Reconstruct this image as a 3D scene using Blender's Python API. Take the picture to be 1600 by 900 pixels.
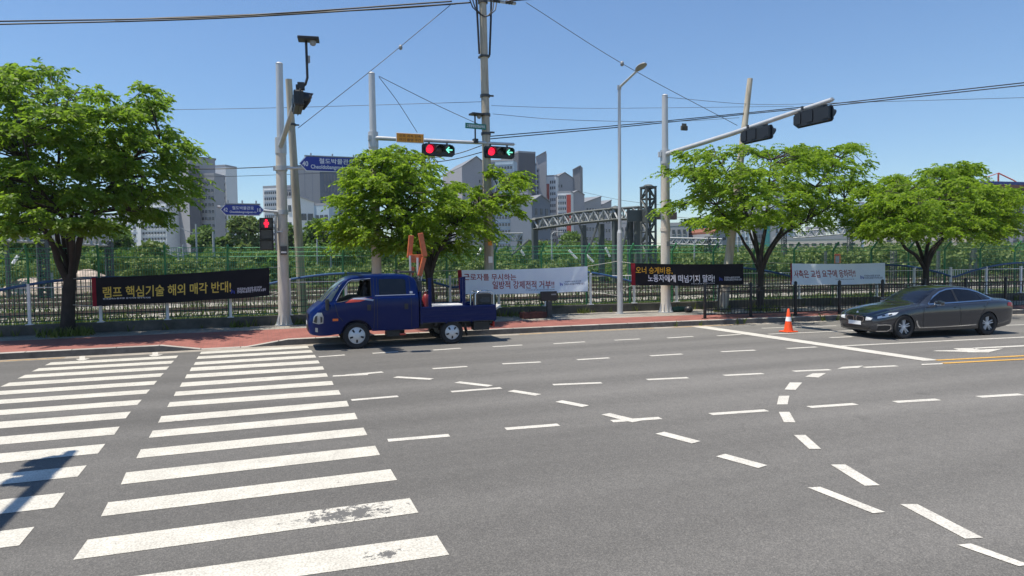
import bpy, bmesh, math, random
import numpy as np
from mathutils import Vector, Matrix
from mathutils.bvhtree import BVHTree

for o in list(bpy.data.objects):
    bpy.data.objects.remove(o)
SC = bpy.context.scene
COL = SC.collection
R = math.radians

# ------------------------------------------------------------------ camera
EYE = np.array([0.0, 0.0, 2.3])
YAW, PITCH, ROLL, FPX = 0.3559, -0.0399, -0.012, 1067.0
_f = np.array([math.sin(YAW)*math.cos(PITCH), math.cos(YAW)*math.cos(PITCH), math.sin(PITCH)])
_r = np.array([math.cos(YAW), -math.sin(YAW), 0.0])
_u = np.cross(_r, _f)
_c, _s = math.cos(ROLL), math.sin(ROLL)
FWD, RGT, UPV = _f, _c*_r + _s*_u, _c*_u - _s*_r
cam_data = bpy.data.cameras.new('camera')
cam_data.sensor_width = 36.0
cam_data.lens = FPX/1600*36
cam_data.clip_start = 0.1
cam_data.clip_end = 4000
cam = bpy.data.objects.new('camera', cam_data)
COL.objects.link(cam)
M = Matrix(((RGT[0], UPV[0], -FWD[0], EYE[0]), (RGT[1], UPV[1], -FWD[1], EYE[1]), (RGT[2], UPV[2], -FWD[2], EYE[2]), (0, 0, 0, 1)))
cam.matrix_world = M
SC.camera = cam

# ------------------------------------------------------------------ light
SUN = Vector((-0.335, 0.03, 1.0)).normalized()
world = bpy.data.worlds.new('World')
SC.world = world
world.use_nodes = True
wn = world.node_tree
wn.nodes.clear()
sky = wn.nodes.new('ShaderNodeTexSky')
sky.sky_type = 'NISHITA'
sky.sun_disc = False
sky.sun_elevation = math.asin(SUN.z)
sky.sun_rotation = R(-85)
sky.altitude = 250
sky.air_density = 1.28
sky.dust_density = 0.05
sky.ozone_density = 10.0
bg = wn.nodes.new('ShaderNodeBackground')
bg.inputs['Strength'].default_value = 0.092
wo = wn.nodes.new('ShaderNodeOutputWorld')
wn.links.new(sky.outputs[0], bg.inputs[0])
wn.links.new(bg.outputs[0], wo.inputs[0])
sl = bpy.data.lights.new('sun', 'SUN')
sl.energy = 4.6
sl.angle = R(0.53)
sl.color = (1.0, 0.92, 0.79)
so = bpy.data.objects.new('sun', sl)
so.rotation_euler = SUN.to_track_quat('Z', 'Y').to_euler()
so.location = (0, 0, 60)
COL.objects.link(so)
SC.view_settings.view_transform = 'Standard'
SC.view_settings.look = 'None'
SC.view_settings.exposure = 0.6
SC.view_settings.gamma = 1.0
SC.view_settings.use_curve_mapping = False
SC.cycles.max_bounces = 6
SC.cycles.transparent_max_bounces = 12

# ------------------------------------------------------------------ where things stand
def _ray(px, py):
    return FWD + (px-800)/FPX*RGT - (py-450)/FPX*UPV
def at(px, py, Y):
    d = _ray(px, py)
    return EYE + d*(Y/d[1])
def gp(px, py, z=0.0):
    d = _ray(px, py)
    return EYE + d*((z-EYE[2])/d[2])

def bend(x):
    if x < 4: return 0.0
    if x < 22: return -0.0043*(x-4)**2
    return -0.0043*18**2 - 0.155*(x-22)
def kerbY(x): return 20.15 + bend(x)
def wallY(x): return 25.05 + bend(x)

# ------------------------------------------------------------------ materials
def mat(name, col, rough=0.6, metal=0.0, spec=0.5, noise=0.0, nscale=8.0, col2=None, bump=0.0, bscale=60.0, coat=0.0,
        trans=0.0, emit=None, estr=0.0, stretch=None):
    m = bpy.data.materials.new(name)
    m.use_nodes = True
    nt = m.node_tree
    b = nt.nodes['Principled BSDF']
    b.inputs['Base Color'].default_value = (*col, 1)
    b.inputs['Roughness'].default_value = rough
    b.inputs['Metallic'].default_value = metal
    b.inputs['Specular IOR Level'].default_value = spec
    b.inputs['Coat Weight'].default_value = coat
    b.inputs['Coat Roughness'].default_value = 0.05
    if emit:
        b.inputs['Emission Color'].default_value = (*emit, 1)
        b.inputs['Emission Strength'].default_value = estr
    tc = None
    if noise or col2 or bump:
        tc = nt.nodes.new('ShaderNodeTexCoord')
        src = tc.outputs['Object']
        if stretch:
            mp = nt.nodes.new('ShaderNodeMapping')
            mp.inputs['Scale'].default_value = stretch
            nt.links.new(src, mp.inputs[0]); src = mp.outputs[0]
    if noise or col2:
        n = nt.nodes.new('ShaderNodeTexNoise')
        n.inputs['Scale'].default_value = nscale
        n.inputs['Detail'].default_value = 6
        n.inputs['Roughness'].default_value = 0.65
        nt.links.new(src, n.inputs['Vector'])
        cr = nt.nodes.new('ShaderNodeValToRGB')
        c2 = col2 or tuple(c*(1-noise) for c in col)
        c1 = col if col2 else tuple(min(1, c*(1+noise)) for c in col)
        cr.color_ramp.elements[0].position = 0.35
        cr.color_ramp.elements[1].position = 0.68
        cr.color_ramp.elements[0].color = (*c1, 1)
        cr.color_ramp.elements[1].color = (*c2, 1)
        nt.links.new(n.outputs['Fac'], cr.inputs['Fac'])
        nt.links.new(cr.outputs['Color'], b.inputs['Base Color'])
    if bump:
        n2 = nt.nodes.new('ShaderNodeTexNoise')
        n2.inputs['Scale'].default_value = bscale
        n2.inputs['Detail'].default_value = 4
        nt.links.new(src, n2.inputs['Vector'])
        bp = nt.nodes.new('ShaderNodeBump')
        bp.inputs['Strength'].default_value = bump
        bp.inputs['Distance'].default_value = 0.02
        nt.links.new(n2.outputs['Fac'], bp.inputs['Height'])
        nt.links.new(bp.outputs['Normal'], b.inputs['Normal'])
    if trans:
        out = nt.nodes['Material Output']
        t = nt.nodes.new('ShaderNodeBsdfTranslucent')
        t.inputs['Color'].default_value = (*col, 1)
        mx = nt.nodes.new('ShaderNodeMixShader')
        mx.inputs[0].default_value = trans
        nt.links.new(b.outputs[0], mx.inputs[1])
        nt.links.new(t.outputs[0], mx.inputs[2])
        nt.links.new(mx.outputs[0], out.inputs[0])
    return m

def leaf_mat(name, dark, light, tcol, trans=0.35):
    m = bpy.data.materials.new(name)
    m.use_nodes = True
    nt = m.node_tree
    b = nt.nodes['Principled BSDF']
    b.inputs['Roughness'].default_value = 0.5
    b.inputs['Specular IOR Level'].default_value = 0.18
    g = nt.nodes.new('ShaderNodeNewGeometry')
    cr = nt.nodes.new('ShaderNodeValToRGB')
    cr.color_ramp.elements[0].color = (*dark, 1)
    cr.color_ramp.elements[1].color = (*light, 1)
    nt.links.new(g.outputs['Random Per Island'], cr.inputs['Fac'])
    nt.links.new(cr.outputs[0], b.inputs['Base Color'])
    t = nt.nodes.new('ShaderNodeBsdfTranslucent')
    t.inputs['Color'].default_value = (*tcol, 1)
    mx = nt.nodes.new('ShaderNodeMixShader')
    mx.inputs[0].default_value = trans
    nt.links.new(b.outputs[0], mx.inputs[1])
    nt.links.new(t.outputs[0], mx.inputs[2])
    nt.links.new(mx.outputs[0], nt.nodes['Material Output'].inputs[0])
    return m

def asphalt_mat():
    m = bpy.data.materials.new('asphalt')
    m.use_nodes = True
    nt = m.node_tree
    N = nt.nodes.new
    L = nt.links.new
    b = nt.nodes['Principled BSDF']
    b.inputs['Roughness'].default_value = 0.85
    b.inputs['Specular IOR Level'].default_value = 0.3
    g = N('ShaderNodeNewGeometry')
    # aggregate speckle
    v = N('ShaderNodeTexVoronoi'); v.inputs['Scale'].default_value = 105
    L(g.outputs['Position'], v.inputs['Vector'])
    cr = N('ShaderNodeValToRGB')
    cr.color_ramp.elements[0].color = (0.094, 0.092, 0.088, 1)
    cr.color_ramp.elements[1].color = (0.188, 0.181, 0.168, 1)
    cr.color_ramp.elements[0].position = 0.1
    cr.color_ramp.elements[1].position = 0.95
    e = cr.color_ramp.elements.new(0.55); e.color = (0.128, 0.124, 0.118, 1)
    L(v.outputs['Color'], cr.inputs['Fac'])
    # broad wear
    n1 = N('ShaderNodeTexNoise'); n1.inputs['Scale'].default_value = 0.5; n1.inputs['Detail'].default_value = 5
    mp = N('ShaderNodeMapping'); mp.inputs['Scale'].default_value = (0.10, 1.5, 1)
    L(g.outputs['Position'], mp.inputs[0]); L(mp.outputs[0], n1.inputs['Vector'])
    r1 = N('ShaderNodeMapRange'); r1.inputs['From Min'].default_value = 0.3; r1.inputs['From Max'].default_value = 0.72
    r1.inputs['To Min'].default_value = 0.84; r1.inputs['To Max'].default_value = 1.2
    L(n1.outputs['Fac'], r1.inputs['Value'])
    n2 = N('ShaderNodeTexNoise'); n2.inputs['Scale'].default_value = 5; n2.inputs['Detail'].default_value = 8; n2.inputs['Roughness'].default_value = 0.7
    L(g.outputs['Position'], n2.inputs['Vector'])
    r2 = N('ShaderNodeMapRange'); r2.inputs['From Min'].default_value = 0.3; r2.inputs['From Max'].default_value = 0.7
    r2.inputs['To Min'].default_value = 0.92; r2.inputs['To Max'].default_value = 1.08
    L(n2.outputs['Fac'], r2.inputs['Value'])
    mu = N('ShaderNodeMath'); mu.operation = 'MULTIPLY'
    L(r1.outputs[0], mu.inputs[0]); L(r2.outputs[0], mu.inputs[1])
    # dark oil spots
    n3 = N('ShaderNodeTexNoise'); n3.inputs['Scale'].default_value = 0.9; n3.inputs['Detail'].default_value = 3
    L(g.outputs['Position'], n3.inputs['Vector'])
    r3 = N('ShaderNodeMapRange'); r3.inputs['From Min'].default_value = 0.68; r3.inputs['From Max'].default_value = 0.78
    r3.inputs['To Min'].default_value = 1.0; r3.inputs['To Max'].default_value = 0.72
    L(n3.outputs['Fac'], r3.inputs['Value'])
    mu2 = N('ShaderNodeMath'); mu2.operation = 'MULTIPLY'
    L(mu.outputs[0], mu2.inputs[0]); L(r3.outputs[0], mu2.inputs[1])
    sx = N('ShaderNodeSeparateXYZ'); L(g.outputs['Position'], sx.inputs[0])
    rx = N('ShaderNodeMapRange'); rx.interpolation_type = 'SMOOTHSTEP'
    rx.inputs['From Min'].default_value = 0.5; rx.inputs['From Max'].default_value = 9; rx.inputs['To Min'].default_value = 0.84; rx.inputs['To Max'].default_value = 1.06
    L(sx.outputs['X'], rx.inputs['Value'])
    # tyre-darkened wheel paths along the lanes
    wv = N('ShaderNodeTexWave'); wv.bands_direction = 'Y'; wv.inputs['Scale'].default_value = 0.19; wv.inputs['Distortion'].default_value = 2.5; wv.inputs['Detail'].default_value = 2; wv.inputs['Detail Scale'].default_value = 0.4
    L(g.outputs['Position'], wv.inputs['Vector'])
    rw = N('ShaderNodeMapRange'); rw.inputs['To Min'].default_value = 0.93; rw.inputs['To Max'].default_value = 1.05
    L(wv.outputs['Fac'], rw.inputs['Value'])
    mu3 = N('ShaderNodeMath'); mu3.operation = 'MULTIPLY'; L(rx.outputs[0], mu3.inputs[0]); L(rw.outputs[0], mu3.inputs[1])
    # hairline cracks
    nk = N('ShaderNodeTexNoise'); nk.inputs['Scale'].default_value = 0.7; nk.inputs['Detail'].default_value = 7
    L(g.outputs['Position'], nk.inputs['Vector'])
    vk = N('ShaderNodeVectorMath'); vk.operation = 'MULTIPLY_ADD'; vk.inputs[1].default_value = (1.6, 1.6, 0); L(nk.outputs['Color'], vk.inputs[0]); L(g.outputs['Position'], vk.inputs[2])
    ck = N('ShaderNodeTexVoronoi'); ck.feature = 'DISTANCE_TO_EDGE'; ck.inputs['Scale'].default_value = 0.17
    L(vk.outputs[0], ck.inputs['Vector'])
    rk = N('ShaderNodeMapRange'); rk.inputs['From Min'].default_value = 0.0; rk.inputs['From Max'].default_value = 0.0022; rk.inputs['To Min'].default_value = 0.84; rk.inputs['To Max'].default_value = 1
    L(ck.outputs['Distance'], rk.inputs['Value'])
    mu4 = N('ShaderNodeMath'); mu4.operation = 'MULTIPLY'; L(mu3.outputs[0], mu4.inputs[0]); L(rk.outputs[0], mu4.inputs[1])
    mu5 = N('ShaderNodeMath'); mu5.operation = 'MULTIPLY'; L(mu2.outputs[0], mu5.inputs[0]); L(mu4.outputs[0], mu5.inputs[1]); mu2 = mu5
    vm = N('ShaderNodeVectorMath'); vm.operation = 'SCALE'
    L(cr.outputs[0], vm.inputs[0]); L(mu2.outputs[0], vm.inputs['Scale'])
    L(vm.outputs[0], b.inputs['Base Color'])
    bp = N('ShaderNodeBump'); bp.inputs['Strength'].default_value = 0.3; bp.inputs['Distance'].default_value = 0.01
    L(v.outputs['Distance'], bp.inputs['Height']); L(bp.outputs[0], b.inputs['Normal'])
    return m

def paint_mat(name, col, worn=((0, 0, 0.01),), thr=0.615):
    """road paint: cracked and worn through to the asphalt in places"""
    m = bpy.data.materials.new(name)
    m.use_nodes = True
    nt = m.node_tree
    N = nt.nodes.new
    L = nt.links.new
    b = nt.nodes['Principled BSDF']
    b.inputs['Roughness'].default_value = 0.7
    b.inputs['Specular IOR Level'].default_value = 0.3
    g = N('ShaderNodeNewGeometry')
    n = N('ShaderNodeTexNoise'); n.inputs['Scale'].default_value = 9; n.inputs['Detail'].default_value = 9; n.inputs['Roughness'].default_value = 0.8
    L(g.outputs['Position'], n.inputs['Vector'])
    add = n.outputs['Fac']
    for (x, y, rad, amt) in worn:
        d = N('ShaderNodeVectorMath'); d.operation = 'DISTANCE'
        mp = N('ShaderNodeMapping'); mp.inputs['Scale'].default_value = (1, 2.2, 1)
        L(g.outputs['Position'], mp.inputs[0])
        L(mp.outputs[0], d.inputs[0]); d.inputs[1].default_value = (x, y*2.2, 0)
        r = N('ShaderNodeMapRange'); r.inputs['From Min'].default_value = 0; r.inputs['From Max'].default_value = rad
        r.inputs['To Min'].default_value = amt; r.inputs['To Max'].default_value = 0
        L(d.outputs['Value'], r.inputs['Value'])
        a = N('ShaderNodeMath'); a.operation = 'ADD'
        L(add, a.inputs[0]); L(r.outputs[0], a.inputs[1])
        add = a.outputs[0]
    mk = N('ShaderNodeMapRange'); mk.inputs['From Min'].default_value = thr; mk.inputs['From Max'].default_value = thr+0.035
    L(add, mk.inputs['Value'])
    n2 = N('ShaderNodeTexNoise'); n2.inputs['Scale'].default_value = 3; n2.inputs['Detail'].default_value = 6
    L(g.outputs['Position'], n2.inputs['Vector'])
    cr = N('ShaderNodeValToRGB')
    cr.color_ramp.elements[0].position = 0.3; cr.color_ramp.elements[1].position = 0.7
    cr.color_ramp.elements[0].color = tuple(c*0.82 for c in col)+(1,)
    cr.color_ramp.elements[1].color = (*col, 1)
    L(n2.outputs['Fac'], cr.inputs['Fac'])
    ng = N('ShaderNodeTexNoise'); ng.inputs['Scale'].default_value = 55; ng.inputs['Detail'].default_value = 4
    L(g.outputs['Position'], ng.inputs['Vector'])
    rg = N('ShaderNodeMapRange'); rg.inputs['From Min'].default_value = 0.35; rg.inputs['From Max'].default_value = 0.6; rg.inputs['To Min'].default_value = 0.72; rg.inputs['To Max'].default_value = 1.06
    L(ng.outputs['Fac'], rg.inputs['Value'])
    # fine cracks
    vc = N('ShaderNodeTexVoronoi'); vc.feature = 'DISTANCE_TO_EDGE'; vc.inputs['Scale'].default_value = 5
    L(g.outputs['Position'], vc.inputs['Vector'])
    rc = N('ShaderNodeMapRange'); rc.inputs['From Min'].default_value = 0.0; rc.inputs['From Max'].default_value = 0.03
    rc.inputs['To Min'].default_value = 0.88; rc.inputs['To Max'].default_value = 1
    L(vc.outputs['Distance'], rc.inputs['Value'])
    gm = N('ShaderNodeMath'); gm.operation = 'MULTIPLY'; L(rc.outputs[0], gm.inputs[0]); L(rg.outputs[0], gm.inputs[1])
    sc = N('ShaderNodeVectorMath'); sc.operation = 'SCALE'
    L(cr.outputs[0], sc.inputs[0]); L(gm.outputs[0], sc.inputs['Scale'])
    mix = N('ShaderNodeMix'); mix.data_type = 'RGBA'
    L(mk.outputs[0], mix.inputs['Factor']); L(sc.outputs[0], mix.inputs['A'])
    mix.inputs['B'].default_value = (0.11, 0.108, 0.105, 1)
    L(mix.outputs['Result'], b.inputs['Base Color'])
    return m

def brick_mat(name, c1, c2, mortar, scale, w=0.5, h=0.25):
    m = bpy.data.materials.new(name)
    m.use_nodes = True
    nt = m.node_tree
    N = nt.nodes.new
    L = nt.links.new
    b = nt.nodes['Principled BSDF']
    b.inputs['Roughness'].default_value = 0.85
    b.inputs['Specular IOR Level'].default_value = 0.25
    g = N('ShaderNodeNewGeometry')
    t = N('ShaderNodeTexBrick')
    t.inputs['Color1'].default_value = (*c1, 1); t.inputs['Color2'].default_value = (*c2, 1)
    t.inputs['Mortar'].default_value = (*mortar, 1)
    t.inputs['Scale'].default_value = scale; t.inputs['Brick Width'].default_value = w; t.inputs['Row Height'].default_value = h
    t.inputs['Mortar Size'].default_value = 0.015
    L(g.outputs['Position'], t.inputs['Vector'])
    n = N('ShaderNodeTexNoise'); n.inputs['Scale'].default_value = 1.3; n.inputs['Detail'].default_value = 8; n.inputs['Roughness'].default_value = 0.7
    L(g.outputs['Position'], n.inputs['Vector'])
    r = N('ShaderNodeMapRange'); r.inputs['From Min'].default_value = 0.3; r.inputs['From Max'].default_value = 0.7
    r.inputs['To Min'].default_value = 0.72; r.inputs['To Max'].default_value = 1.2
    L(n.outputs['Fac'], r.inputs['Value'])
    s = N('ShaderNodeVectorMath'); s.operation = 'SCALE'
    L(t.outputs['Color'], s.inputs[0]); L(r.outputs[0], s.inputs['Scale'])
    L(s.outputs[0], b.inputs['Base Color'])
    return m

MT = {}
MT['asphalt'] = asphalt_mat()
_w1, _w2 = gp(545, 803), gp(600, 868)
MT['paint'] = paint_mat('white road paint', (0.56, 0.54, 0.48), ((_w1[0], _w1[1], 0.70, 0.235), (_w2[0], _w2[1], 0.24, 0.25)))
MT['paint2'] = paint_mat('white lane paint', (0.58, 0.56, 0.51), (), 0.63)
MT['yellow_paint'] = paint_mat('yellow road paint', (0.62, 0.36, 0.09), (), 0.66)
MT['faded_yellow'] = paint_mat('faded yellow paint', (0.42, 0.27, 0.11), (), 0.52)
MT['kerb'] = brick_mat('kerb granite', (0.38, 0.355, 0.32), (0.32, 0.30, 0.27), (0.10, 0.095, 0.085), 1.0, 1.0, 50.0)
MT['kerb_face'] = mat('shade-darkened kerb face', (0.12, 0.11, 0.10), 0.85, noise=0.3, nscale=4, bump=0.3, bscale=80)  # same granite as the top; the upright face's shade is painted into its colour
MT['gutter'] = mat('gutter concrete', (0.27, 0.245, 0.21), 0.85, noise=0.22, nscale=2.5, bump=0.2)
MT['red_paver'] = brick_mat('red paver', (0.28, 0.108, 0.088), (0.235, 0.09, 0.074), (0.17, 0.088, 0.076), 2.2)
MT['grey_paver'] = brick_mat('grey paver', (0.30, 0.28, 0.25), (0.25, 0.235, 0.21), (0.15, 0.14, 0.12), 1.6)
MT['near_paver'] = brick_mat('near paver', (0.28, 0.27, 0.25), (0.24, 0.23, 0.21), (0.15, 0.14, 0.12), 1.6)
MT['wall_conc'] = mat('stained concrete', (0.085, 0.08, 0.068), 0.9, noise=0.4, nscale=1.6, bump=0.3, bscale=40)
MT['earth'] = mat('dry earth', (0.21, 0.17, 0.11), 0.95, col2=(0.075, 0.10, 0.035), nscale=0.35, bump=0.3, bscale=6)
MT['verge'] = mat('verge grass', (0.05, 0.085, 0.018), 0.95, col2=(0.11, 0.12, 0.045), nscale=0.8, bump=0.5, bscale=25)
MT['ballast'] = mat('track ballast', (0.31, 0.29, 0.255), 0.95, noise=0.3, nscale=3, bump=0.8, bscale=14)
MT['rail'] = mat('rusty rail', (0.16, 0.115, 0.085), 0.55, metal=0.3, noise=0.3)
MT['sleeper'] = mat('concrete sleeper', (0.30, 0.28, 0.25), 0.9, noise=0.2)
MT['galv'] = mat('galvanised steel', (0.50, 0.51, 0.52), 0.5, metal=0.35, noise=0.10, nscale=3, stretch=(1, 1, 0.3))
MT['pole_tan'] = mat('tan painted steel', (0.56, 0.51, 0.45), 0.6, noise=0.14, nscale=3, stretch=(2, 2, 0.4))
MT['pole_conc'] = mat('spun concrete pole', (0.40, 0.36, 0.29), 0.85, noise=0.30, nscale=2.2, stretch=(3, 3, 0.35), bump=0.2)
MT['black'] = mat('black plastic', (0.016, 0.017, 0.019), 0.45)
MT['housing'] = mat('signal housing', (0.014, 0.016, 0.020), 0.4)
MT['black_iron'] = mat('black painted iron', (0.014, 0.014, 0.015), 0.5)
MT['wire'] = mat('black cable', (0.015, 0.015, 0.018), 0.6)
MT['wire_grey'] = mat('grey wire', (0.10, 0.11, 0.125), 0.6)
MT['white_post'] = mat('white post paint', (0.76, 0.76, 0.76), 0.5, noise=0.10, nscale=4)
MT['blue_rail'] = mat('blue rail paint', (0.03, 0.085, 0.21), 0.45, noise=0.12)
MT['dark_bar'] = mat('dark bar paint', (0.022, 0.026, 0.034), 0.5)
MT['green_fence'] = mat('green fence coating', (0.045, 0.24, 0.10), 0.5, noise=0.15)
MT['green_wire'] = mat('green fence wire', (0.09, 0.36, 0.19), 0.55)
MT['bark'] = mat('zelkova bark', (0.034, 0.028, 0.025), 0.9, noise=0.35, nscale=6, bump=0.6, bscale=18, stretch=(1, 1, 0.4))
MT['leaf_dark'] = leaf_mat('deep green leaf', (0.062, 0.132, 0.018), (0.150, 0.225, 0.03), (0.27, 0.44, 0.035), 0.48)
MT['leaf'] = leaf_mat('fresh green leaf', (0.080, 0.160, 0.015), (0.185, 0.265, 0.024), (0.32, 0.50, 0.03), 0.48)
MT['leaf_far'] = leaf_mat('distant leaf', (0.045, 0.100, 0.025), (0.14, 0.21, 0.05), (0.16, 0.28, 0.04), 0.3)
MT['leaf_pale'] = leaf_mat('pale shrub leaf', (0.075, 0.125, 0.030), (0.19, 0.24, 0.075), (0.17, 0.26, 0.05), 0.25)
MT['weed'] = leaf_mat('weed blade', (0.07, 0.11, 0.02), (0.17, 0.19, 0.05), (0.16, 0.22, 0.03), 0.3)

# ------------------------------------------------------------------ mesh builder
class MB:
    def __init__(s):
        s.v = []; s.f = []; s.mi = []
    def add(s, verts, faces, mi=0):
        k = len(s.v)
        s.v += [tuple(p) for p in verts]
        s.f += [tuple(i+k for i in f) for f in faces]
        s.mi += [mi]*len(faces)
        return s
    def box(s, c, size, rot=None, mi=0):
        hx, hy, hz = size[0]/2, size[1]/2, size[2]/2
        P = [Vector((x, y, z)) for x in (-hx, hx) for y in (-hy, hy) for z in (-hz, hz)]
        if rot is not None: P = [rot @ p for p in P]
        c = Vector(c)
        return s.add([p+c for p in P], [(0, 1, 3, 2), (4, 6, 7, 5), (0, 4, 5, 1), (2, 3, 7, 6), (0, 2, 6, 4), (1, 5, 7, 3)], mi)
    def bbox(s, c, size, b=0.01, rot=None, mi=0):
        bm = bmesh.new()
        bmesh.ops.create_cube(bm, size=1)
        for v in bm.verts: v.co = Vector((v.co.x*size[0], v.co.y*size[1], v.co.z*size[2]))
        bmesh.ops.bevel(bm, geom=list(bm.edges), offset=b, segments=2, affect='EDGES', profile=0.6)
        c = Vector(c)
        P = [(rot @ v.co if rot is not None else v.co)+c for v in bm.verts]
        bm.verts.index_update()
        F = [[v.index for v in f.verts] for f in bm.faces]
        bm.free()
        return s.add(P, F, mi)
    def tube(s, pts, rad, n=8, cap=True, mi=0):
        pts = [Vector(p) for p in pts]
        if not hasattr(rad, '__len__'): rad = [rad]*len(pts)
        t0 = (pts[1]-pts[0]).normalized()
        ref = Vector((0, 0, 1)) if abs(t0.z) < 0.9 else Vector((1, 0, 0))
        a = t0.cross(ref).normalized()
        V = []
        for i, p in enumerate(pts):
            t = (pts[min(i+1, len(pts)-1)]-pts[max(i-1, 0)]).normalized()
            a = (a - t*a.dot(t)).normalized()
            b = t.cross(a)
            for k in range(n):
                w = 2*math.pi*k/n
                V.append(p + (a*math.cos(w)+b*math.sin(w))*rad[i])
        F = []
        for i in range(len(pts)-1):
            for k in range(n):
                F.append((i*n+k, i*n+(k+1) % n, (i+1)*n+(k+1) % n, (i+1)*n+k))
        if cap:
            F.append(tuple(range(n-1, -1, -1)))
            F.append(tuple((len(pts)-1)*n+k for k in range(n)))
        return s.add(V, F, mi)
    def lathe(s, prof, c, axis='z', n=24, mi=0):
        """prof: list of (radius, along-axis)"""
        V = []
        for (r, h) in prof:
            for k in range(n):
                w = 2*math.pi*k/n
                p = (r*math.cos(w), r*math.sin(w), h)
                if axis == 'y': p = (p[0], p[2], p[1])
                elif axis == 'x': p = (p[2], p[0], p[1])
                V.append(Vector(p)+Vector(c))
        F = [(i*n+k, i*n+(k+1) % n, (i+1)*n+(k+1) % n, (i+1)*n+k) for i in range(len(prof)-1) for k in range(n)]
        return s.add(V, F, mi)
    def disc(s, r, c, axis='y', n=20, mi=0, h=0.0):
        V = []
        for k in range(n):
            w = 2*math.pi*k/n
            p = (r*math.cos(w), r*math.sin(w), 0)
            if axis == 'y': p = (p[0], 0, p[1])
            elif axis == 'x': p = (0, p[0], p[1])
            V.append(Vector(p)+Vector(c))
        return s.add(V, [tuple(range(n))], mi)
    def prism(s, poly, t, axis='y', c=(0, 0, 0), mi=0):
        """poly of 2D points extruded t along an axis, centred on c"""
        V = []
        for h in (-t/2, t/2):
            for (a, b) in poly:
                p = {'y': (a, h, b), 'x': (h, a, b), 'z': (a, b, h)}[axis]
                V.append(Vector(p)+Vector(c))
        n = len(poly)
        F = [tuple(range(n)), tuple(range(2*n-1, n-1, -1))]
        F += [(k, n+k, n+(k+1) % n, (k+1) % n) for k in range(n)]
        return s.add(V, F, mi)
    def build(s, name, m, parent=None, origin=(0, 0, 0), smooth=None, loc=None):
        o = Vector(origin)
        me = bpy.data.meshes.new(name)
        me.from_pydata([tuple(Vector(p)-o) for p in s.v], [], s.f)
        ms = m if isinstance(m, (list, tuple)) else [m]
        for q in ms: me.materials.append(MT[q] if isinstance(q, str) else q)
        if len(ms) > 1: me.polygons.foreach_set('material_index', s.mi)
        bm = bmesh.new(); bm.from_mesh(me)
        bmesh.ops.recalc_face_normals(bm, faces=bm.faces)
        if len(bm.faces) > 200 and all(e.is_manifold for e in bm.edges) and bm.calc_volume(signed=True) < 0: bmesh.ops.reverse_faces(bm, faces=bm.faces)
        bm.to_mesh(me); bm.free()
        if smooth:
            me.shade_smooth()
            me.set_sharp_from_angle(angle=R(smooth))
        ob = bpy.data.objects.new(name, me)
        COL.objects.link(ob)
        if parent is not None:
            ob.parent = parent
        elif loc is not None:
            ob.location = loc
        elif origin != (0, 0, 0):
            ob.location = o
        return ob

def raw_mesh(name, V, F, m, parent=None):
    """numpy vertex and quad arrays as one mesh"""
    me = bpy.data.meshes.new(name)
    me.vertices.add(len(V)); me.vertices.foreach_set('co', np.asarray(V, np.float32).ravel())
    nf = len(F); k = F.shape[1]
    me.loops.add(nf*k); me.loops.foreach_set('vertex_index', np.asarray(F, np.int32).ravel())
    me.polygons.add(nf); me.polygons.foreach_set('loop_start', np.arange(0, nf*k, k, dtype=np.int32))
    me.update(calc_edges=True); me.validate()
    me.materials.append(MT[m] if isinstance(m, str) else m)
    ob = bpy.data.objects.new(name, me)
    COL.objects.link(ob)
    if parent is not None: ob.parent = parent
    return ob

def tag(o, label=None, cat=None, group=None, kind=None):
    if label: o['label'] = label
    if cat: o['category'] = cat
    if group: o['group'] = group
    if kind: o['kind'] = kind
    return o
def struct(o):
    o['kind'] = 'structure'; return o
def thing(name, label, cat, loc=(0, 0, 0), rz=0.0, group=None):
    e = bpy.data.objects.new(name, None)
    e.empty_display_size = 0.3
    COL.objects.link(e)
    e.location = loc
    e.rotation_euler = (0, 0, rz)
    return tag(e, label, cat, group)
def copy_tree(o, parent=None):
    c = o.copy(); COL.objects.link(c)
    if parent is not None: c.parent = parent
    for ch in list(o.children): copy_tree(ch, c)
    return c

_tc = {}
def text2d(body):
    """lettering outline scaled to a unit box: x 0..1, y 0..1, plus its aspect"""
    if body in _tc: return _tc[body]
    c = bpy.data.curves.new('lettering', 'FONT')
    c.body = body
    c.offset = 0.013
    c.resolution_u = 3
    ob = bpy.data.objects.new('lettering', c)
    COL.objects.link(ob)
    dg = bpy.context.evaluated_depsgraph_get()
    me = bpy.data.meshes.new_from_object(ob.evaluated_get(dg))
    V = np.array([v.co[:2] for v in me.vertices])
    F = [tuple(p.vertices) for p in me.polygons]
    bpy.data.objects.remove(ob); bpy.data.curves.remove(c); bpy.data.meshes.remove(me)
    lo, hi = V.min(0), V.max(0)
    _tc[body] = ((V-lo)/(hi-lo), F, (hi[0]-lo[0])/(hi[1]-lo[1]))
    return _tc[body]
def lettering(mb, body, fn, mi=0):
    """fn maps (0..1, 0..1) across the text's box to a 3-D point"""
    V, F, _ = text2d(body)
    return mb.add([fn(a, b) for a, b in V], F, mi)

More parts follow.
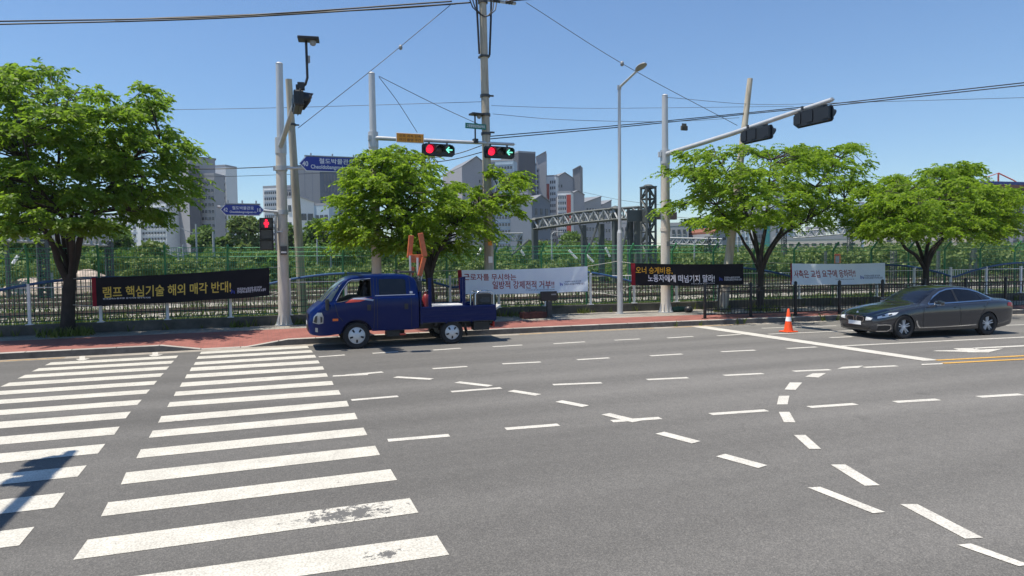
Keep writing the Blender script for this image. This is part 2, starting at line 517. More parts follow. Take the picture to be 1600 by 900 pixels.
# ------------------------------------------------------------------ the ground
XS = [-70, -50, -35, -25] + [x*0.5 for x in range(-40, 81)] + [45, 52, 60, 75, 95]
def strip(name, m, y0, y1, z0, z1, xs=XS):
    mb = MB()
    V = []
    for x in xs: V += [(x, y0(x), z0(x)), (x, y1(x), z1(x))]
    F = [(2*i, 2*i+2, 2*i+3, 2*i+1) for i in range(len(xs)-1)]
    return struct(mb.add(V, F).build(name, m))
mb = MB()
g_ = [-900, -300, -120, -60, -20, 20, 60, 120, 300, 900]
V = [(x, y, -0.12) for y in [-60, 0, 60, 120, 300, 900, 1500] for x in g_]
n_ = len(g_)
mb.add(V, [(j*n_+i, j*n_+i+1, (j+1)*n_+i+1, (j+1)*n_+i) for j in range(6) for i in range(n_-1)])
struct(mb.build('ground', 'earth'))
strip('road', 'asphalt', lambda x: 1.6, lambda x: kerbY(x)-0.42, lambda x: 0.0, lambda x: 0.0)
strip('gutter', 'gutter', lambda x: kerbY(x)-0.42, lambda x: kerbY(x)+0.02, lambda x: 0.0, lambda x: 0.0)
# far kerb and pavement, lowered where the crossing meets it
def kz(x):
    if x < -2.45 or x > 0.75: return 0.17
    if x < -1.45: return 0.17 - 0.155*(x+2.45)/1.0
    if x < -0.35: return 0.015
    return 0.015 + 0.155*(x+0.35)/1.1
XF = sorted(set(XS + [-2.45, -2.2, -1.95, -1.7, -1.45, -1.2, -0.9, -0.6, -0.35, -0.1, 0.2, 0.75]))
mb = MB()
V = []
for x in XF:
    k = kerbY(x); z = kz(x)
    V += [(x, k, -0.02), (x, k+0.004, z-0.012), (x, k+0.018, z), (x, k+0.17, z+0.001), (x, k+0.17, z-0.1)]
mb.add(V, [(5*i+j, 5*i+5+j, 5*i+6+j, 5*i+1+j) for i in range(len(XF)-1) for j in range(4)])
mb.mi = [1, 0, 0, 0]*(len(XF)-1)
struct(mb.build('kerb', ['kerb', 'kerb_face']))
def redE(x):
    return kerbY(x) + (3.3 if x < 2 else 3.3 - 1.1*min(1, (x-2)/9))
mb = MB(); V = []
NJ = 6
for x in XF:
    for j in range(NJ+1):
        t = j/NJ
        y = kerbY(x)+0.17 + (redE(x)-kerbY(x)-0.17)*t
        z = kz(x) + (0.17-kz(x))*min(1, t*1.9) - 0.004
        V.append((x, y, z))
mb.add(V, [(i*(NJ+1)+j, (i+1)*(NJ+1)+j, (i+1)*(NJ+1)+j+1, i*(NJ+1)+j+1) for i in range(len(XF)-1) for j in range(NJ)])
struct(mb.build('cycle_pavement', 'red_paver'))
strip('footpath', 'grey_paver', redE, lambda x: wallY(x)-0.08, lambda x: 0.166, lambda x: 0.168)
strip('near_pavement', 'near_paver', lambda x: -9, lambda x: 1.42, lambda x: 0.15, lambda x: 0.15)
mb = MB()
mb.box((10, 1.5, 0.06), (170, 0.17, 0.2))
struct(mb.build('near_kerb', 'kerb'))
# railway land behind the fence
strip('verge', 'verge', lambda x: wallY(x)+0.16, lambda x: 33.2, lambda x: 0.20, lambda x: -0.04)
strip('track_grass', 'verge', lambda x: 33.2, lambda x: 140, lambda x: -0.06, lambda x: -0.06)
for i, (a, b) in enumerate(((33.2, 36.4), (41.6, 45.2), (48.2, 52.0), (55.2, 59.2))):
    mb = MB()
    c = (a+b)/2
    mb.add([(-110, a, -0.05), (190, a, -0.05), (190, a+0.5, 0.1), (-110, a+0.5, 0.1), (-110, b-0.5, 0.1), (190, b-0.5, 0.1), (190, b, -0.05), (-110, b, -0.05)],
           [(0, 1, 2, 3), (3, 2, 5, 4), (4, 5, 6, 7)])
    o = struct(mb.build('track_bed', 'ballast'))
    mb = MB()
    for s_ in (-0.72, 0.72):
        mb.box((40, c+s_, 0.255), (300, 0.07, 0.05)); mb.box((40, c+s_, 0.19), (300, 0.025, 0.08)); mb.box((40, c+s_, 0.148), (300, 0.14, 0.02))
    r = struct(mb.build('rails', 'rail'))
    mb = MB()
    for k in range(-60, 130, 1): mb.box((k*0.62*1.6, c, 0.11), (0.24, 2.4, 0.06))
    struct(mb.build('sleepers', 'sleeper'))

# ------------------------------------------------------------------ painted markings
def quad_px(mb, pts, z=0.004):
    P = [gp(x, y, z) for x, y in pts]
    mb.add(P, [(0, 1, 2, 3)])
def dash(mb, a, b, w=0.15, z=0.004):
    A, B = gp(*a, z), gp(*b, z)
    d = (B-A); d /= np.linalg.norm(d)
    n = np.array([-d[1], d[0], 0])*w/2
    mb.add([A-n, B-n, B+n, A+n], [(0, 1, 2, 3)])
def sline(mb, pts, w, z=0.004):
    for a, b in zip(pts[:-1], pts[1:]):
        A, B = np.array([a[0], a[1], z]), np.array([b[0], b[1], z])
        d = (B-A)/np.linalg.norm(B-A); n = np.array([-d[1], d[0], 0])*w/2
        mb.add([A-n, B-n, B+n, A+n], [(0, 1, 2, 3)])
RT = [((682.7, 836.4), (701.8, 866.7)), ((640.4, 778.2), (653.8, 800.9)), ((610.2, 732.9), (620.4, 749.8)), ((586.2, 696.4), (593.8, 710.7)), ((568, 668), (573.8, 679.6)),
      ((554.2, 644.9), (558.7, 654.7)), ((541.8, 626.2), (545.3, 634.7)), ((528.9, 609.3), (532.4, 616.4)), ((518.7, 595.1), (521.3, 601.3)), ((509.8, 583.1), (512.4, 588.4)),
      ((504, 572.4), (506.7, 577.3)), ((496.9, 563.1), (499.6, 567.6)), ((491.6, 554.4), (494.2, 558.6)), ((486, 547), (489, 550.6)), ((480, 540.2), (483, 543.6))]
LT = [((99.5, 915), (60, 958)), ((136.9, 843.1), (114.2, 874.7)), ((168.9, 784.9), (157.8, 806.7)), ((196.9, 738.2), (188.9, 756.9)), ((220, 702.2), (212.9, 716)), ((238.7, 672.9), (232.4, 684)),
      ((252, 650.2), (247.1, 660.4)), ((265.3, 628.4), (261.3, 636)), ((274.7, 612), (271.6, 618.7)), ((284.4, 597.8), (280.9, 604.4)), ((292, 584.9), (288.9, 591.1)),
      ((299.1, 574.2), (296.4, 580)), ((305.3, 565.8), (302.5, 570.4)), ((310, 556.8), (307, 561)), ((314.6, 549.6), (311.8, 553.2))]
mb = MB()
for (rt, rb), (lt, lb) in zip(RT, LT): quad_px(mb, (lt, lb, rb, rt))
# nearest stripe of all, cut by the frame
A = gp(702, 866.7); P0 = gp(640.4, 778.2); P1 = gp(682.7, 836.4); step = P1-P0
for k in (1, 2):
    a, b = P1+step*k, A+step*k
    mb.add([(a[0], a[1], .004), (b[0], b[1], .004), (b[0]-3.0, b[1]-0.05, .004), (a[0]-3.0, a[1]-0.05, .004)], [(0, 1, 2, 3)])
struct(mb.build('crosswalk_stripes', 'paint'))
# left block of the crossing: right-hand ends, running off to the left
LR = [((54, 823), (30, 852)), ((101.5, 769.5), (84.5, 793)), ((135.5, 727), (121.5, 744.5)), ((164.5, 693.5), (153, 708.5)), ((187, 666.5), (178.5, 679)), ((204.5, 643), (196.5, 653.5)),
      ((221.5, 624.5), (214.5, 632.5)), ((234.5, 608.5), (228.5, 615)), ((245.5, 595), (240.5, 601)), ((256, 583), (250.5, 588.5)), ((264.5, 572.5), (260, 577.5)), ((272, 563.5), (267.5, 568)), ((278.5, 555.5), (275, 559.5))]
mb = MB()
for i, (t, b) in enumerate(LR):
    T, B = gp(*t, .004), gp(*b, .004)
    w = 2.75
    mb.add([T, B, B+np.array([-w, 0, 0]), T+np.array([-w, 0, 0])], [(0, 1, 2, 3)])
    
struct(mb.build('crosswalk_stripes', 'paint'))
# lane dashes
mb = MB()
D = [[(606, 688), (702, 680)], [(790, 670), (873, 663.5)], [(956, 658), (1032, 653)], [(1110, 647), (1198, 641)], [(1264, 636), (1337, 631)], [(1398, 628), (1466, 624)], [(1529, 620), (1596, 616)],
     [(549, 625), (622, 619)], [(705, 612), (783, 606)], [(864, 601), (940, 598)], [(1011, 593), (1075, 590)], [(1131, 586.5), (1192, 583.5)], [(1240, 580), (1297, 577.5)], [(1350, 574), (1401, 571.5)],
     [(520, 587.5), (575, 585)], [(676, 576), (730, 572.5)], [(785, 568.5), (845, 565.5)], [(902, 562), (952, 559)], [(1016, 556), (1066, 553)], [(1127, 549.5), (1180, 547)], [(1229.5, 544.5), (1276, 542)],
     [(498, 557.5), (539, 554.5)], [(582, 552), (622, 549.5)], [(677, 547), (720, 544)], [(770, 541.7), (816, 539)], [(865, 537), (914, 534)], [(960, 531.5), (1000, 529.5)], [(1043, 528), (1083, 525.5)], [(1121, 524.7), (1158, 522.3)], [(1297, 527.5), (1332, 526)]]
for a, b in D: dash(mb, a, b, 0.14)
struct(mb.build('lane_dashes', 'paint2'))
# turning guide dashes through the junction
mb = MB()
for a, b in [((541, 586.2), (598, 581.2)), ((617.5, 589), (675, 592.3)), ((714, 597), (766.5, 603)), ((798, 610.3), (841, 617)), ((873, 626.6), (915, 634.6)), ((946, 646.5), (995, 658.5)), ((1031, 676), (1088, 691)), ((1126, 711), (1192, 729))]:
    dash(mb, a, b, 0.17, .006)
for q in [((1262, 761.5), (1282, 760.5), (1383.5, 800), (1364, 801.8)), ((1495.5, 851), (1517, 849), (1608, 882), (1592, 884.5)),
          ((1308, 576.5), (1316, 573.2), (1349, 571.2), (1342, 574.6)), ((1258, 588.5), (1270, 583.4), (1291, 582.8), (1279, 589.8)), ((1226, 608.5), (1234, 597.5), (1253.5, 597.6), (1243, 609.2)),
          ((1214, 631.8), (1217, 618.6), (1233.5, 618.2), (1230.5, 631.8)), ((1217, 643.6), (1233.5, 643.4), (1243, 659.8), (1225, 659.6)), ((1240.5, 679.6), (1258.5, 679.4), (1283, 701.2), (1264.5, 701.4)),
          ((1298, 725.8), (1321, 725.6), (1375, 758), (1351, 758.8)), ((1406.7, 787.6), (1433, 787.4), (1536, 840), (1508, 841.5))]:
    quad_px(mb, q, .006)
struct(mb.build('turn_guide_dashes', 'paint2'))
mb = MB()
quad_px(mb, ((1080, 510.3), (1103, 509.6), (1470, 562.8), (1443, 563.6)), .008)
for pts, w in (([(1306, 541.2), (1450, 534), (1600, 526.9), (1720, 521.2)], 0.13), ([(1200, 522.3), (1300, 518), (1430, 513.4), (1600, 507.4), (1700, 504)], 0.12), ([(1190, 513), (1307, 509)], 0.12)):
    sline(mb, [gp(*p)[:2] for p in pts], w)
# arrow for the left-turn lane
quad_px(mb, ((1457, 548.6), (1464, 547.6), (1512, 546.5), (1512, 549.8)), .006)
quad_px(mb, ((1489, 544.4), (1520, 543.6), (1530, 546), (1500, 547.2)), .006)
quad_px(mb, ((1505, 546.6), (1540, 546), (1546, 550.6), (1512, 550.4)), .0068)
quad_px(mb, ((1520, 543.3), (1620, 538.2), (1620, 540.2), (1522, 545)), .0060)
quad_px(mb, ((1534, 549), (1540, 545.6), (1568, 544.6), (1546, 550)), .0076)
quad_px(mb, ((1440, 568.6), (1440, 570.4), (1473, 569), (1473, 567.2)), .0076)
# small arrows before the crossing
for x, y in ((241, 553.5), (127, 559.8)):
    quad_px(mb, ((x-3, y-3.2), (x-3, y+1), (x+6, y+0.6), (x+6, y-3.6)))
    quad_px(mb, ((x-9, y+1), (x-4, y+3.4), (x+4, y+3), (x+14, y)), .006)
struct(mb.build('lane_lines_and_arrows', 'paint2'))
mb = MB()
for a, b, c in (((1463, 563.4), (1600, 556.3), (1720, 550)), ((1473, 568), (1600, 561.6), (1720, 555.4))): sline(mb, [gp(*p)[:2] for p in (a, b, c)], 0.13, .0085)
struct(mb.build('centre_lines', 'yellow_paint'))
mb = MB()
for x0, x1, in ((-60, -4.6), (7.6, 12.3), (13.0, 15.8)):
    n = max(2, int((x1-x0)/1.5)); xs = [x0+(x1-x0)*i/n for i in range(n+1)]
    for a, b in zip(xs[:-1], xs[1:]):
        mb.add([(a, kerbY(a)-0.33, .004), (b, kerbY(b)-0.33, .004), (b, kerbY(b)-0.17, .004), (a, kerbY(a)-0.17, .004)], [(0, 1, 2, 3)])
struct(mb.build('edge_line', 'faded_yellow'))

# ------------------------------------------------------------------ fence wall and fences
PX = [-24.0+1.925*i for i in range(36)]          # post positions along the wall
mb = MB(); V = []
xs = [x for x in XS if -40 < x < 61]
for x in xs:
    y = wallY(x)
    V += [(x, y-0.09, 0.0), (x, y-0.09, 0.47), (x, y-0.07, 0.49), (x, y+0.16, 0.49), (x, y+0.17, 0.0)]
mb.add(V, [(5*i+j, 5*i+5+j, 5*i+6+j, 5*i+1+j) for i in range(len(xs)-1) for j in range(4)])
o = mb.build('low_wall', 'wall_conc')
tag(o, 'long low stained concrete wall under the white and blue railing', 'wall')

def facing(x):
    d = (wallY(x+0.5)-wallY(x-0.5))
    return math.atan(d)
fw = thing('railing', 'white railing with blue wave rail and dark bars standing on the low concrete wall', 'railing', (0, wallY(0), 0.49))
V0 = [-8.45+7.7*k for k in range(-2, 8)]
def wave(x):
    k = (x+8.45) / 7.7
    return 0.80 + 0.66*abs(math.sin(math.pi*k))**0.8
def W(x, dz, dy=0.0): return (x, wallY(x)+dy, 0.49+dz)
for i, x in enumerate(PX):
    mb = MB()
    rz = Matrix.Rotation(facing(x), 3, 'Z')
    mb.bbox(W(x, 0.62), (0.085, 0.085, 1.24), 0.012, rz)
    mb.bbox(W(x, 0.012), (0.2, 0.2, 0.024), 0.006, rz)
    mb.bbox(W(x, 1.255), (0.10, 0.10, 0.035), 0.012, rz)
    if -14 < x < 40: mb.build('post', 'white_post', fw, W(0, 0))
for i in range(len(PX)-1):
    a, b = PX[i], PX[i+1]
    if b < -14 or a > 40: continue
    mu, ml, mw = MB(), MB(), MB()
    n = 15
    for j in range(1, n):
        x = a+(b-a)*j/n
        zw = wave(x)-0.0
        if zw < 1.10: mu.box(W(x, (zw+1.14)/2), (0.02, 0.02, 1.14-zw))
        ml.box(W(x, (zw-0.06+0.10)/2), (0.022, 0.022, max(0.02, zw-0.16)))
    for z, m_ in ((1.15, mu), (0.10, ml), (0.30, ml), (0.52, ml)):
        m_.tube([W(a+0.05, z), W(b-0.05, z)], 0.017 if m_ is mu else 0.014, 6)
    pts = [W(a+0.045+(b-a-0.09)*j/8, wave(a+0.045+(b-a-0.09)*j/8)-0.03, -0.03) for j in range(9)]
    mw.tube(pts, 0.042, 8)
    mu.build('upper_bars', 'white_post', fw, W(0, 0))
    ml.build('lower_bars', 'dark_bar', fw, W(0, 0))
    mw.build('wave_rail', 'blue_rail', fw, W(0, 0), 40)
gf = thing('mesh_fence', 'tall green wire mesh fence with cranked post tops behind the white railing', 'fence', (0, wallY(0)+0.13, 0.2))
OG = (0, wallY(0)+0.13, 0.2)
def Gf(x, z, dy=0.0): return (x, wallY(x)+0.24+dy, z)
for x in PX:
    if not -14 < x < 40: continue
    xx = x-0.06
    mb = MB()
    top = [Gf(xx, 0.1), Gf(xx, 2.55), Gf(xx, 2.62, -0.02), Gf(xx+0.02, 2.88, -0.22), Gf(xx+0.02, 2.93, -0.26)]
    mb.tube(top, 0.038, 8)
    mb.lathe([(0.0, 0.05), (0.03, 0.04), (0.045, 0.0), (0.038, -0.03)], Gf(xx+0.02, 2.92, -0.26), n=8)
    mb.build('post', 'green_fence', gf, OG, 40)
for i in range(len(PX)-1):
    a, b = PX[i]-0.06, PX[i+1]-0.06
    if b < -14 or a > 40: continue
    mb = MB()
    n = 26
    for j in range(1, n):
        x = a+(b-a)*j/n
        p, q = Gf(x, 0.3), Gf(x, 2.55)
        mb.tube([p, q, Gf(x, 2.86, -0.22)], 0.0062, 3, False)
    for z in [0.35+0.2*k for k in range(12)]:
        mb.tube([Gf(a, z), Gf(b, z)], 0.008 if z < 2.5 else 0.007, 3, False)
    for z, dy in ((2.86, -0.22), (2.7, -0.1), (2.56, 0)):
        mb.tube([Gf(a, z, dy), Gf(b, z, dy)], 0.010, 4, False)
    mb.build('mesh_panel', 'green_wire', gf, OG)

# black guard rail along the kerb
gx = [14.82]
while gx[-1] < 36: gx.append(gx[-1]+1.84)
def K(x, z): return (x, kerbY(x)+0.62, z)
bf = thing('guard_rail', 'black iron pedestrian guard rail along the kerb behind the grey sedan', 'guard rail', K(gx[0], 0.17))
OB = K(gx[0], 0.17)
for x in gx:
    mb = MB(); rz = Matrix.Rotation(facing(x), 3, 'Z')
    mb.bbox(K(x, 0.17+0.60), (0.085, 0.085, 1.2), 0.01, rz)
    mb.lathe([(0.06, 0), (0.055, 0.03), (0.03, 0.06), (0.0, 0.075)], K(x, 1.36), n=8)
    mb.bbox(K(x, 0.175), (0.17, 0.17, 0.02), 0.004, rz)
    mb.build('post', 'black_iron', bf, OB, 40)
for a, b in zip(gx[:-1], gx[1:]):
    mb = MB()
    for z in (0.30, 0.48, 1.10, 1.24): mb.tube([K(a+0.04, z), K(b-0.04, z)], 0.018, 6)
    n = 14
    for j in range(1, n):
        x = a+(b-a)*j/n
        mb.box(K(x, 0.77), (0.016, 0.016, 0.95))
    mb.build('bar_panel', 'black_iron', bf, OB)

# ------------------------------------------------------------------ poles and masts
MT['red_on'] = mat('lit red lamp', (0.8, 0.01, 0.03), 0.4, emit=(1.0, 0.012, 0.05), estr=1.0)
MT['green_on'] = mat('lit green arrow', (0.1, 0.8, 0.55), 0.4, emit=(0.20, 0.85, 0.62), estr=0.85)
MT['lens_off'] = mat('dark lens', (0.03, 0.03, 0.032), 0.25)
MT['sign_blue'] = mat('road sign blue', (0.012, 0.035, 0.30), 0.4)
MT['sign_green'] = mat('sign green', (0.015, 0.17, 0.13), 0.4)
MT['sign_orange'] = mat('sign orange', (0.70, 0.27, 0.012), 0.45)
MT['sign_white'] = mat('sign white', (0.78, 0.79, 0.80), 0.4)
MT['letter_dark'] = mat('dark lettering', (0.14, 0.035, 0.008), 0.5)
MT['letter_white'] = mat('white lettering', (0.80, 0.82, 0.85), 0.5)
MT['lamp_grey'] = mat('lamp casting', (0.25, 0.26, 0.27), 0.45)
MT['steel_dark'] = mat('dark steel', (0.055, 0.06, 0.065), 0.5, metal=0.3, noise=0.2)

def mast(name, label, base, top, z_joint, r0, r1, group=None, flange=True, m_low='pole_tan', m_up='galv'):
    """steel mast in two diameters with a gusseted foot"""
    t = thing(name, label, 'traffic mast', base, 0, group)
    B = Vector(base); T = Vector(top)
    def p(z): return B+(T-B)*((z-B.z)/(T.z-B.z))
    zj = z_joint
    mb = MB()
    mb.tube([B, p(0.45), p(zj-0.30)], [r0*1.12, r0*1.02, r0*0.93], 20, True, 0)
    mb.tube([p(zj-0.30), p(zj+0.24)], [r0*1.02, r0*1.02], 20, True, 1)
    mb.tube([p(zj+0.24), T], [r1, r1*0.92], 20, True, 1)
    mb.tube([T, T+Vector((0, 0, 0.04))], [r1*0.98, r1*0.6], 20, True, 1)
    mb.tube([p(3.4), p(3.52)], [r0*1.08, r0*1.08], 20, True, 0)
    mb.build('pole', [m_low, m_up], t, base, 40)
    if flange:
        fb = MB()
        fb.lathe([(0.0, 0.0), (0.30, 0.0), (0.30, 0.035), (0.0, 0.035)], B, n=20)
        for k in range(10):
            w = 2*math.pi*k/10
            c, s_ = math.cos(w), math.sin(w)
            fb.add([B+Vector(v) for v in ((c*r0, s_*r0, 0.03), (c*0.29, s_*0.29, 0.03), (c*0.26, s_*0.26, 0.08), (c*r0*0.99, s_*r0*0.99, 0.40))]+
                   [B+Vector((v[0]-s_*0.014, v[1]+c*0.014, v[2])) for v in ((c*r0, s_*r0, 0.03), (c*0.29, s_*0.29, 0.03), (c*0.26, s_*0.26, 0.08), (c*r0*0.99, s_*r0*0.99, 0.40))],
                   [(0, 1, 2, 3), (7, 6, 5, 4), (0, 4, 5, 1), (1, 5, 6, 2), (2, 6, 7, 3)])
        fb.build('foot_gusset', 'galv', t, base)
    return t, p
def arm(t, base, pts, rad):
    mb = MB()
    mb.tube(pts, rad, 12)
    e = Vector(pts[-1])
    mb.lathe([(0, -0.01), (rad[-1]*1.05, -0.01), (rad[-1]*1.05, 0.01), (0, 0.01)], e, n=8)
    return mb.build('arm', 'galv', t, base, 40)
def collar(t, base, c, r, h=0.16):
    mb = MB()
    mb.lathe([(r, -h/2), (r+0.03, -h/2), (r+0.03, h/2), (r, h/2)], c, n=20)
    mb.box((c[0], c[1]-r-0.05, c[2]), (0.05, 0.08, h)); mb.box((c[0]-r-0.05, c[1], c[2]), (0.08, 0.04, h))
    return mb.build('collar', 'galv', t, base)

def signal_head(label, loc, rz, lit=True, tilt=0.0, group=None):
    """horizontal three-lamp head, lamps facing local -y, hung below local z 0"""
    t = thing('traffic_signal', label, 'traffic signal', loc, rz, group)
    L, H, Dp = 1.16, 0.38, 0.20
    mb = MB()
    pr = [(-L/2, -0.06), (-L/2+0.04, -0.02), (L/2-0.10, -0.02), (L/2, -0.10), (L/2, -H+0.06), (L/2-0.10, -H-0.02), (-L/2+0.04, -H-0.02), (-L/2, -H+0.02)]
    mb.prism(pr, Dp, 'y', (0, 0.02, -0.04))
    pr2 = [(a*1.07, b*1.14+0.03) for a, b in pr]
    mb.prism(pr2, 0.022, 'y', (0, 0.0, -0.04))
    for x in (-L/2+0.09, 0.02, L/2-0.16): mb.box((x, 0.13, -0.23), (0.20, 0.03, 0.30))
    mb.build('housing', 'housing', t)
    br = MB()
    for x in (-0.34, 0.34): br.box((x, 0.05, 0.03), (0.05, 0.06, 0.16))
    br.box((0, 0.05, -0.02), (0.95, 0.05, 0.03))
    br.build('bracket', 'steel_dark', t)
    for k, x in enumerate((-0.37, 0.0, 0.37)):
        v = MB(); n = 14
        r = 0.165; P = []
        for j in range(n+1):
            w = math.radians(-25+230*j/n)
            c, s_ = math.cos(w), math.sin(w)
            dep = 0.08+0.17*max(0, min(1, (s_+0.42)/1.42))
            P += [(x+c*r, -0.08, -0.23+s_*r), (x+c*r, -0.08-dep, -0.23+s_*r-0.02)]
        F = [(2*j, 2*j+1, 2*j+3, 2*j+2) for j in range(n)]
        nP = len(P)
        P2 = [(x+(q[0]-x)*0.95, q[1], -0.23+(q[2]+0.23)*0.95) for q in P]
        v.add(P, F); v.add(P2, F)
        v.add([P[2*j+1] for j in range(n+1)]+[P2[2*j+1] for j in range(n+1)], [(j, j+1, n+2+j, n+1+j) for j in range(n)])
        vo = v.build('visor', 'black', t)
        l = MB()
        if lit and k == 0:
            l.lathe([(0, -0.13), (0.08, -0.122), (0.15, -0.095)], (x, 0, -0.23), 'y', 20)
            l.build('lens', 'red_on', t, smooth=60, )
        else:
            l.lathe([(0, -0.11), (0.08, -0.105), (0.15, -0.09)], (x, 0, -0.23), 'y', 20)
            lo = l.build('lens', 'lens_off', t, smooth=60)
            if lit and k == 2:
                a = MB()
                def s2(pts): a.prism([(x+p, -0.23+q) for p, q in pts], 0.012, 'y', (0, -0.122, 0))
                s2([(-0.13, 0.0), (-0.02, 0.115), (0.02, 0.085), (-0.075, 0.0)])
                s2([(-0.13, 0.0), (-0.075, 0.0), (0.02, -0.085), (-0.02, -0.115)])
                s2([(-0.072, 0.022), (0.12, 0.022), (0.12, -0.022), (-0.072, -0.022)])
                a.build('arrow', 'green_on', lo)
    return t

def cctv(label, foot, h, group=None, rz=0.0, bent=True):
    t = thing('surveillance_camera', label, 'camera', foot, rz, group)
    mb = MB()
    mb.box((0, 0, 0.05), (0.16, 0.18, 0.16))
    if bent: mb.tube([(0, 0, 0.02), (0.10, 0, 0.10), (0.15, 0, 0.26), (0.14, 0, h)], 0.032, 10)
    else: mb.tube([(0, 0, 0.02), (0, 0, h)], 0.03, 10)
    x = 0.14 if bent else 0
    mb.build('stem', 'black', t, smooth=40)
    c = MB()
    c.bbox((x+0.06, -0.02, h+0.03), (0.50, 0.34, 0.07), 0.015)
    c.build('hood', 'black', t)
    d = MB()
    d.lathe([(0.075, 0.0), (0.08, -0.05), (0.06, -0.10), (0.0, -0.125)], (x+0.16, -0.02, h-0.005), n=14)
    d.build('dome', 'lamp_grey', t, smooth=60)
    if bent:
        k = MB(); k.box((x+0.06, 0, h*0.62), (0.05, 0.03, 0.16)); k.box((x+0.03, 0, h*0.55), (0.08, 0.03, 0.04)); k.build('clip', 'lamp_grey', t)
    return t

# left mast with the arm that comes forward over the crossing
LB = (0.81, 24.82, 0.17)
lt_, lp = mast('traffic_mast', 'thick tan and grey steel mast at the left crossing carrying two blue street signs', LB, (0.86, 24.8, 9.1), 6.35, 0.185, 0.125)
arm(lt_, LB, [(0.84, 24.75, 6.30), (0.93, 22.0, 6.40), (1.08, 17.6, 6.62)], [0.085, 0.075, 0.06])
collar(lt_, LB, lp(5.55), 0.175); collar(lt_, LB, lp(4.05), 0.175)
signal_head('dark traffic signal seen from behind on the left mast arm below a camera', (1.06, 17.95, 6.55), R(90), False)
cctv('black surveillance camera on a bent stalk above the left mast arm', (1.10, 17.5, 6.55), 1.15, None, R(-8))
SB = [(Vector((0.84, 24.70, 4.05)), Vector((-1.2, 24.62, 4.20))), (Vector((0.84, 24.70, 5.55)), Vector((3.15, 24.62, 5.62)))]
for (a, b) in SB:
    mb = MB(); mb.tube([a, b], 0.045, 10); mb.build('sign_arm', 'galv', lt_, LB, 40)

def name_sign(label, c, w, h, nose, rows, m='sign_blue', hang=0.12, border=True):
    """double-pointed street name plate hung from an arm"""
    t = thing('street_name_sign', label, 'street sign', c)
    P = [(-w/2, 0), (-w/2+nose, h/2), (w/2-nose, h/2), (w/2, 0), (w/2-nose, -h/2), (-w/2+nose, -h/2)]
    mb = MB(); mb.prism([(x*(1+0.05/w), y*(1+0.05/h)) for x, y in P], 0.03, 'y'); mb.build('plate', 'sign_white', t)
    mb = MB(); mb.prism(P, 0.008, 'y', (0, -0.0195, 0)); mb.build('face', m, t)
    for (txt, x0, x1, y0, y1) in rows:
        lb = MB()
        lettering(lb, txt, lambda a, b: ((x0+(x1-x0)*a)*w, -0.0265, (y0+(y1-y0)*b)*h))
        lb.build('lettering', 'letter_white', t)
    hb = MB()
    for k in (-0.33, 0.0, 0.33): hb.box((k*w, 0.01, h/2+hang/2+0.01), (0.05, 0.04, hang+0.04))
    hb.box((0, 0.01, h/2+0.03), (w*0.86, 0.05, 0.05))
    hb.build('hanger', 'galv', t)
    return t
c1 = (at(346, 328, 24.6)+at(411, 328, 24.6))/2
name_sign('small blue street name sign reading 42 and 18, left of the tan mast', tuple(c1), 1.32, 0.33, 0.15,
          [('철도박물관로', -0.24, 0.27, 0.02, 0.36), ('Cheoldobangmulgwan-ro', -0.30, 0.33, -0.38, -0.10), ('42', -0.445, -0.345, -0.19, 0.19), ('18', 0.355, 0.445, -0.19, 0.19)])
c2 = (at(468, 257, 24.55)+at(568, 257, 24.55))/2
name_sign('large blue street name sign reading 40, partly behind the bright green tree', (c2[0]+0.02, c2[1], c2[2]), 2.18, 0.47, 0.22,
          [('철도박물관로', -0.21, 0.34, 0.03, 0.42), ('Cheoldobangmulgwan-ro', -0.335, 0.40, -0.44, -0.06), ('40', -0.465, -0.375, -0.20, 0.17)], hang=0.10)
# pedestrian signal
pc = at(416.5, 366, 24.35)
t = thing('pedestrian_signal', 'black pedestrian signal with a lit red standing figure beside the tan mast', 'pedestrian signal', tuple(pc))
mb = MB()
for k in (0.36, 0.0, -0.36): mb.bbox((0, 0.05, k), (0.44, 0.24, 0.345), 0.02)
mb.build('housing', 'black', t)
for k in (0.36, 0.0, -0.36):
    mb = MB(); mb.bbox((0, -0.076, k), (0.36, 0.02, 0.29), 0.005); mb.build('lens', 'lens_off', t)
    mb = MB()
    mb.box((0, -0.13, k+0.168), (0.42, 0.16, 0.012)); mb.box((-0.205, -0.11, k+0.02), (0.012, 0.11, 0.30)); mb.box((0.205, -0.11, k+0.02), (0.012, 0.11, 0.30)); mb.build('visor', 'black', t)
mb = MB()
mb.lathe([(0, -0.095), (0.045, -0.092), (0.045, -0.088)], (0, 0, 0.36+0.095), 'y', 14)
mb.prism([(-0.075, 0.045), (0.075, 0.045), (0.085, -0.04), (0.05, -0.045), (0.045, -0.14), (0.008, -0.14), (0, -0.05), (-0.008, -0.14), (-0.045, -0.14), (-0.05, -0.045), (-0.085, -0.04)], 0.012, 'y', (0, -0.092, 0.36))
mb.build('red_figure', 'red_on', t)
mb = MB(); mb.tube([(0.30, 0.08, -0.55), (0.30, 0.08, 0.62)], 0.035, 8); mb.box((0.26, 0.08, 0.40), (0.12, 0.05, 0.05)); mb.box((0.26, 0.08, -0.40), (0.12, 0.05, 0.05)); mb.box((0.42, 0.12, 0.1), (0.2, 0.05, 0.05)); mb.build('bracket', 'galv', t)
cb = lp(2.75)
t = thing('push_button_box', 'small dark pedestrian button box on the tan mast', 'button box', (cb[0]+0.02, cb[1]-0.22, cb[2]))
mb = MB(); mb.bbox((0, 0, 0), (0.22, 0.10, 0.30), 0.015); mb.build('case', 'steel_dark', t)
mb = MB(); mb.bbox((0, -0.055, -0.07), (0.17, 0.015, 0.05), 0.004); mb.build('label_plate', 'sign_white', t)

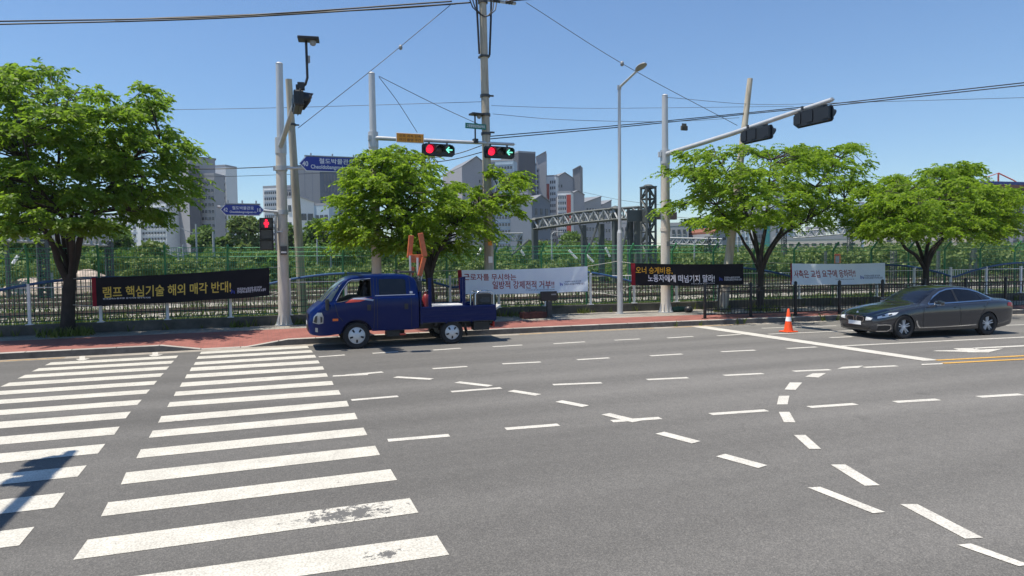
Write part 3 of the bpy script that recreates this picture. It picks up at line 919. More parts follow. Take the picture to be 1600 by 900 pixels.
# middle mast behind the bright tree, arm parallel to the road
MBs = (3.98, 24.5, 0.17)
mt_, mp_ = mast('traffic_mast', 'grey steel mast rising out of the middle tree, its arm carrying two lit red signals', MBs, (3.93, 24.5, 8.95), 6.66, 0.175, 0.12)
A0 = Vector(at(590, 216, 24.35)); A1 = Vector(at(803, 225.5, 24.35))
arm(mt_, MBs, [(3.95, 24.42, 6.68), A0, A1], [0.085, 0.075, 0.055])
mb = MB(); mb.box((3.80, 24.42, 6.68), (0.10, 0.16, 0.16)); mb.build('arm_clamp', 'galv', mt_, MBs)
def on_arm(px):
    x = at(px, 225, 24.30)[0]
    k = (x-A0.x)/(A1.x-A0.x)
    return Vector((x, 24.30, A0.z+(A1.z-A0.z)*k-0.10))
signal_head('traffic signal with red lamp and green arrow lit, nearer the orange sign', on_arm(685), 0.06)
signal_head('signal with red lamp and green arrow lit, at the arm tip beside the utility pole', on_arm(780), 0.06)
oc = on_arm(640)
t = thing('enforcement_sign', 'orange enforcement sign with dark lettering on the middle mast arm', 'sign', (oc.x, oc.y-0.10, oc.z+0.13))
mb = MB(); mb.bbox((0, 0, 0), (1.00, 0.03, 0.34), 0.008); mb.build('plate', 'sign_white', t)
mb = MB(); mb.box((0, -0.018, 0), (0.955, 0.012, 0.30)); mb.build('face', 'sign_orange', t)
mb = MB()
lettering(mb, '신호 과속 단속', lambda a, b: (-0.39+0.78*a, -0.0265, 0.015+0.105*b)); mb.build('lettering', 'letter_dark', t); mb = MB(); lettering(mb, '여기 촬영 구간', lambda a, b: (-0.39+0.78*a, -0.0265, -0.125+0.105*b))
mb.build('lettering', 'letter_dark', t)
gc = on_arm(743)
cctv('black surveillance camera on a straight stem above the green sign', (gc.x, gc.y+0.02, gc.z+0.10), 1.0, None, R(10), False)
t = thing('camera_sign', 'small green sign with pale lettering on the camera stem before the utility pole', 'sign', (gc.x+0.0, gc.y-0.03, gc.z+0.68))
mb = MB(); mb.bbox((0, -0.02, 0), (0.80, 0.02, 0.20), 0.005, Matrix.Rotation(R(1.5), 3, 'Y')); mb.build('plate', 'sign_green', t)
mb = MB(); lettering(mb, '고정형영상정보처리', lambda a, b: (-0.35+0.70*a, -0.033, -0.055+0.11*b-0.018*(a-0.5))); mb.build('lettering', 'letter_white', t)

# right mast with two heads seen from behind
RB = (15.21, 23.35, 0.17)
rt_, rp = mast('traffic_mast', 'thick tan and grey steel mast behind the black banner, long arm over the road', RB, (15.17, 23.3, 8.72), 6.35, 0.185, 0.125)
arm(rt_, RB, [(15.19, 23.25, 6.42), (14.85, 18.9, 6.42), (14.22, 14.0, 6.42)], [0.095, 0.08, 0.058])
mb = MB(); mb.box((15.0, 23.35, 6.42), (0.12, 0.2, 0.2)); mb.build('arm_clamp', 'galv', rt_, RB)
h1 = (14.62, 17.35, 6.36); h2 = (14.30, 14.72, 6.36)
signal_head('dark traffic signal seen from behind midway along the right mast arm', h1, R(95), False)
signal_head('dark traffic signal seen from behind at the tip of the right mast arm', h2, R(95), False)

for z_, m_ in ((1.75, 'sign_white'), (2.9, 'lamp_grey')):
    mb = MB(); q = rp(z_); mb.bbox((q.x+0.01, q.y-0.185, q.z), (0.15, 0.02, 0.20), 0.004); mb.build('notice_plate', m_, rt_, RB)
# street lamp
SLB = (13.32, 23.66, 0.17)
t = thing('street_lamp', 'slim grey street lamp with one short angled arm between the white and black banners', 'street lamp', SLB)
mb = MB()
B = Vector(SLB); T = Vector((13.33, 23.64, 8.95))
mb.tube([B, B+(T-B)*0.36], [0.115, 0.105], 16); mb.tube([B+(T-B)*0.36, B+(T-B)*0.375], [0.105, 0.07], 16); mb.tube([B+(T-B)*0.375, T], [0.068, 0.058], 16)
mb.lathe([(0.0, 0), (0.19, 0), (0.19, 0.025), (0, 0.025)], B, n=14)
mb.box(B+Vector((-0.02, -0.11, 1.1)), (0.12, 0.03, 0.28))
mb.build('pole', 'galv', t, SLB, 40)
lamp_e = Vector(at(996, 110, 22.2))
mb = MB(); mb.tube([T+Vector((0, 0, -0.05)), T+Vector((0.0, 0, 0.10))], 0.085, 12); mb.tube([T+Vector((0, 0, 0.02)), lamp_e], [0.05, 0.04], 10); mb.build('arm', 'galv', t, SLB, 40)
d = (lamp_e-T).normalized(); up = Vector((0, 0, 1)); sd = d.cross(up).normalized(); nn = sd.cross(d)
mb = MB(); V = []; n = 12
prof = [(-0.12, 0.03, 0.03), (0.0, 0.10, 0.07), (0.18, 0.17, 0.085), (0.38, 0.17, 0.075), (0.52, 0.11, 0.05), (0.58, 0.02, 0.015)]
for (q, ry, rz_) in prof:
    for k in range(n):
        w = 2*math.pi*k/n
        V.append(lamp_e+d*q+sd*ry*math.cos(w)+nn*(rz_*math.sin(w) if math.sin(w) > 0 else 0.35*rz_*math.sin(w)))
mb.add(V, [(i*n+k, i*n+(k+1) % n, (i+1)*n+(k+1) % n, (i+1)*n+k) for i in range(5) for k in range(n)])
mb.build('lamp_head', 'lamp_grey', t, SLB, 50)

# concrete utility poles
def upole(label, base, top, r0, r1, hardware=True, m='pole_conc'):
    t = thing('utility_pole', label, 'utility pole', base)
    mb = MB(); B, T = Vector(base), Vector(top)
    mb.tube([B+(T-B)*k/6 for k in range(7)], [r0+(r1-r0)*k/6 for k in range(7)], 18)
    mb.build('pole', m, t, base, 40)
    return t, lambda z: B+(T-B)*((z-B.z)/(T.z-B.z))
UB = (8.20, 24.45, 0.17)
ut, up_ = upole('tall grey concrete utility pole with crossarm cables at the top of the picture', UB, (8.05, 24.45, 13.6), 0.19, 0.125)
mb = MB()
for z in (11.9, 8.45, 7.75, 7.05): mb.lathe([(0.14, -0.05), (0.185, -0.05), (0.185, 0.05), (0.14, 0.05)], up_(z), n=14)
for z in (8.45, 7.1): mb.box(up_(z)+Vector((0.22, -0.1, 0)), (0.16, 0.05, 0.06))
mb.box(up_(9.9)+Vector((0, 0.0, 0)), (0.36, 0.36, 0.07))
mb.build('pole_band', 'steel_dark', ut, UB)
for z_ in (2.35, 3.0):
    mb = MB(); q = up_(z_); mb.bbox((q.x, q.y-0.185, q.z), (0.16, 0.02, 0.24), 0.004); mb.build('number_tag', 'sign_white' if z_ < 2.5 else 'sign_orange', ut, UB)
mb = MB()
zc = 12.0
mb.box(up_(zc), (2.6, 0.09, 0.09)); mb.box(up_(zc+0.55), (2.0, 0.09, 0.09))
mb.build('crossarm', 'galv', ut, UB)
for dx in (-1.05, -0.55, 0.55, 1.05):
    mb = MB(); p = up_(zc)+Vector((dx, -0.02, 0))
    mb.tube([p+Vector((-0.26*np.sign(dx)*-1, 0, 0)), p], 0.03, 8); mb.lathe([(0.0, -0.18), (0.06, -0.16), (0.075, -0.1), (0.05, -0.06), (0.08, 0.0), (0.05, 0.05), (0.075, 0.1), (0.0, 0.16)], p, 'x', 10)
    mb.build('insulator', 'steel_dark', ut, UB, 50)
mb = MB()
q = up_(zc)
for dx, z0 in ((-0.62, 0.1), (-0.5, 0.15), (0.55, 0.1), (0.42, 0.1)):
    mb.tube([q+Vector((dx, -0.1, z0)), q+Vector((dx*0.75, -0.22, -0.42)), q+Vector((dx*0.3, -0.25, -0.66)), q+Vector((0, -0.2, -0.70))], 0.022, 6)
for dx in (-0.20, 0.20):
    mb.tube([q+Vector((dx*1.5, -0.12, 0.2)), q+Vector((dx*1.3, -0.14, -0.8)), q+Vector((dx, -0.12, -2.05))], 0.04, 8)
mb.build('drop_cable', 'wire', ut, UB, 40)
l2 = Vector(at(474, 490, 26.3)); l2.z = 0.2
lt2, lp2 = upole('leaning grey concrete pole close behind the left tan mast', tuple(l2), tuple(at(451, 124, 26.0)), 0.175, 0.115)
mb = MB(); mb.lathe([(0.13, -0.04), (0.16, -0.04), (0.16, 0.04), (0.13, 0.04)], lp2(7.3), n=12); mb.box(lp2(7.3)+Vector((0.2, 0, 0)), (0.14, 0.05, 0.05)); mb.build('pole_band', 'steel_dark', lt2, tuple(l2))
R2 = (17.38, 22.6, 0.17)
rt2, rp2 = upole('weathered leaning pole behind the black banner, standing in the crown of a tree', R2, tuple(at(1172, 123, 22.6)), 0.19, 0.105)
mb = MB(); mb.box(Vector(R2)+Vector((-0.24, -0.05, 0.55)), (0.05, 0.07, 1.1), Matrix.Rotation(R(5), 3, 'Y')); mb.build('ground_wire_guard', 'wall_conc', rt2, R2)

# mast off the left edge whose arm shadow falls across the crossing
NB = (-4.45, -1.6, 0.15)
nt_, np_ = mast('traffic_mast', 'grey steel mast on the near pavement beside the crossing', NB, (-4.45, -1.6, 8.8), 6.35, 0.185, 0.125)
arm(nt_, NB, [(-4.45, -1.5, 6.4), (-4.42, 4, 6.45), (-4.40, 9.95, 6.5)], [0.10, 0.09, 0.07])
signal_head('traffic signal at the end of the near mast arm', (-4.42, 9.2, 6.45), R(-90), False)

# ------------------------------------------------------------------ overhead wires
def wire(name, label, strands, r, m='wire', cat='cable', sag=0.0, extra=None, group=None):
    """strands: list of point lists (px, py, Y)"""
    P0 = at(*strands[0][0])
    t = thing(name, label, cat, tuple(P0), 0, group)
    for s_ in strands:
        P = [Vector(at(*p)) for p in s_]
        pts = []
        for i in range(len(P)-1):
            for k in range(8):
                u = k/8
                a = P[max(i-1, 0)]; b = P[i]; c = P[i+1]; d_ = P[min(i+2, len(P)-1)]
                if i == 0: a = b*2-c
                if i+2 >= len(P): d_ = c*2-b
                pts.append(0.5*((2*b)+(c-a)*u+(2*a-5*b+4*c-d_)*u*u+(3*b-a-3*c+d_)*u**3))
        pts.append(P[-1])
        if sag and len(P) == 2:
            L_ = len(pts)-1
            pts = [q-Vector((0, 0, 4*sag*(i/L_)*(1-i/L_))) for i, q in enumerate(pts)]
        mb = MB(); mb.tube(pts, r, 6); mb.build('strand', m, t, tuple(P0), 60)
    for (p, rr) in (extra or []):
        mb = MB(); q = Vector(at(*p))
        mb.lathe([(0, -rr*1.4), (rr*0.8, -rr), (rr, 0), (rr*0.8, rr), (0, rr*1.4)], q, n=10); mb.build('insulator', 'lamp_grey', t, tuple(P0), 60)
    return t
wire('power_line', 'bundle of black cables from the top left edge to the utility pole', [[(-40, 34, 30), (340, 26, 27), (706, 2, 24.5)], [(-40, 39, 30.3), (340, 28.5, 27.3), (712, 6, 24.5)], [(180, 31, 29), (560, 16, 26), (735, 4, 24.5)]], 0.028, 'wire')
wire('power_line', 'short thick black cable leaving the utility pole at the top edge', [[(790, 3, 24.4), (820, -1, 24.2), (960, -10, 23.5)]], 0.034)
wire('guy_wire', 'diagonal wire with a pale insulator from the left leaning pole up to the utility pole', [[(466, 200, 26.1), (585, 106, 25.4), (706, 6, 24.5)]], 0.013, 'wire_grey', extra=[((626, 74, 25.1), 0.07)])
wire('guy_wire', 'thin wire from the top of the middle mast down to the utility pole', [[(592, 119, 24.5), (680, 163, 24.5), (752, 196, 24.4)]], 0.012, 'wire_grey')
wire('guy_wire', 'short thin wire from the top of the middle mast down to the orange sign', [[(592, 120, 24.5), (622, 160, 24.5), (652, 207, 24.4)]], 0.011, 'wire_grey')
wire('guy_wire', 'long diagonal wire with a pale insulator from the utility pole down to the right', [[(822, 4, 24.4), (975, 101, 23.7), (1152, 196, 22.7)]], 0.012, 'wire_grey', extra=[((972, 99.5, 23.7), 0.075)])
wire('power_line', 'thick black cable sagging from the utility pole to the right edge', [[(766, 217, 24.4), (965, 199, 23.8), (1170, 178, 22.5), (1330, 162, 19), (1620, 131, 15)], [(766, 213, 24.4), (965, 196, 23.8), (1170, 176, 22.5), (1330, 159, 19), (1620, 127, 15)]], 0.019)
wire('telephone_line', 'thin pale wire running right from the utility pole above the thick cable', [[(768, 165, 24.4), (900, 169, 24), (1035, 168.5, 23.5), (1240, 166, 22.5)]], 0.008, 'wire_grey', 'wire')
wire('telephone_line', 'second thin wire running right from the utility pole', [[(770, 178, 24.4), (880, 187, 24), (1040, 190, 23.4), (1155, 184, 22.7)]], 0.009, 'wire_grey', 'wire')
wire('telephone_line', 'thin wire from the right mast top over the trees to the right edge', [[(1041, 152, 23.2), (1180, 163, 22.4), (1330, 160, 20), (1620, 152, 17)]], 0.009, 'wire_grey', 'wire')
wire('telephone_line', 'thin wire from the left tree to the upper utility pole band', [[(230, 172, 27), (450, 168, 26), (752, 159, 24.5)]], 0.009, 'wire_grey', 'wire')
wire('power_line', 'black cable at sign height passing both left poles into the middle tree', [[(200, 264, 27), (330, 264, 26.6), (440, 260, 26.2), (590, 253, 25.4), (700, 243, 24.8), (757, 226, 24.5)], [(590, 256, 25.4), (690, 252, 24.8), (760, 236, 24.5)]], 0.017)
wire('telephone_line', 'thin wire below the black cable left of the tan mast', [[(190, 277, 27), (345, 276, 26.6), (600, 267, 25.4)]], 0.009, 'wire_grey', 'wire')
q = at(1069, 197, 23)
t = thing('cable_box', 'small pale box hanging on the thick cable right of the right mast', 'cable box', tuple(q))
mb = MB(); mb.bbox((0, 0, -0.08), (0.28, 0.10, 0.18), 0.02); mb.box((0, 0, 0.04), (0.2, 0.03, 0.12)); mb.build('case', 'wall_conc', t)

# ------------------------------------------------------------------ vehicle helpers
MT['truck_blue'] = mat('dark blue truck paint', (0.001, 0.010, 0.078), 0.28, coat=0.22, spec=0.12)
MT['truck_in'] = mat('dark cab interior', (0.012, 0.012, 0.014), 0.8)
MT['glass_dark'] = mat('tinted glass', (0.006, 0.008, 0.014), 0.05, spec=0.38)
MT['glass_screen'] = mat('windscreen glass', (0.055, 0.075, 0.080), 0.05, spec=0.8)
MT['car_grey'] = mat('dark grey metallic paint', (0.036, 0.041, 0.052), 0.19, metal=0.5, coat=1.0)
MT['chrome'] = mat('chrome trim', (0.62, 0.63, 0.65), 0.18, metal=1.0)
MT['tyre'] = mat('tyre rubber', (0.018, 0.018, 0.019), 0.85, noise=0.2)
MT['alloy'] = mat('alloy wheel', (0.70, 0.71, 0.73), 0.35, metal=0.15)
MT['hubcap'] = mat('silver hubcap', (0.58, 0.59, 0.60), 0.4, metal=0.35)
MT['lamp_glass'] = mat('headlamp glass', (0.30, 0.32, 0.35), 0.12, spec=0.8, metal=0.3)
MT['lamp_clear'] = mat('clear headlamp', (0.62, 0.65, 0.68), 0.12, spec=0.8)
MT['amber'] = mat('amber lens', (0.75, 0.16, 0.02), 0.3)
MT['tail_red'] = mat('red tail lens', (0.35, 0.01, 0.012), 0.2)
MT['plate'] = mat('number plate', (0.74, 0.76, 0.78), 0.4)
MT['orange_crane'] = mat('orange crane paint', (0.52, 0.125, 0.045), 0.5, noise=0.15)
MT['decal_red'] = mat('red decal', (0.55, 0.06, 0.035), 0.4)
MT['decal_grey'] = mat('grey decal', (0.30, 0.33, 0.42), 0.4)
MT['bottle_red'] = mat('dark red bottle paint', (0.20, 0.02, 0.025), 0.4)
MT['white_board'] = mat('white board', (0.50, 0.51, 0.53), 0.6, noise=0.08)

def cr(tab, x):
    """smooth interpolation through table rows (x, a, b ...)"""
    T = np.array(tab, float)
    xs = T[:, 0]
    out = []
    for c in range(1, T.shape[1]):
        y = T[:, c]
        h = np.diff(xs); dl = np.diff(y)/h
        m = np.zeros_like(y)
        for i in range(1, len(y)-1):
            m[i] = 0 if dl[i-1]*dl[i] <= 0 else 2*dl[i-1]*dl[i]/(dl[i-1]+dl[i])
        m[0] = dl[0]; m[-1] = dl[-1]
        i = int(np.clip(np.searchsorted(xs, x)-1, 0, len(h)-1))
        t = (x-xs[i])/h[i]
        t = min(1, max(0, t))
        out.append((1+2*t)*(1-t)**2*y[i]+t*(1-t)**2*h[i]*m[i]+t*t*(3-2*t)*y[i+1]+t*t*(t-1)*h[i]*m[i+1])
    return out

def loft(xs, ring):
    """closed body from half rings (y>=0) at stations xs, bottom centre first, top centre last"""
    V, F = [], []
    n = None
    for x in xs:
        h = ring(x)
        full = [(x, y, z) for y, z in h]+[(x, -y, z) for y, z in h[-2:0:-1]]
        n = len(full)
        V += full
    m = len(xs)
    F = [(i*n+k, i*n+(k+1) % n, (i+1)*n+(k+1) % n, (i+1)*n+k) for i in range(m-1) for k in range(n)]
    # end caps as strips across
    def cap(i):
        b = i*n; hn = n//2
        r = []
        for k in range(hn):
            a1, a2 = b+k, b+k+1
            c1, c2 = b+(n-k) % n, b+(n-k-1) % n
            if a1 == c1: r.append((a1, a2, c2))
            elif a2 == c2: r.append((a1, a2, c1))
            else: r.append((a1, a2, c2, c1))
        return r
    F += cap(0)+cap(m-1)
    return V, F
def ring_smooth(pts, sub=3):
    P = np.array(pts, float); out = []
    for i in range(len(P)-1):
        a = P[max(i-1, 0)]; b = P[i]; c = P[i+1]; d = P[min(i+2, len(P)-1)]
        for k in range(sub):
            u = k/sub
            q = 0.5*((2*b)+(c-a)*u+(2*a-5*b+4*c-d)*u*u+(3*b-a-3*c+d)*u**3)
            out.append((max(0.0, q[0]), q[1]))
    out.append(tuple(P[-1]))
    out[0] = (0.0, out[0][1]); out[-1] = (0.0, out[-1][1])
    return out

def cut(ob, cutters):
    for c in cutters:
        c.parent = ob.parent
        m = ob.modifiers.new('cut', 'BOOLEAN')
        m.operation = 'DIFFERENCE'; m.solver = 'MANIFOLD'; m.object = c
    bpy.context.view_layer.update()
    dg = bpy.context.evaluated_depsgraph_get()
    me = bpy.data.meshes.new_from_object(ob.evaluated_get(dg))
    ob.modifiers.clear()
    old = ob.data; ob.data = me; bpy.data.meshes.remove(old)
    for c in cutters:
        cm = c.data; bpy.data.objects.remove(c); bpy.data.meshes.remove(cm)
    me.shade_smooth(); me.set_sharp_from_angle(angle=R(34))

class Skin:
    """panels laid onto a body surface by projecting an outline along a direction"""
    def __init__(s, V, F): s.b = BVHTree.FromPolygons([Vector(v) for v in V], F)
    def panel(s, mb, poly, O, u, v, d, eps=0.004, step=0.07, mi=0):
        O, u, v, d = Vector(O), Vector(u), Vector(v), Vector(d).normalized()
        bm = bmesh.new()
        bm.faces.new([bm.verts.new((a, b, 0)) for a, b in poly])
        lo = [min(p[k] for p in poly) for k in (0, 1)]; hi = [max(p[k] for p in poly) for k in (0, 1)]
        for k in (0, 1):
            n = int((hi[k]-lo[k])/step)
            for i in range(1, n+1):
                co = [0, 0, 0]; no = [0, 0, 0]
                co[k] = lo[k]+i*(hi[k]-lo[k])/(n+1); no[k] = 1
                bmesh.ops.bisect_plane(bm, geom=list(bm.verts)+list(bm.edges)+list(bm.faces), plane_co=co, plane_no=no)
        bmesh.ops.triangulate(bm, faces=bm.faces)
        bm.verts.index_update()
        P = []
        for q in bm.verts:
            o = O+u*q.co.x+v*q.co.y
            hit, nrm, idx, dist = s.b.ray_cast(o, d)
            if hit is None:
                hit, nrm, idx, dist = s.b.find_nearest(o+d*1.2)
            if nrm.dot(d) > 0: nrm = -nrm
            P.append(hit+nrm*eps*0.7-d*eps*0.6)
        F = [[q.index for q in f.verts] for f in bm.faces]
        bm.free()
        mb.add(P, F, mi)
    def side(s, mb, poly, eps=0.004, sg=-1, **k): s.panel(mb, poly, (0, sg*3, 0), (1, 0, 0), (0, 0, 1), (0, -sg, 0), eps, **k)
    def top(s, mb, poly, eps=0.004, **k): s.panel(mb, poly, (0, 0, 4), (1, 0, 0), (0, 1, 0), (0, 0, -1), eps, **k)
    def front(s, mb, poly, eps=0.004, sg=1, **k): s.panel(mb, poly, (-3*sg, 0, 0) if sg > 0 else (9, 0, 0), (0, 1, 0), (0, 0, 1), (sg, 0, 0), eps, **k)

def ribbon(pts, w):
    """closed outline of a 2-D polyline with width w"""
    P = [Vector((a, b, 0)) for a, b in pts]
    L_, R_ = [], []
    for i, p in enumerate(P):
        t = (P[min(i+1, len(P)-1)]-P[max(i-1, 0)]).normalized()
        n = Vector((-t.y, t.x, 0))*w/2
        L_.append(((p+n).x, (p+n).y)); R_.append(((p-n).x, (p-n).y))
    return L_+R_[::-1]
def ribbon_quads(skin, mb, pts, w, eps, sg=-1, step=0.06):
    r = ribbon(pts, w); n = len(pts)
    for i in range(n-1): skin.side(mb, [r[i], r[i+1], r[2*n-2-i], r[2*n-1-i]], eps, sg, step=step)

def wheel(parent, x, y, r, w, side, style):
    tm = MB()
    h = w/2
    prof = [(r*0.62, -h*0.86), (r*0.70, -h), (r*0.93, -h*0.96), (r*0.985, -h*0.78), (r, -h*0.5), (r, h*0.5), (r*0.985, h*0.78), (r*0.93, h*0.96), (r*0.70, h), (r*0.62, h*0.86), (r*0.60, 0), (r*0.62, -h*0.86)]
    tm.lathe(prof, (x, y, r), 'y', 36)
    ob = tm.build('wheel', 'tyre', parent, smooth=40)
    rm = MB(); yo = y+side*h*0.80
    if style == 'alloy':
        R0 = r*0.70
        rm.lathe([(R0, side*h*0.10), (R0, side*0.0), (R0*0.93, side*-0.03), (R0*0.90, side*-0.10)], (x, yo, r), 'y', 36)
        rm.lathe([(0.0, side*0.005), (R0*0.16, side*0.0), (R0*0.20, side*-0.03), (R0*0.2, side*-0.06)], (x, yo-side*0.01, r), 'y', 20)
        for k in range(5):
            for da in (-0.17, 0.17):
                a = 2*math.pi*k/5+math.pi/2
                c = np.array([math.cos(a), math.sin(a)]); t_ = np.array([-c[1], c[0]])
                p0 = c*R0*0.12+t_*R0*0.06*np.sign(da); p1 = np.array([math.cos(a+da), math.sin(a+da)])*R0*0.95
                dv = (p1-p0)/np.linalg.norm(p1-p0); nv = np.array([-dv[1], dv[0]])
                q = [p0+nv*R0*0.04, p1+nv*R0*0.042, p1-nv*R0*0.042, p0-nv*R0*0.04]
                rm.add([(x+a_, yo-side*0.012, r+b_) for a_, b_ in q]+[(x+a_, yo-side*0.055, r+b_) for a_, b_ in q], [(0, 1, 2, 3), (4, 7, 6, 5), (0, 4, 5, 1), (1, 5, 6, 2), (2, 6, 7, 3), (3, 7, 4, 0)])
        rm.build('rim', 'alloy', ob, smooth=35)
        bk = MB(); bk.lathe([(0, 0), (R0*0.98, 0)], (x, yo-side*0.075, r), 'y', 28); bk.lathe([(R0*0.3, side*0.012), (R0*0.66, side*0.012), (R0*0.66, 0)], (x, yo-side*0.072, r), 'y', 28)
        bk.build('brake_disc', 'steel_dark', ob)
    else:
        R0 = r*0.63
        rm.lathe([(R0*1.02, side*-0.03), (R0, side*0.005), (R0*0.92, side*0.015), (R0*0.88, side*-0.005), (R0*0.42, side*0.03), (R0*0.25, side*0.045), (R0*0.12, side*0.04), (0, side*0.035)], (x, yo, r), 'y', 36)
        rm.build('hubcap', 'hubcap', ob, smooth=35)
        hm = MB()
        for k in range(5):
            a = 2*math.pi*(k+0.5)/5+math.pi/2
            q = [(0.52, -0.20), (0.86, -0.13), (0.86, 0.13), (0.52, 0.20), (0.46, 0)]
            P = []
            for (rr, da) in q:
                P.append((x+R0*rr*math.cos(a+da), yo+side*(0.004+0.028*(0.88-rr)/0.46+0.004), r+R0*rr*math.sin(a+da)))
            hm.add(P, [tuple(range(5))])
        hm.build('hubcap_slot', 'tyre', ob)
    return ob
def arch(x, r, y0, y1, z):
    mb = MB()
    n = 28
    mb.prism([(x+r*math.cos(2*math.pi*k/n), z+r*math.sin(2*math.pi*k/n)) for k in range(n)], abs(y1-y0), 'y', (0, (y0+y1)/2, 0))
    o = mb.build('wheel_cut', 'black')
    return o

# ------------------------------------------------------------------ grey sedan
CW = 0.938
CA = R(-6.6)
ca, sa = math.cos(CA), math.sin(CA)
W0 = Vector((16.79, 14.01, 0))                       # contact of the near front wheel
near = 0.82*CW
CO = W0+Vector((-sa, ca, 0))*near - Vector((ca, sa, 0))*0.92*CW
car = thing('parked_car', 'dark grey metallic saloon with chrome window trim waiting at the stop line', 'car', tuple(CO), CA)
car.scale = (CW, CW, 0.965)
CT = [  # x, zbottom, halfwidth, shoulder z, top z, top halfwidth
    (0.00, 0.30, 0.60, 0.56, 0.66, 0.44), (0.06, 0.22, 0.74, 0.61, 0.72, 0.54), (0.18, 0.18, 0.84, 0.66, 0.775, 0.60), (0.45, 0.17, 0.905, 0.735, 0.845, 0.66), (0.92, 0.17, 0.94, 0.825, 0.925, 0.70),
    (1.45, 0.17, 0.945, 0.895, 0.985, 0.72), (1.62, 0.17, 0.945, 0.91, 1.03, 0.715), (1.95, 0.17, 0.945, 0.925, 1.22, 0.665), (2.28, 0.17, 0.945, 0.935, 1.375, 0.615), (2.60, 0.17, 0.945, 0.94, 1.455, 0.60),
    (3.00, 0.17, 0.948, 0.95, 1.48, 0.60), (3.45, 0.17, 0.95, 0.96, 1.455, 0.595), (3.85, 0.17, 0.95, 0.975, 1.36, 0.60), (4.15, 0.17, 0.945, 0.985, 1.245, 0.615), (4.45, 0.18, 0.935, 0.99, 1.125, 0.66),
    (4.60, 0.20, 0.925, 0.985, 1.09, 0.70), (4.85, 0.24, 0.895, 0.975, 1.075, 0.70), (4.99, 0.28, 0.86, 0.955, 1.06, 0.66), (5.06, 0.33, 0.81, 0.92, 1.00, 0.60), (5.10, 0.40, 0.74, 0.86, 0.90, 0.50)]
def cring(x):
    zl, w, zs, zt, wt = cr(CT, x)
    g = max(0.0, min(1.0, (zt-zs-0.09)/0.2))
    pts = [(0, zl), (w*0.55, zl), (w*0.90, zl+0.02), (w*0.965, zl+0.10), (w*0.985, zl+(zs-zl)*0.36), (w*1.0, zl+(zs-zl)*0.62), (w*0.998, zl+(zs-zl)*0.80), (w*0.975, zs-0.025), (w*0.935, zs+0.018),
           (w*0.905*(g)+(1-g)*(w*0.90), zs+0.04), (wt+(w*0.905-wt)*0.52, zs+0.04+(zt-0.055-zs-0.04)*0.50), (wt+0.012, zt-0.062), (wt*0.90, zt-0.022), (wt*0.5, zt-0.004), (0, zt)]
    return ring_smooth(pts, 3)
cx = sorted(set(list(np.linspace(0, 0.5, 14))+list(np.linspace(0.5, 4.7, 64))+list(np.linspace(4.7, 5.1, 12))))
CV, CF = loft(cx, cring)
csk = Skin(CV, CF)
bm_ = MB().add(CV, CF)
body = bm_.build('body', ['car_grey', 'black'], car)
FWX, RWX = 0.92, 3.99
arches = []
for xx in (FWX, RWX):
    for sg in (-1, 1): arches.append(arch(xx, 0.375, sg*0.66, sg*1.2, 0.335))
cut(body, arches)
for xx in (FWX, RWX):
    for sg in (-1, 1): wheel(car, xx, sg*0.82, 0.345, 0.25, sg, 'alloy')
ul = MB(); ul.box((2.55, 0, 0.40), (4.2, 1.25, 0.30)); ul.build('underbody', 'black', car)
DLO = [(1.83, 0.965), (4.16, 1.035), (4.27, 1.10), (4.20, 1.155), (3.90, 1.275), (3.52, 1.365), (3.05, 1.405), (2.70, 1.385), (2.42, 1.315), (2.15, 1.185)]
def shrink(poly, d):
    c = np.mean(poly, 0); out = []
    P = [np.array(p) for p in poly]; n = len(P)
    for i in range(n):
        a, b, c_ = P[i-1], P[i], P[(i+1) % n]
        t = (c_-a)/np.linalg.norm(c_-a); nn_ = np.array([-t[1], t[0]])
        if np.dot(nn_, c-b) < 0: nn_ = -nn_
        out.append(tuple(b+nn_*d))
    return out
def ring_panels(skin, mb, outer, inner, eps, sg):
    n = len(outer)
    for i in range(n): skin.side(mb, [outer[i], outer[(i+1) % n], inner[(i+1) % n], inner[i]], eps, sg, step=0.08)
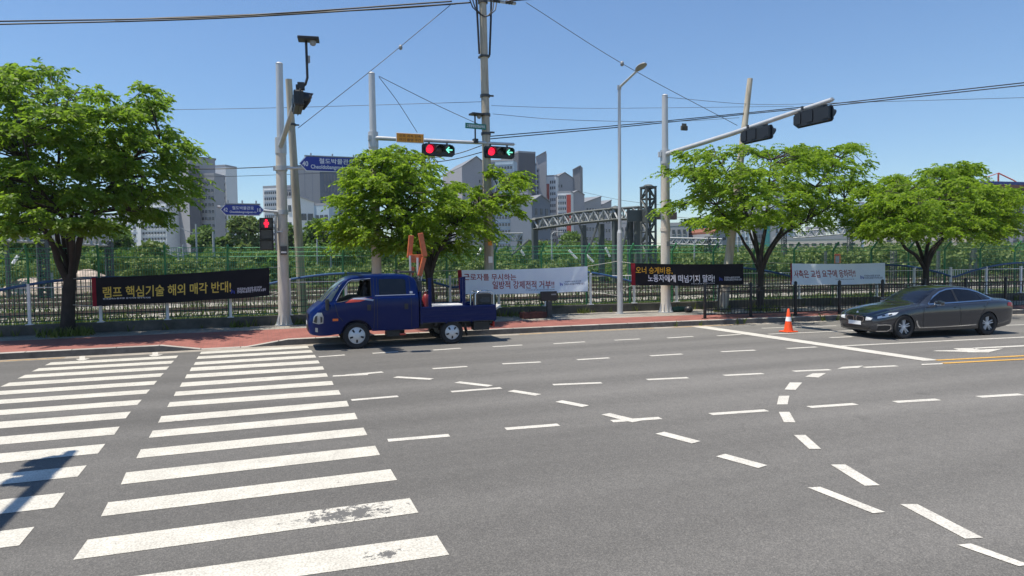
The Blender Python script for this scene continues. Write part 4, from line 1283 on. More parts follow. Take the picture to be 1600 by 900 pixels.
for sg in (-1, 1):
    g = MB(); csk.side(g, shrink(DLO, 0.012), 0.004, sg); go = g.build('side_glass', 'glass_dark', car, smooth=60)
    g = MB(); ring_panels(csk, g, shrink(DLO, -0.012), shrink(DLO, 0.020), 0.010, sg)
    g.build('window_trim', 'chrome', car, smooth=60)
    g = MB(); csk.side(g, [(2.87, 0.985), (2.95, 0.985), (2.93, 1.40), (2.86, 1.40)], 0.009, sg); g.build('door_pillar', 'black', car)
    g = MB(); csk.side(g, [(3.86, 1.02), (3.885, 1.02), (3.80, 1.29), (3.775, 1.29)], 0.009, sg); g.build('door_pillar', 'black', car)
    g = MB(); ribbon_quads(csk, g, [(1.42, 0.305), (2.2, 0.305), (3.1, 0.32), (3.52, 0.335)], 0.022, 0.010, sg); ribbon_quads(csk, g, [(1.45, 0.305), (1.37, 0.40), (1.33, 0.52)], 0.045, 0.009, sg); g.build('sill_trim', 'chrome', car)
    g = MB()
    for pts in ([(1.62, 0.90), (1.56, 0.62), (1.60, 0.32)], [(2.90, 0.96), (2.95, 0.60), (2.93, 0.30)], [(4.02, 1.02), (3.90, 0.86), (3.72, 0.64), (3.62, 0.40), (3.6, 0.30)]): ribbon_quads(csk, g, pts, 0.012, 0.003, sg)
    g.build('door_seam', 'black', car)
    for xh in (2.72, 3.82):
        g = MB(); csk.side(g, [(xh, 0.855), (xh+0.20, 0.86), (xh+0.20, 0.885), (xh, 0.88)], 0.025, sg)
        g.build('door_handle', 'car_grey', car)
    g = MB(); csk.side(g, [(0.30, 0.635), (0.10, 0.60), (0.12, 0.655), (0.40, 0.745), (0.72, 0.775), (0.60, 0.70)], 0.006, sg, step=0.05); hl = g.build('headlight', 'lamp_clear', car, smooth=60)
    g = MB(); csk.side(g, [(0.22, 0.655), (0.30, 0.675), (0.30, 0.705), (0.22, 0.685)], 0.012, sg); csk.side(g, [(0.40, 0.675), (0.50, 0.70), (0.50, 0.735), (0.40, 0.71)], 0.012, sg); g.build('lamp_unit', 'black', hl)
    g = MB(); csk.side(g, [(4.74, 0.86), (5.05, 0.80), (5.06, 0.90), (4.96, 0.955), (4.78, 0.955)], 0.006, sg, step=0.05); g.build('tail_light', 'tail_red', car, smooth=60)
    g = MB(); csk.side(g, [(0.10, 0.255), (0.40, 0.255), (0.46, 0.40), (0.12, 0.41)], 0.004, sg, step=0.05); vi = g.build('bumper_vent', 'black', car)
    g = MB(); ribbon_quads(csk, g, [(0.09, 0.415), (0.30, 0.425), (0.455, 0.41), (0.46, 0.30), (0.36, 0.24), (0.10, 0.235)], 0.028, 0.012, sg); g.build('vent_trim', 'chrome', vi)
    # door mirror
    g = MB(); yb = sg*0.93
    g.bbox((2.03, yb+sg*0.13, 1.015), (0.16, 0.24, 0.135), 0.045); mo = g.build('mirror', 'car_grey', car, smooth=50)
    g = MB(); g.box((2.03, yb+sg*0.02, 0.955), (0.09, 0.16, 0.035)); g.bbox((2.02, yb+sg*0.13, 0.965), (0.15, 0.22, 0.03), 0.01); g.build('mirror_foot', 'chrome', mo)
g = MB(); csk.top(g, [(1.60, -0.72), (1.555, -0.3), (1.545, 0), (1.555, 0.3), (1.60, 0.72), (2.0, 0.655), (2.40, 0.565), (2.455, 0.3), (2.47, 0), (2.455, -0.3), (2.40, -0.565), (2.0, -0.655)], 0.004, step=0.09); ws_ = g.build('windscreen', 'glass_dark', car, smooth=60)
g = MB(); csk.top(g, [(3.72, -0.54), (3.70, 0), (3.72, 0.54), (4.36, 0.60), (4.42, 0), (4.36, -0.60)], 0.004, step=0.09); g.build('rear_window', 'glass_dark', car, smooth=60)
g = MB(); csk.top(g, [(1.50, -0.66), (1.46, 0), (1.50, 0.66), (1.535, 0.66), (1.50, 0), (1.535, -0.66)], 0.005, step=0.09); g.build('scuttle', 'black', car)
g = MB()
for sg in (-1, 1):
    csk.top(g, [(0.35, sg*0.50), (0.95, sg*0.60), (1.48, sg*0.64), (1.48, sg*0.625), (0.95, sg*0.585), (0.36, sg*0.485)], 0.003, step=0.1)
g.build('bonnet_seam', 'black', car)
for sg in (-1, 1):                                    # twin rounded grilles
    k = [(0.035, 0.50), (0.06, 0.47), (0.30, 0.48), (0.36, 0.52), (0.37, 0.60), (0.33, 0.635), (0.08, 0.64), (0.04, 0.61)]
    P = [(sg*a, b) for a, b in k]
    g = MB(); csk.front(g, P, 0.004, step=0.05); gr = g.build('grille', 'black', car)
    c0 = np.mean(P, 0); g = MB(); n = len(P)
    for i in range(n):
        a, b = np.array(P[i]), np.array(P[(i+1) % n]); a2, b2 = c0+(a-c0)*0.88, c0+(b-c0)*0.88
        csk.front(g, [tuple(a), tuple(b), tuple(b2), tuple(a2)], 0.014, step=0.06)
    g.build('grille_surround', 'chrome', gr)
    g = MB()
    for j in range(1, 9): xx = sg*(0.04+0.036*j); csk.front(g, [(xx-0.006, 0.485), (xx+0.006, 0.485), (xx+0.006, 0.625), (xx-0.006, 0.625)], 0.010, step=0.1)
    g.build('grille_bar', 'steel_dark', gr)
    g = MB(); csk.front(g, [(sg*0.42, 0.525), (sg*0.62, 0.545), (sg*0.66, 0.61), (sg*0.44, 0.635)], 0.007, step=0.05); g.build('headlight', 'lamp_clear', car, smooth=60)
g = MB(); csk.front(g, [(-0.52, 0.26), (0.52, 0.26), (0.60, 0.36), (-0.60, 0.36)], 0.004, step=0.07); g.build('lower_intake', 'black', car)
g = MB(); csk.front(g, [(-0.26, 0.385), (0.26, 0.385), (0.26, 0.495), (-0.26, 0.495)], 0.020, step=0.6); pl = g.build('number_plate', 'plate', car)
g = MB(); g.disc(0.042, (0.105, 0, 0.735), 'x', 16); g.v = [(p[0]-0.3*(p[2]-0.735)*-1-0.035, p[1], p[2]) for p in g.v]; g.build('badge', 'sign_white', car)

# ------------------------------------------------------------------ blue double-cab truck
TY = 18.45+0.87
TO = Vector((1.23, TY, 0))
trk = thing('flatbed_truck', 'dark blue double-cab flatbed truck stopped at the kerb past the crossing', 'truck', tuple(TO), R(-1.2))
TT = [  # x, zbottom, halfwidth, belt z, top z, top halfwidth
    (0.00, 0.47, 0.66, 0.80, 0.98, 0.60), (0.05, 0.42, 0.76, 0.86, 1.04, 0.68), (0.14, 0.40, 0.815, 0.98, 1.13, 0.73), (0.30, 0.38, 0.85, 1.12, 1.25, 0.755), (0.45, 0.38, 0.862, 1.19, 1.40, 0.76),
    (0.66, 0.40, 0.868, 1.26, 1.62, 0.745), (0.88, 0.42, 0.87, 1.31, 1.82, 0.73), (1.06, 0.44, 0.87, 1.34, 1.92, 0.72), (1.30, 0.45, 0.87, 1.37, 1.965, 0.715), (1.8, 0.45, 0.87, 1.39, 1.985, 0.715),
    (2.4, 0.45, 0.87, 1.39, 1.98, 0.715), (2.64, 0.45, 0.87, 1.39, 1.955, 0.71), (2.78, 0.46, 0.87, 1.39, 1.89, 0.70), (2.86, 0.47, 0.865, 1.38, 1.80, 0.70), (2.90, 0.48, 0.86, 1.36, 1.70, 0.69)]
def tring(x):
    zl, w, zs, zt, wt = cr(TT, x)
    pts = [(0, zl), (w*0.6, zl), (w*0.94, zl+0.005), (w*0.985, zl+0.06), (w*0.998, zl+(zs-zl)*0.45), (w, zl+(zs-zl)*0.72), (w*0.985, zs-0.06), (w*0.955, zs+(0.0 if x > 0.3 else -0.01)),
           (wt+(w*0.955-wt)*0.50, zs+(zt-0.07-zs)*0.52), (wt+0.012, zt-0.075), (wt*0.92, zt-0.025), (wt*0.5, zt-0.004), (0, zt)]
    return ring_smooth(pts, 3)
tx = sorted(set(list(np.linspace(0, 0.5, 16))+list(np.linspace(0.5, 1.4, 20))+list(np.linspace(1.4, 2.6, 16))+list(np.linspace(2.6, 2.9, 10))))
TV, TF = loft(tx, tring)
tsk = Skin(TV, TF)
MT['cab'] = MT['truck_blue']
cab = MB().add(TV, TF).build('cab', ['truck_blue', 'truck_in'], trk)
WIN = [(0.72, 1.255), (0.86, 1.53), (1.05, 1.775), (1.13, 1.815), (1.61, 1.845), (1.615, 1.405), (1.15, 1.375), (0.98, 1.30)]
wc = MB(); wc.prism(WIN, 3.0, 'y', (0, 0, 0), 0)
wcut = wc.build('window_cut', 'truck_in')
tc_ = [arch(1.22, 0.425, sg*0.55, sg*1.2, 0.36) for sg in (-1, 1)]
cut(cab, [wcut]+tc_)
for sg in (-1, 1):
    wheel(trk, 1.22, sg*0.745, 0.355, 0.21, sg, 'steel'); wheel(trk, 3.83, sg*0.73, 0.325, 0.26, sg, 'steel')
    g = MB(); tsk.side(g, [(1.83, 1.425), (2.56, 1.425), (2.555, 1.80), (2.50, 1.845), (1.86, 1.85), (1.83, 1.82)], 0.005, sg); g.build('rear_side_window', 'glass_dark', trk, smooth=60)
    g = MB()
    ring_panels(tsk, g, shrink(WIN, -0.018), shrink(WIN, -0.001), 0.006, sg); g.build('window_seal', 'black', trk)
    g = MB(); ribbon_quads(tsk, g, [(1.72, 1.405), (2.3, 1.41), (2.80, 1.41)], 0.018, 0.008, sg); ribbon_quads(tsk, g, [(0.70, 1.30), (0.84, 1.55), (1.02, 1.79), (1.12, 1.84), (1.62, 1.87)], 0.014, 0.010, sg); g.build('belt_trim', 'decal_grey', trk)
    g = MB()
    for pts in ([(1.69, 1.88), (1.70, 1.2), (1.68, 0.7), (1.66, 0.52)], [(0.66, 1.25), (0.74, 0.9), (0.90, 0.72)], [(2.66, 1.88), (2.69, 1.2), (2.69, 0.52)], [(1.78, 1.88), (1.77, 1.2), (1.77, 0.52)]): ribbon_quads(tsk, g, pts, 0.013, 0.003, sg)
    g.build('door_seam', 'black', trk)
    for xh in (1.50, 2.50):
        g = MB(); tsk.side(g, [(xh, 1.02), (xh+0.10, 1.02), (xh+0.10, 1.17), (xh, 1.17)], 0.02, sg)
        g.build('door_handle', 'black', trk)
    g = MB(); tsk.side(g, [(0.93, 1.235), (1.12, 1.355), (1.30, 1.335), (1.66, 1.35), (1.45, 1.295), (1.30, 1.255), (1.10, 1.245)], 0.004, sg); g.build('door_decal', 'decal_red', trk)
    g = MB(); tsk.side(g, [(1.05, 1.315), (1.16, 1.36), (1.44, 1.365), (1.68, 1.305), (1.66, 1.265), (1.36, 1.315), (1.20, 1.322)], 0.0055, sg); g.build('door_decal', 'decal_grey', trk); g = MB(); tsk.side(g, [(2.66, 1.44), (2.74, 1.44), (2.74, 1.50), (2.66, 1.50)], 0.0055, sg); g.build('badge_sticker', 'decal_grey', trk)
    g = MB(); tsk.side(g, [(0.10, 0.74), (0.24, 0.70), (0.36, 0.72), (0.37, 0.88), (0.33, 1.00), (0.22, 1.00), (0.13, 0.90)], 0.008, sg, step=0.05); hl = g.build('headlight', 'lamp_glass', trk, smooth=50)
    g = MB(); tsk.side(g, [(0.12, 0.76), (0.20, 0.73), (0.22, 0.93), (0.16, 0.90)], 0.016, sg); tsk.side(g, [(0.29, 0.74), (0.34, 0.75), (0.34, 0.88), (0.29, 0.90)], 0.016, sg); g.build('lamp_unit', 'black', hl)
    g = MB(); tsk.side(g, [(0.60, 0.77), (0.74, 0.77), (0.74, 0.83), (0.60, 0.83)], 0.010, sg); g.build('side_repeater', 'amber', trk)
    g = MB(); tsk.side(g, [(0.16, 0.50), (0.22, 0.49), (0.22, 0.60), (0.16, 0.61)], 0.008, sg); g.build('fog_lamp', 'lamp_glass', trk)
    # mirror on its bracket
    g = MB(); g.tube([(0.55, sg*0.82, 1.20), (0.44, sg*1.00, 1.24), (0.42, sg*1.03, 1.38)], 0.014, 6); mk = g.build('mirror_bracket', 'black', trk)
    g = MB(); g.bbox((0.46, sg*1.03, 1.22), (0.09, 0.17, 0.30), 0.03); g.build('mirror', 'black', mk)
    g = MB(); ribbon_quads(tsk, g, [(0.80, 0.50), (0.80, 0.62), (0.90, 0.76), (1.05, 0.845), (1.22, 0.87), (1.40, 0.845), (1.55, 0.76), (1.64, 0.62)], 0.05, 0.014, sg); g.build('arch_lip', 'truck_blue', trk, smooth=50)
g = MB(); tsk.top(g, [(0.36, -0.70), (0.30, 0), (0.36, 0.70), (0.95, 0.66), (0.99, 0), (0.95, -0.66)], 0.005, step=0.07); g.build('windscreen', 'glass_screen', trk, smooth=60)
g = MB(); tsk.side(g, [(0.40, 1.275), (0.58, 1.29), (0.88, 1.78), (0.80, 1.76)], 0.006, -1, step=0.05); g.build('windscreen', 'glass_screen', trk, smooth=60)
g = MB()
for y0 in (-0.45, 0.10): g.tube([(0.36, y0, 1.26), (0.52, y0+0.22, 1.46), (0.66, y0+0.42, 1.60)], 0.010, 5)
g.build('wiper', 'black', trk)
g = MB(); tsk.front(g, [(-0.22, 0.64), (0.22, 0.64), (0.22, 0.75), (-0.22, 0.75)], 0.016, step=0.5); g.build('number_plate', 'plate', trk)
g = MB(); tsk.front(g, [(-0.62, 0.82), (0.62, 0.82), (0.60, 0.95), (-0.60, 0.95)], 0.006, step=0.08); g.build('grille', 'black', trk)
g = MB(); tsk.front(g, [(-0.5, 0.48), (0.5, 0.48), (0.55, 0.62), (-0.55, 0.62)], 0.006, step=0.08); g.build('lower_intake', 'black', trk)
g = MB()
g.tube([(0.72, -0.38, 1.28), (0.86, -0.40, 1.18)], 0.025, 8)
for k in range(24):
    a, b = 2*math.pi*k/24, 2*math.pi*(k+1)/24
    def wp(w): return (0.80+0.14*math.sin(w)*0.8, -0.40+0.19*math.cos(w), 1.37+0.19*math.sin(w)*0.75)
    g.tube([wp(a), wp(b)], 0.014, 6, False)
g.build('steering_wheel', 'black', trk, smooth=50)
for yy in (-0.40, 0.38):
    g = MB(); g.bbox((1.46, yy, 1.40), (0.12, 0.44, 0.50), 0.05, Matrix.Rotation(R(10), 3, 'Y')); g.bbox((1.50, yy, 1.70), (0.09, 0.26, 0.18), 0.04); g.build('front_seat', 'truck_in', trk, smooth=50)
# chassis and load bed
g = MB()
for yy in (-0.36, 0.36): g.box((3.55, yy, 0.50), (3.2, 0.09, 0.16))
g.box((3.83, 0, 0.31), (0.10, 1.3, 0.10)); g.lathe([(0, -0.14), (0.12, -0.1), (0.14, 0), (0.12, 0.1), (0, 0.14)], (3.83, 0, 0.31), 'y', 12)
for x in (3.0, 3.4, 4.2, 4.6, 5.0): g.box((x, 0, 0.55), (0.07, 1.5, 0.07))
g.box((2.2, -0.62, 0.42), (0.36, 0.3, 0.28)); g.box((2.45, 0.5, 0.40), (0.5, 0.4, 0.3)); g.box((4.72, -0.60, 0.46), (0.46, 0.28, 0.24))
g.box((4.25, -0.72, 0.40), (0.03, 0.22, 0.36), Matrix.Rotation(R(-14), 3, 'Y'))
g.build('chassis', 'black_iron', trk)
g = MB(); g.box((2.62, -0.78, 0.475), (0.30, 0.10, 0.05)); g.build('step_bracket', 'white_board', trk)
g = MB(); g.bbox((2.46, -0.74, 0.33), (0.16, 0.12, 0.05), 0.01); g.build('side_marker', 'decal_red', trk)
g = MB(); g.box((4.02, 0, 0.625), (2.16, 1.66, 0.05)); g.box((4.02, 0, 0.66), (2.12, 1.6, 0.02)); g.build('bed_floor', 'steel_dark', trk)
for sg in (-1, 1):
    g = MB(); g.bbox((4.02, sg*0.85, 0.84), (2.16, 0.03, 0.44), 0.008)
    for z in (0.68, 0.84, 1.0): g.bbox((4.02, sg*0.866, z), (2.10, 0.018, 0.09), 0.006)
    for x in (2.98, 3.66, 4.38, 5.06): g.box((x, sg*0.872, 0.64), (0.05, 0.02, 0.10))
    g.build('drop_side', 'truck_blue', trk)
g = MB(); g.bbox((5.11, 0, 0.84), (0.03, 1.72, 0.44), 0.008); g.build('tailgate', 'truck_blue', trk)
g = MB(); g.bbox((2.955, 0, 1.05), (0.04, 1.68, 0.86), 0.01); g.build('bed_headboard', 'truck_blue', trk)
for yy in (-0.62, 0.62):
    g = MB(); g.bbox((5.08, yy, 0.50), (0.05, 0.30, 0.16), 0.015); g.build('tail_light', 'tail_red', trk)
for (x, yy, z) in ((3.22, -0.82, 1.84), (4.19, -0.82, 1.86), (3.10, 0.80, 1.80), (4.55, 0.80, 1.80)):
    g = MB(); g.bbox((x, yy, (0.64+z)/2), (0.085, 0.06, z-0.64), 0.01); g.box((x, yy, z), (0.10, 0.07, 0.02)); g.build('stake', 'truck_blue', trk)
g = MB(); g.box((5.24, -0.30, 0.93), (0.34, 0.36, 0.025), Matrix.Rotation(R(-32), 3, 'Y')); g.box((5.20, -0.30, 0.86), (0.30, 0.30, 0.03), Matrix.Rotation(R(-32), 3, 'Y')); g.build('loading_ramp', 'galv', trk)
# folded crane behind the cab
g = MB()
g.box((3.06, 0.05, 0.95), (0.22, 0.26, 0.6)); g.lathe([(0.12, 0), (0.12, 0.55), (0.10, 0.6)], (3.06, 0.05, 1.2), 'z', 12)
cr_ = g.build('crane_post', 'steel_dark', trk)
def slab(mb, a, b, w, t_):
    a, b = Vector(a), Vector(b); d_ = (b-a); m_ = (a+b)/2
    rot = d_.to_track_quat('Z', 'Y').to_matrix()
    mb.bbox(m_, (w, t_, d_.length), 0.015, rot)
g = MB()
slab(g, (2.86, 0.2, 2.42), (2.93, 0.2, 3.06), 0.10, 0.14); slab(g, (3.26, -0.05, 2.45), (3.14, -0.05, 3.12), 0.115, 0.14)
slab(g, (2.84, 0.08, 2.44), (3.26, 0.08, 2.44), 0.10, 0.14); slab(g, (3.24, -0.05, 2.42), (3.10, -0.05, 1.90), 0.11, 0.12); slab(g, (2.90, 0.2, 1.92), (2.96, 0.2, 2.16), 0.12, 0.12)
slab(g, (2.84, 0.08, 2.33), (3.2, 0.08, 2.33), 0.06, 0.10)
g.build('crane_boom', 'orange_crane', trk)
g = MB()
g.tube([(2.84, 0.0, 2.48), (2.86, 0.0, 1.55)], 0.03, 8); g.tube([(3.06, 0.0, 2.42), (3.06, 0.0, 1.5)], 0.035, 8); g.tube([(3.18, 0.02, 1.95), (3.06, 0.04, 1.3)], 0.03, 8)
g.build('crane_cylinder', 'galv', trk)
g = MB()
for k in range(3): g.tube([(2.98+0.05*k, -0.15, 1.95-0.05*k), (2.90+0.02*k, -0.24, 1.72), (2.98+0.04*k, -0.26, 1.50), (3.08, -0.12, 1.25)], 0.014, 6)
g.box((2.72, 0.1, 2.02), (0.46, 0.7, 0.05)); g.box((2.5, 0.25, 2.06), (0.16, 0.3, 0.05))
g.build('hydraulic_hose', 'wall_conc', trk, smooth=50)
bpy.context.view_layer.update()
TM = trk.matrix_world.copy()
def on_truck(p): return tuple(TM @ Vector(p))
# what rides on the bed
t = thing('welding_generator', 'black framed generator with chrome bars at the tail of the truck bed', 'generator', on_truck((4.85, -0.38, 0.672)), R(-1.2))
g = MB(); g.bbox((0, 0, 0.42), (0.44, 0.44, 0.56), 0.03); g.box((0, 0, 0.08), (0.46, 0.46, 0.14)); g.build('engine_case', 'black', t)
g = MB()
for yy in (-0.25, 0.25): g.tube([(-0.27, yy, 0.0), (-0.27, yy, 0.68), (-0.20, yy, 0.76), (0.20, yy, 0.76), (0.27, yy, 0.68), (0.27, yy, 0.0)], 0.02, 8)
for x in (-0.2, 0.0, 0.2): g.tube([(x, -0.25, 0.76), (x, 0.25, 0.76)], 0.02, 8)
g.build('frame', 'chrome', t, smooth=50)
g = MB(); g.box((0.05, -0.225, 0.52), (0.22, 0.012, 0.14)); g.lathe([(0.05, -0.235), (0.0, -0.24)], (-0.1, 0, 0.5), 'y', 12); g.build('control_panel', 'steel_dark', t)
t = thing('board_stack', 'stack of white boards lying on the truck bed', 'boards', on_truck((3.85, 0.1, 0.672)), R(-1.2))
for k in range(4):
    g = MB(); g.bbox((0.02*k, 0.015*k, 0.26+0.035*k), (1.25-0.1*k, 1.0-0.08*k, 0.03), 0.006); g.build('board', 'white_board', t)
g = MB()
for x in (-0.45, 0.45): g.box((x, 0, 0.12), (0.1, 0.9, 0.235))
g.build('bearer', 'bark', t)
t = thing('gas_bottle', 'dark red gas bottle standing on the truck bed behind the cab', 'gas bottle', on_truck((3.16, -0.55, 0.672)), R(-1.2))
g = MB(); g.lathe([(0, 0), (0.10, 0), (0.105, 0.05), (0.105, 0.60), (0.07, 0.70), (0.035, 0.73), (0.035, 0.80), (0, 0.80)], (0, 0, 0), 'z', 16); g.build('cylinder', 'bottle_red', t, smooth=40)
g = MB(); g.lathe([(0.02, 0.78), (0.02, 0.86), (0.0, 0.86)], (0, 0, 0), 'z', 8); g.box((0.03, 0, 0.83), (0.06, 0.03, 0.03)); g.build('valve', 'chrome', t)

# ------------------------------------------------------------------ cone
MT['cone'] = mat('orange cone plastic', (0.80, 0.085, 0.015), 0.45)
t = thing('traffic_cone', 'orange traffic cone with white band on the road before the sedan', 'traffic cone', (15.30, 16.72, 0.0))
g = MB(); g.bbox((0, 0, 0.02), (0.40, 0.40, 0.035), 0.015); g.build('base', 'cone', t)
g = MB(); f_ = lambda z: 0.145-0.118*(z/0.72)
g.lathe([(f_(0.03), 0.03), (f_(0.34), 0.34), (f_(0.47), 0.47), (f_(0.71), 0.71), (f_(0.72)*0.6, 0.725), (0, 0.725)], (0, 0, 0), 'z', 24)
g.build('body', 'cone', t, smooth=40)
g = MB(); g.lathe([(f_(0.34)+0.003, 0.338), (f_(0.47)+0.003, 0.472)], (0, 0, 0), 'z', 24); g.build('band', 'sign_white', t, smooth=40)

# ------------------------------------------------------------------ banners
def cloth_mat(name, col, trans):
    return mat(name, col, 0.75, spec=0.2, trans=trans, noise=0.04, nscale=2)
MT['banner_black'] = cloth_mat('black banner cloth', (0.012, 0.012, 0.017), 0.0)
MT['banner_white'] = cloth_mat('white banner cloth', (0.80, 0.88, 1.0), 0.25)
MT['banner_red'] = cloth_mat('red banner edge', (0.22, 0.012, 0.025), 0.0)
MT['ink_yellow'] = mat('yellow ink', (0.72, 0.52, 0.09), 0.7)
MT['ink_gold'] = mat('gold ink', (0.80, 0.45, 0.03), 0.7)
MT['ink_white'] = mat('white ink', (0.80, 0.80, 0.88), 0.7)
MT['ink_red'] = mat('dark red ink', (0.28, 0.01, 0.02), 0.7)
MT['ink_navy'] = mat('navy ink', (0.02, 0.035, 0.14), 0.7)
MT['ink_blue'] = mat('blue ink', (0.04, 0.07, 0.42), 0.7)
MT['rope'] = mat('white cord', (0.55, 0.54, 0.50), 0.8)
def banner(label, TL, TR, BL, BR, cloth, rows, ropes, seed, group=None, edge_px=6.0):
    """cloth hung by its corners (pixel x, y, distance Y); rows of lettering in px"""
    c = [Vector(at(*q)) for q in (TL, TR, BL, BR)]
    t = thing('protest_banner', label, 'banner', tuple(c[2]), 0, group)
    org = tuple(c[2])
    n_ = (c[1]-c[0]).cross(c[2]-c[0]).normalized()
    if n_.y > 0: n_ = -n_
    rr = random.Random(seed); ph = [rr.uniform(0, 6.28) for _ in range(4)]
    def P(u, v, off=0.0):
        """u 0..1 left to right, v 0..1 top to bottom"""
        p = (c[0]*(1-u)+c[1]*u)*(1-v)+(c[2]*(1-u)+c[3]*u)*v
        edge = 4*u*(1-u)
        w = 0.024*math.sin(9*u+ph[0]+1.3*v)+0.012*math.sin(23*u+ph[1]-2*v)+0.012*math.sin(41*u+ph[3]+7*v)*(1-edge)+0.010*math.sin(5*v+ph[2]+4*u)
        sag = Vector((0, 0, -0.035*edge-0.010*math.sin(14*u+ph[2])*v))
        return p+n_*(w+off)+sag
    nu, nv = 72, 12
    mb = MB(); V = []
    for i in range(nu+1):
        for j in range(nv+1): V.append(P(i/nu, j/nv))
    mb.add(V, [(i*(nv+1)+j, (i+1)*(nv+1)+j, (i+1)*(nv+1)+j+1, i*(nv+1)+j+1) for i in range(nu) for j in range(nv)])
    mb.build('cloth', cloth, t, org, 60)
    e = MB(); k = 3; V = []
    ue = edge_px/(TR[0]-TL[0])
    for i in range(k+1):
        for j in range(nv+1): V.append(P(ue*i/k, j/nv, 0.004))
    e.add(V, [(i*(nv+1)+j, (i+1)*(nv+1)+j, (i+1)*(nv+1)+j+1, i*(nv+1)+j+1) for i in range(k) for j in range(nv)])
    e.build('red_edge', 'banner_red', t, org)
    def uv(px, py):
        u = (px-(TL[0]+BL[0])/2)/((TR[0]+BR[0])/2-(TL[0]+BL[0])/2)
        yt = TL[1]+(TR[1]-TL[1])*u; yb = BL[1]+(BR[1]-BL[1])*u
        return u, (py-yt)/(yb-yt)
    for (ink, items) in rows:
        for it in items:
            m_ = MB()
            if it[0] == 'logo':
                _, x, y, s_ = it
                for (dx, dy, a, b) in ((0, 0, 0.28, 1.0), (0.34, 0.2, 0.25, 0.6), (0.66, 0.35, 0.3, 0.65)):
                    q = [uv(x+dx*s_+aa*s_, y+dy*s_+bb*s_) for aa, bb in ((0, 0), (a*0.6, 0), (a, b), (a*0.2, b))]
                    m_.add([P(u, v, 0.007) for u, v in q], [(0, 1, 2, 3)])
            else:
                txt, x0, x1, yt, yb, sl_ = it[:6]
                sk = it[6] if len(it) > 6 else 0.0
                def fn(a, b):
                    px = x0+(x1-x0)*a+sk*(b-0.5)*(yb-yt); py = yb+(yt-yb)*b+sl_*(a-0.5)*(x1-x0)
                    u, v = uv(px, py)
                    return P(u, v, 0.007)
                lettering(m_, txt, fn)
            m_.build('union_logo' if it[0] == 'logo' else 'lettering', ink, t, org)
    rp = MB()
    for (cidx, q) in ropes: rp.tube([c[cidx], Vector(at(*q))], 0.008, 5)
    rp.build('rope', 'rope', t, org)
    return t
banner('black banner with one line of yellow letters hung beside the left tree trunk', (143, 434, 24.55), (421, 418, 24.55), (145, 478, 24.55), (421, 462, 24.55), 'banner_black',
       [('ink_yellow', [('램프 핵심기술 해외 매각 반대!', 159.5, 357, 443, 460.5, -0.050)]),
        ('ink_white', [('전국금속노동조합 경기지부 연구직지회', 159, 229.5, 464.0, 466.4, -0.045), ('전국금속노동조합 경기지부', 367, 408, 447.6, 451.6, -0.055), ('전국금속노동조합 연구직지회 노동자', 367, 415, 451.4, 455.9, -0.055)]),
        ('ink_blue', [('logo', 356.5, 450.5, 7)])],
       [(0, (108, 436, 24.8)), (2, (108, 476, 24.8)), (1, (438, 417, 24.7)), (3, (438, 456, 24.7))], 3)
banner('white banner with two lines of dark red letters behind the truck bed', (715, 422, 24.15), (918, 416, 23.75), (718, 460, 24.15), (918, 455, 23.75), 'banner_white',
       [('ink_red', [('근로자를 무시하는', 725, 803.5, 426.8, 437.2, -0.008), ('일방적 강제전적 거부!!', 767, 864, 437.4, 449.8, -0.012)]),
        ('ink_navy', [('전국금속노동조합 경기지부 연구직지회', 818, 864, 450.6, 452.2, -0.02), ('전국금속노동조합 경기지부', 881, 907.5, 438.2, 440.4, -0.03), ('전국금속노동조합 연구직지회 노동자', 880, 912.5, 441.5, 444.9, -0.03)]),
        ('ink_blue', [('logo', 873, 440.5, 5)])],
       [(0, (672, 424, 24.2)), (2, (672, 470, 24.2)), (1, (966, 408, 23.7)), (3, (966, 462, 23.7))], 5)
banner('black banner with yellow and white letters hung before the right tan mast', (985.5, 411, 22.95), (1162, 412, 22.05), (987, 445.5, 22.95), (1162, 444.5, 22.05), 'banner_black',
       [('ink_gold', [('오너 승계비용,', 993, 1050, 416.2, 427.5, 0.002)]),
        ('ink_white', [('노동자에게 떠넘기지 말라!', 1011.5, 1115, 428.0, 439.8, 0.002), ('전국금속노동조합 경기지부 연구직지회', 1078, 1115, 441.0, 442.4, 0), ('전국금속노동조합 경기지부', 1131, 1156, 431.4, 434.4, 0), ('전국금속노동조합 연구직지회 노동자', 1131, 1159, 434.7, 437.9, 0)]),
        ('ink_blue', [('logo', 1122.5, 432, 6)])],
       [(0, (970, 409, 23.6)), (2, (970, 454, 23.6)), (1, (1184, 411, 22.3)), (3, (1184, 446, 22.3))], 8)
banner('white banner with one line of red letters above the black guard rail', (1235, 411.5, 21.75), (1383, 410.5, 20.95), (1235, 444.5, 21.75), (1383, 442.5, 20.95), 'banner_white',
       [('ink_red', [('사측은 교섭 요구에 응하라!!', 1240.5, 1336, 420.6, 432.6, -0.02, -0.22)]),
        ('ink_navy', [('전국금속노동조합 경기지부 연구직지회', 1304, 1334, 434.2, 435.6, 0), ('전국금속노동조합 경기지부', 1350, 1375, 428.8, 431.6, 0), ('전국금속노동조합 연구직지회 노동자', 1350, 1379, 432.0, 435.2, 0)]),
        ('ink_blue', [('logo', 1344, 429.5, 5.5)])],
       [(0, (1190, 410, 22.3)), (2, (1190, 446, 22.3)), (1, (1442, 409, 21.0)), (3, (1442, 446, 21.0))], 11, None, 2.5)

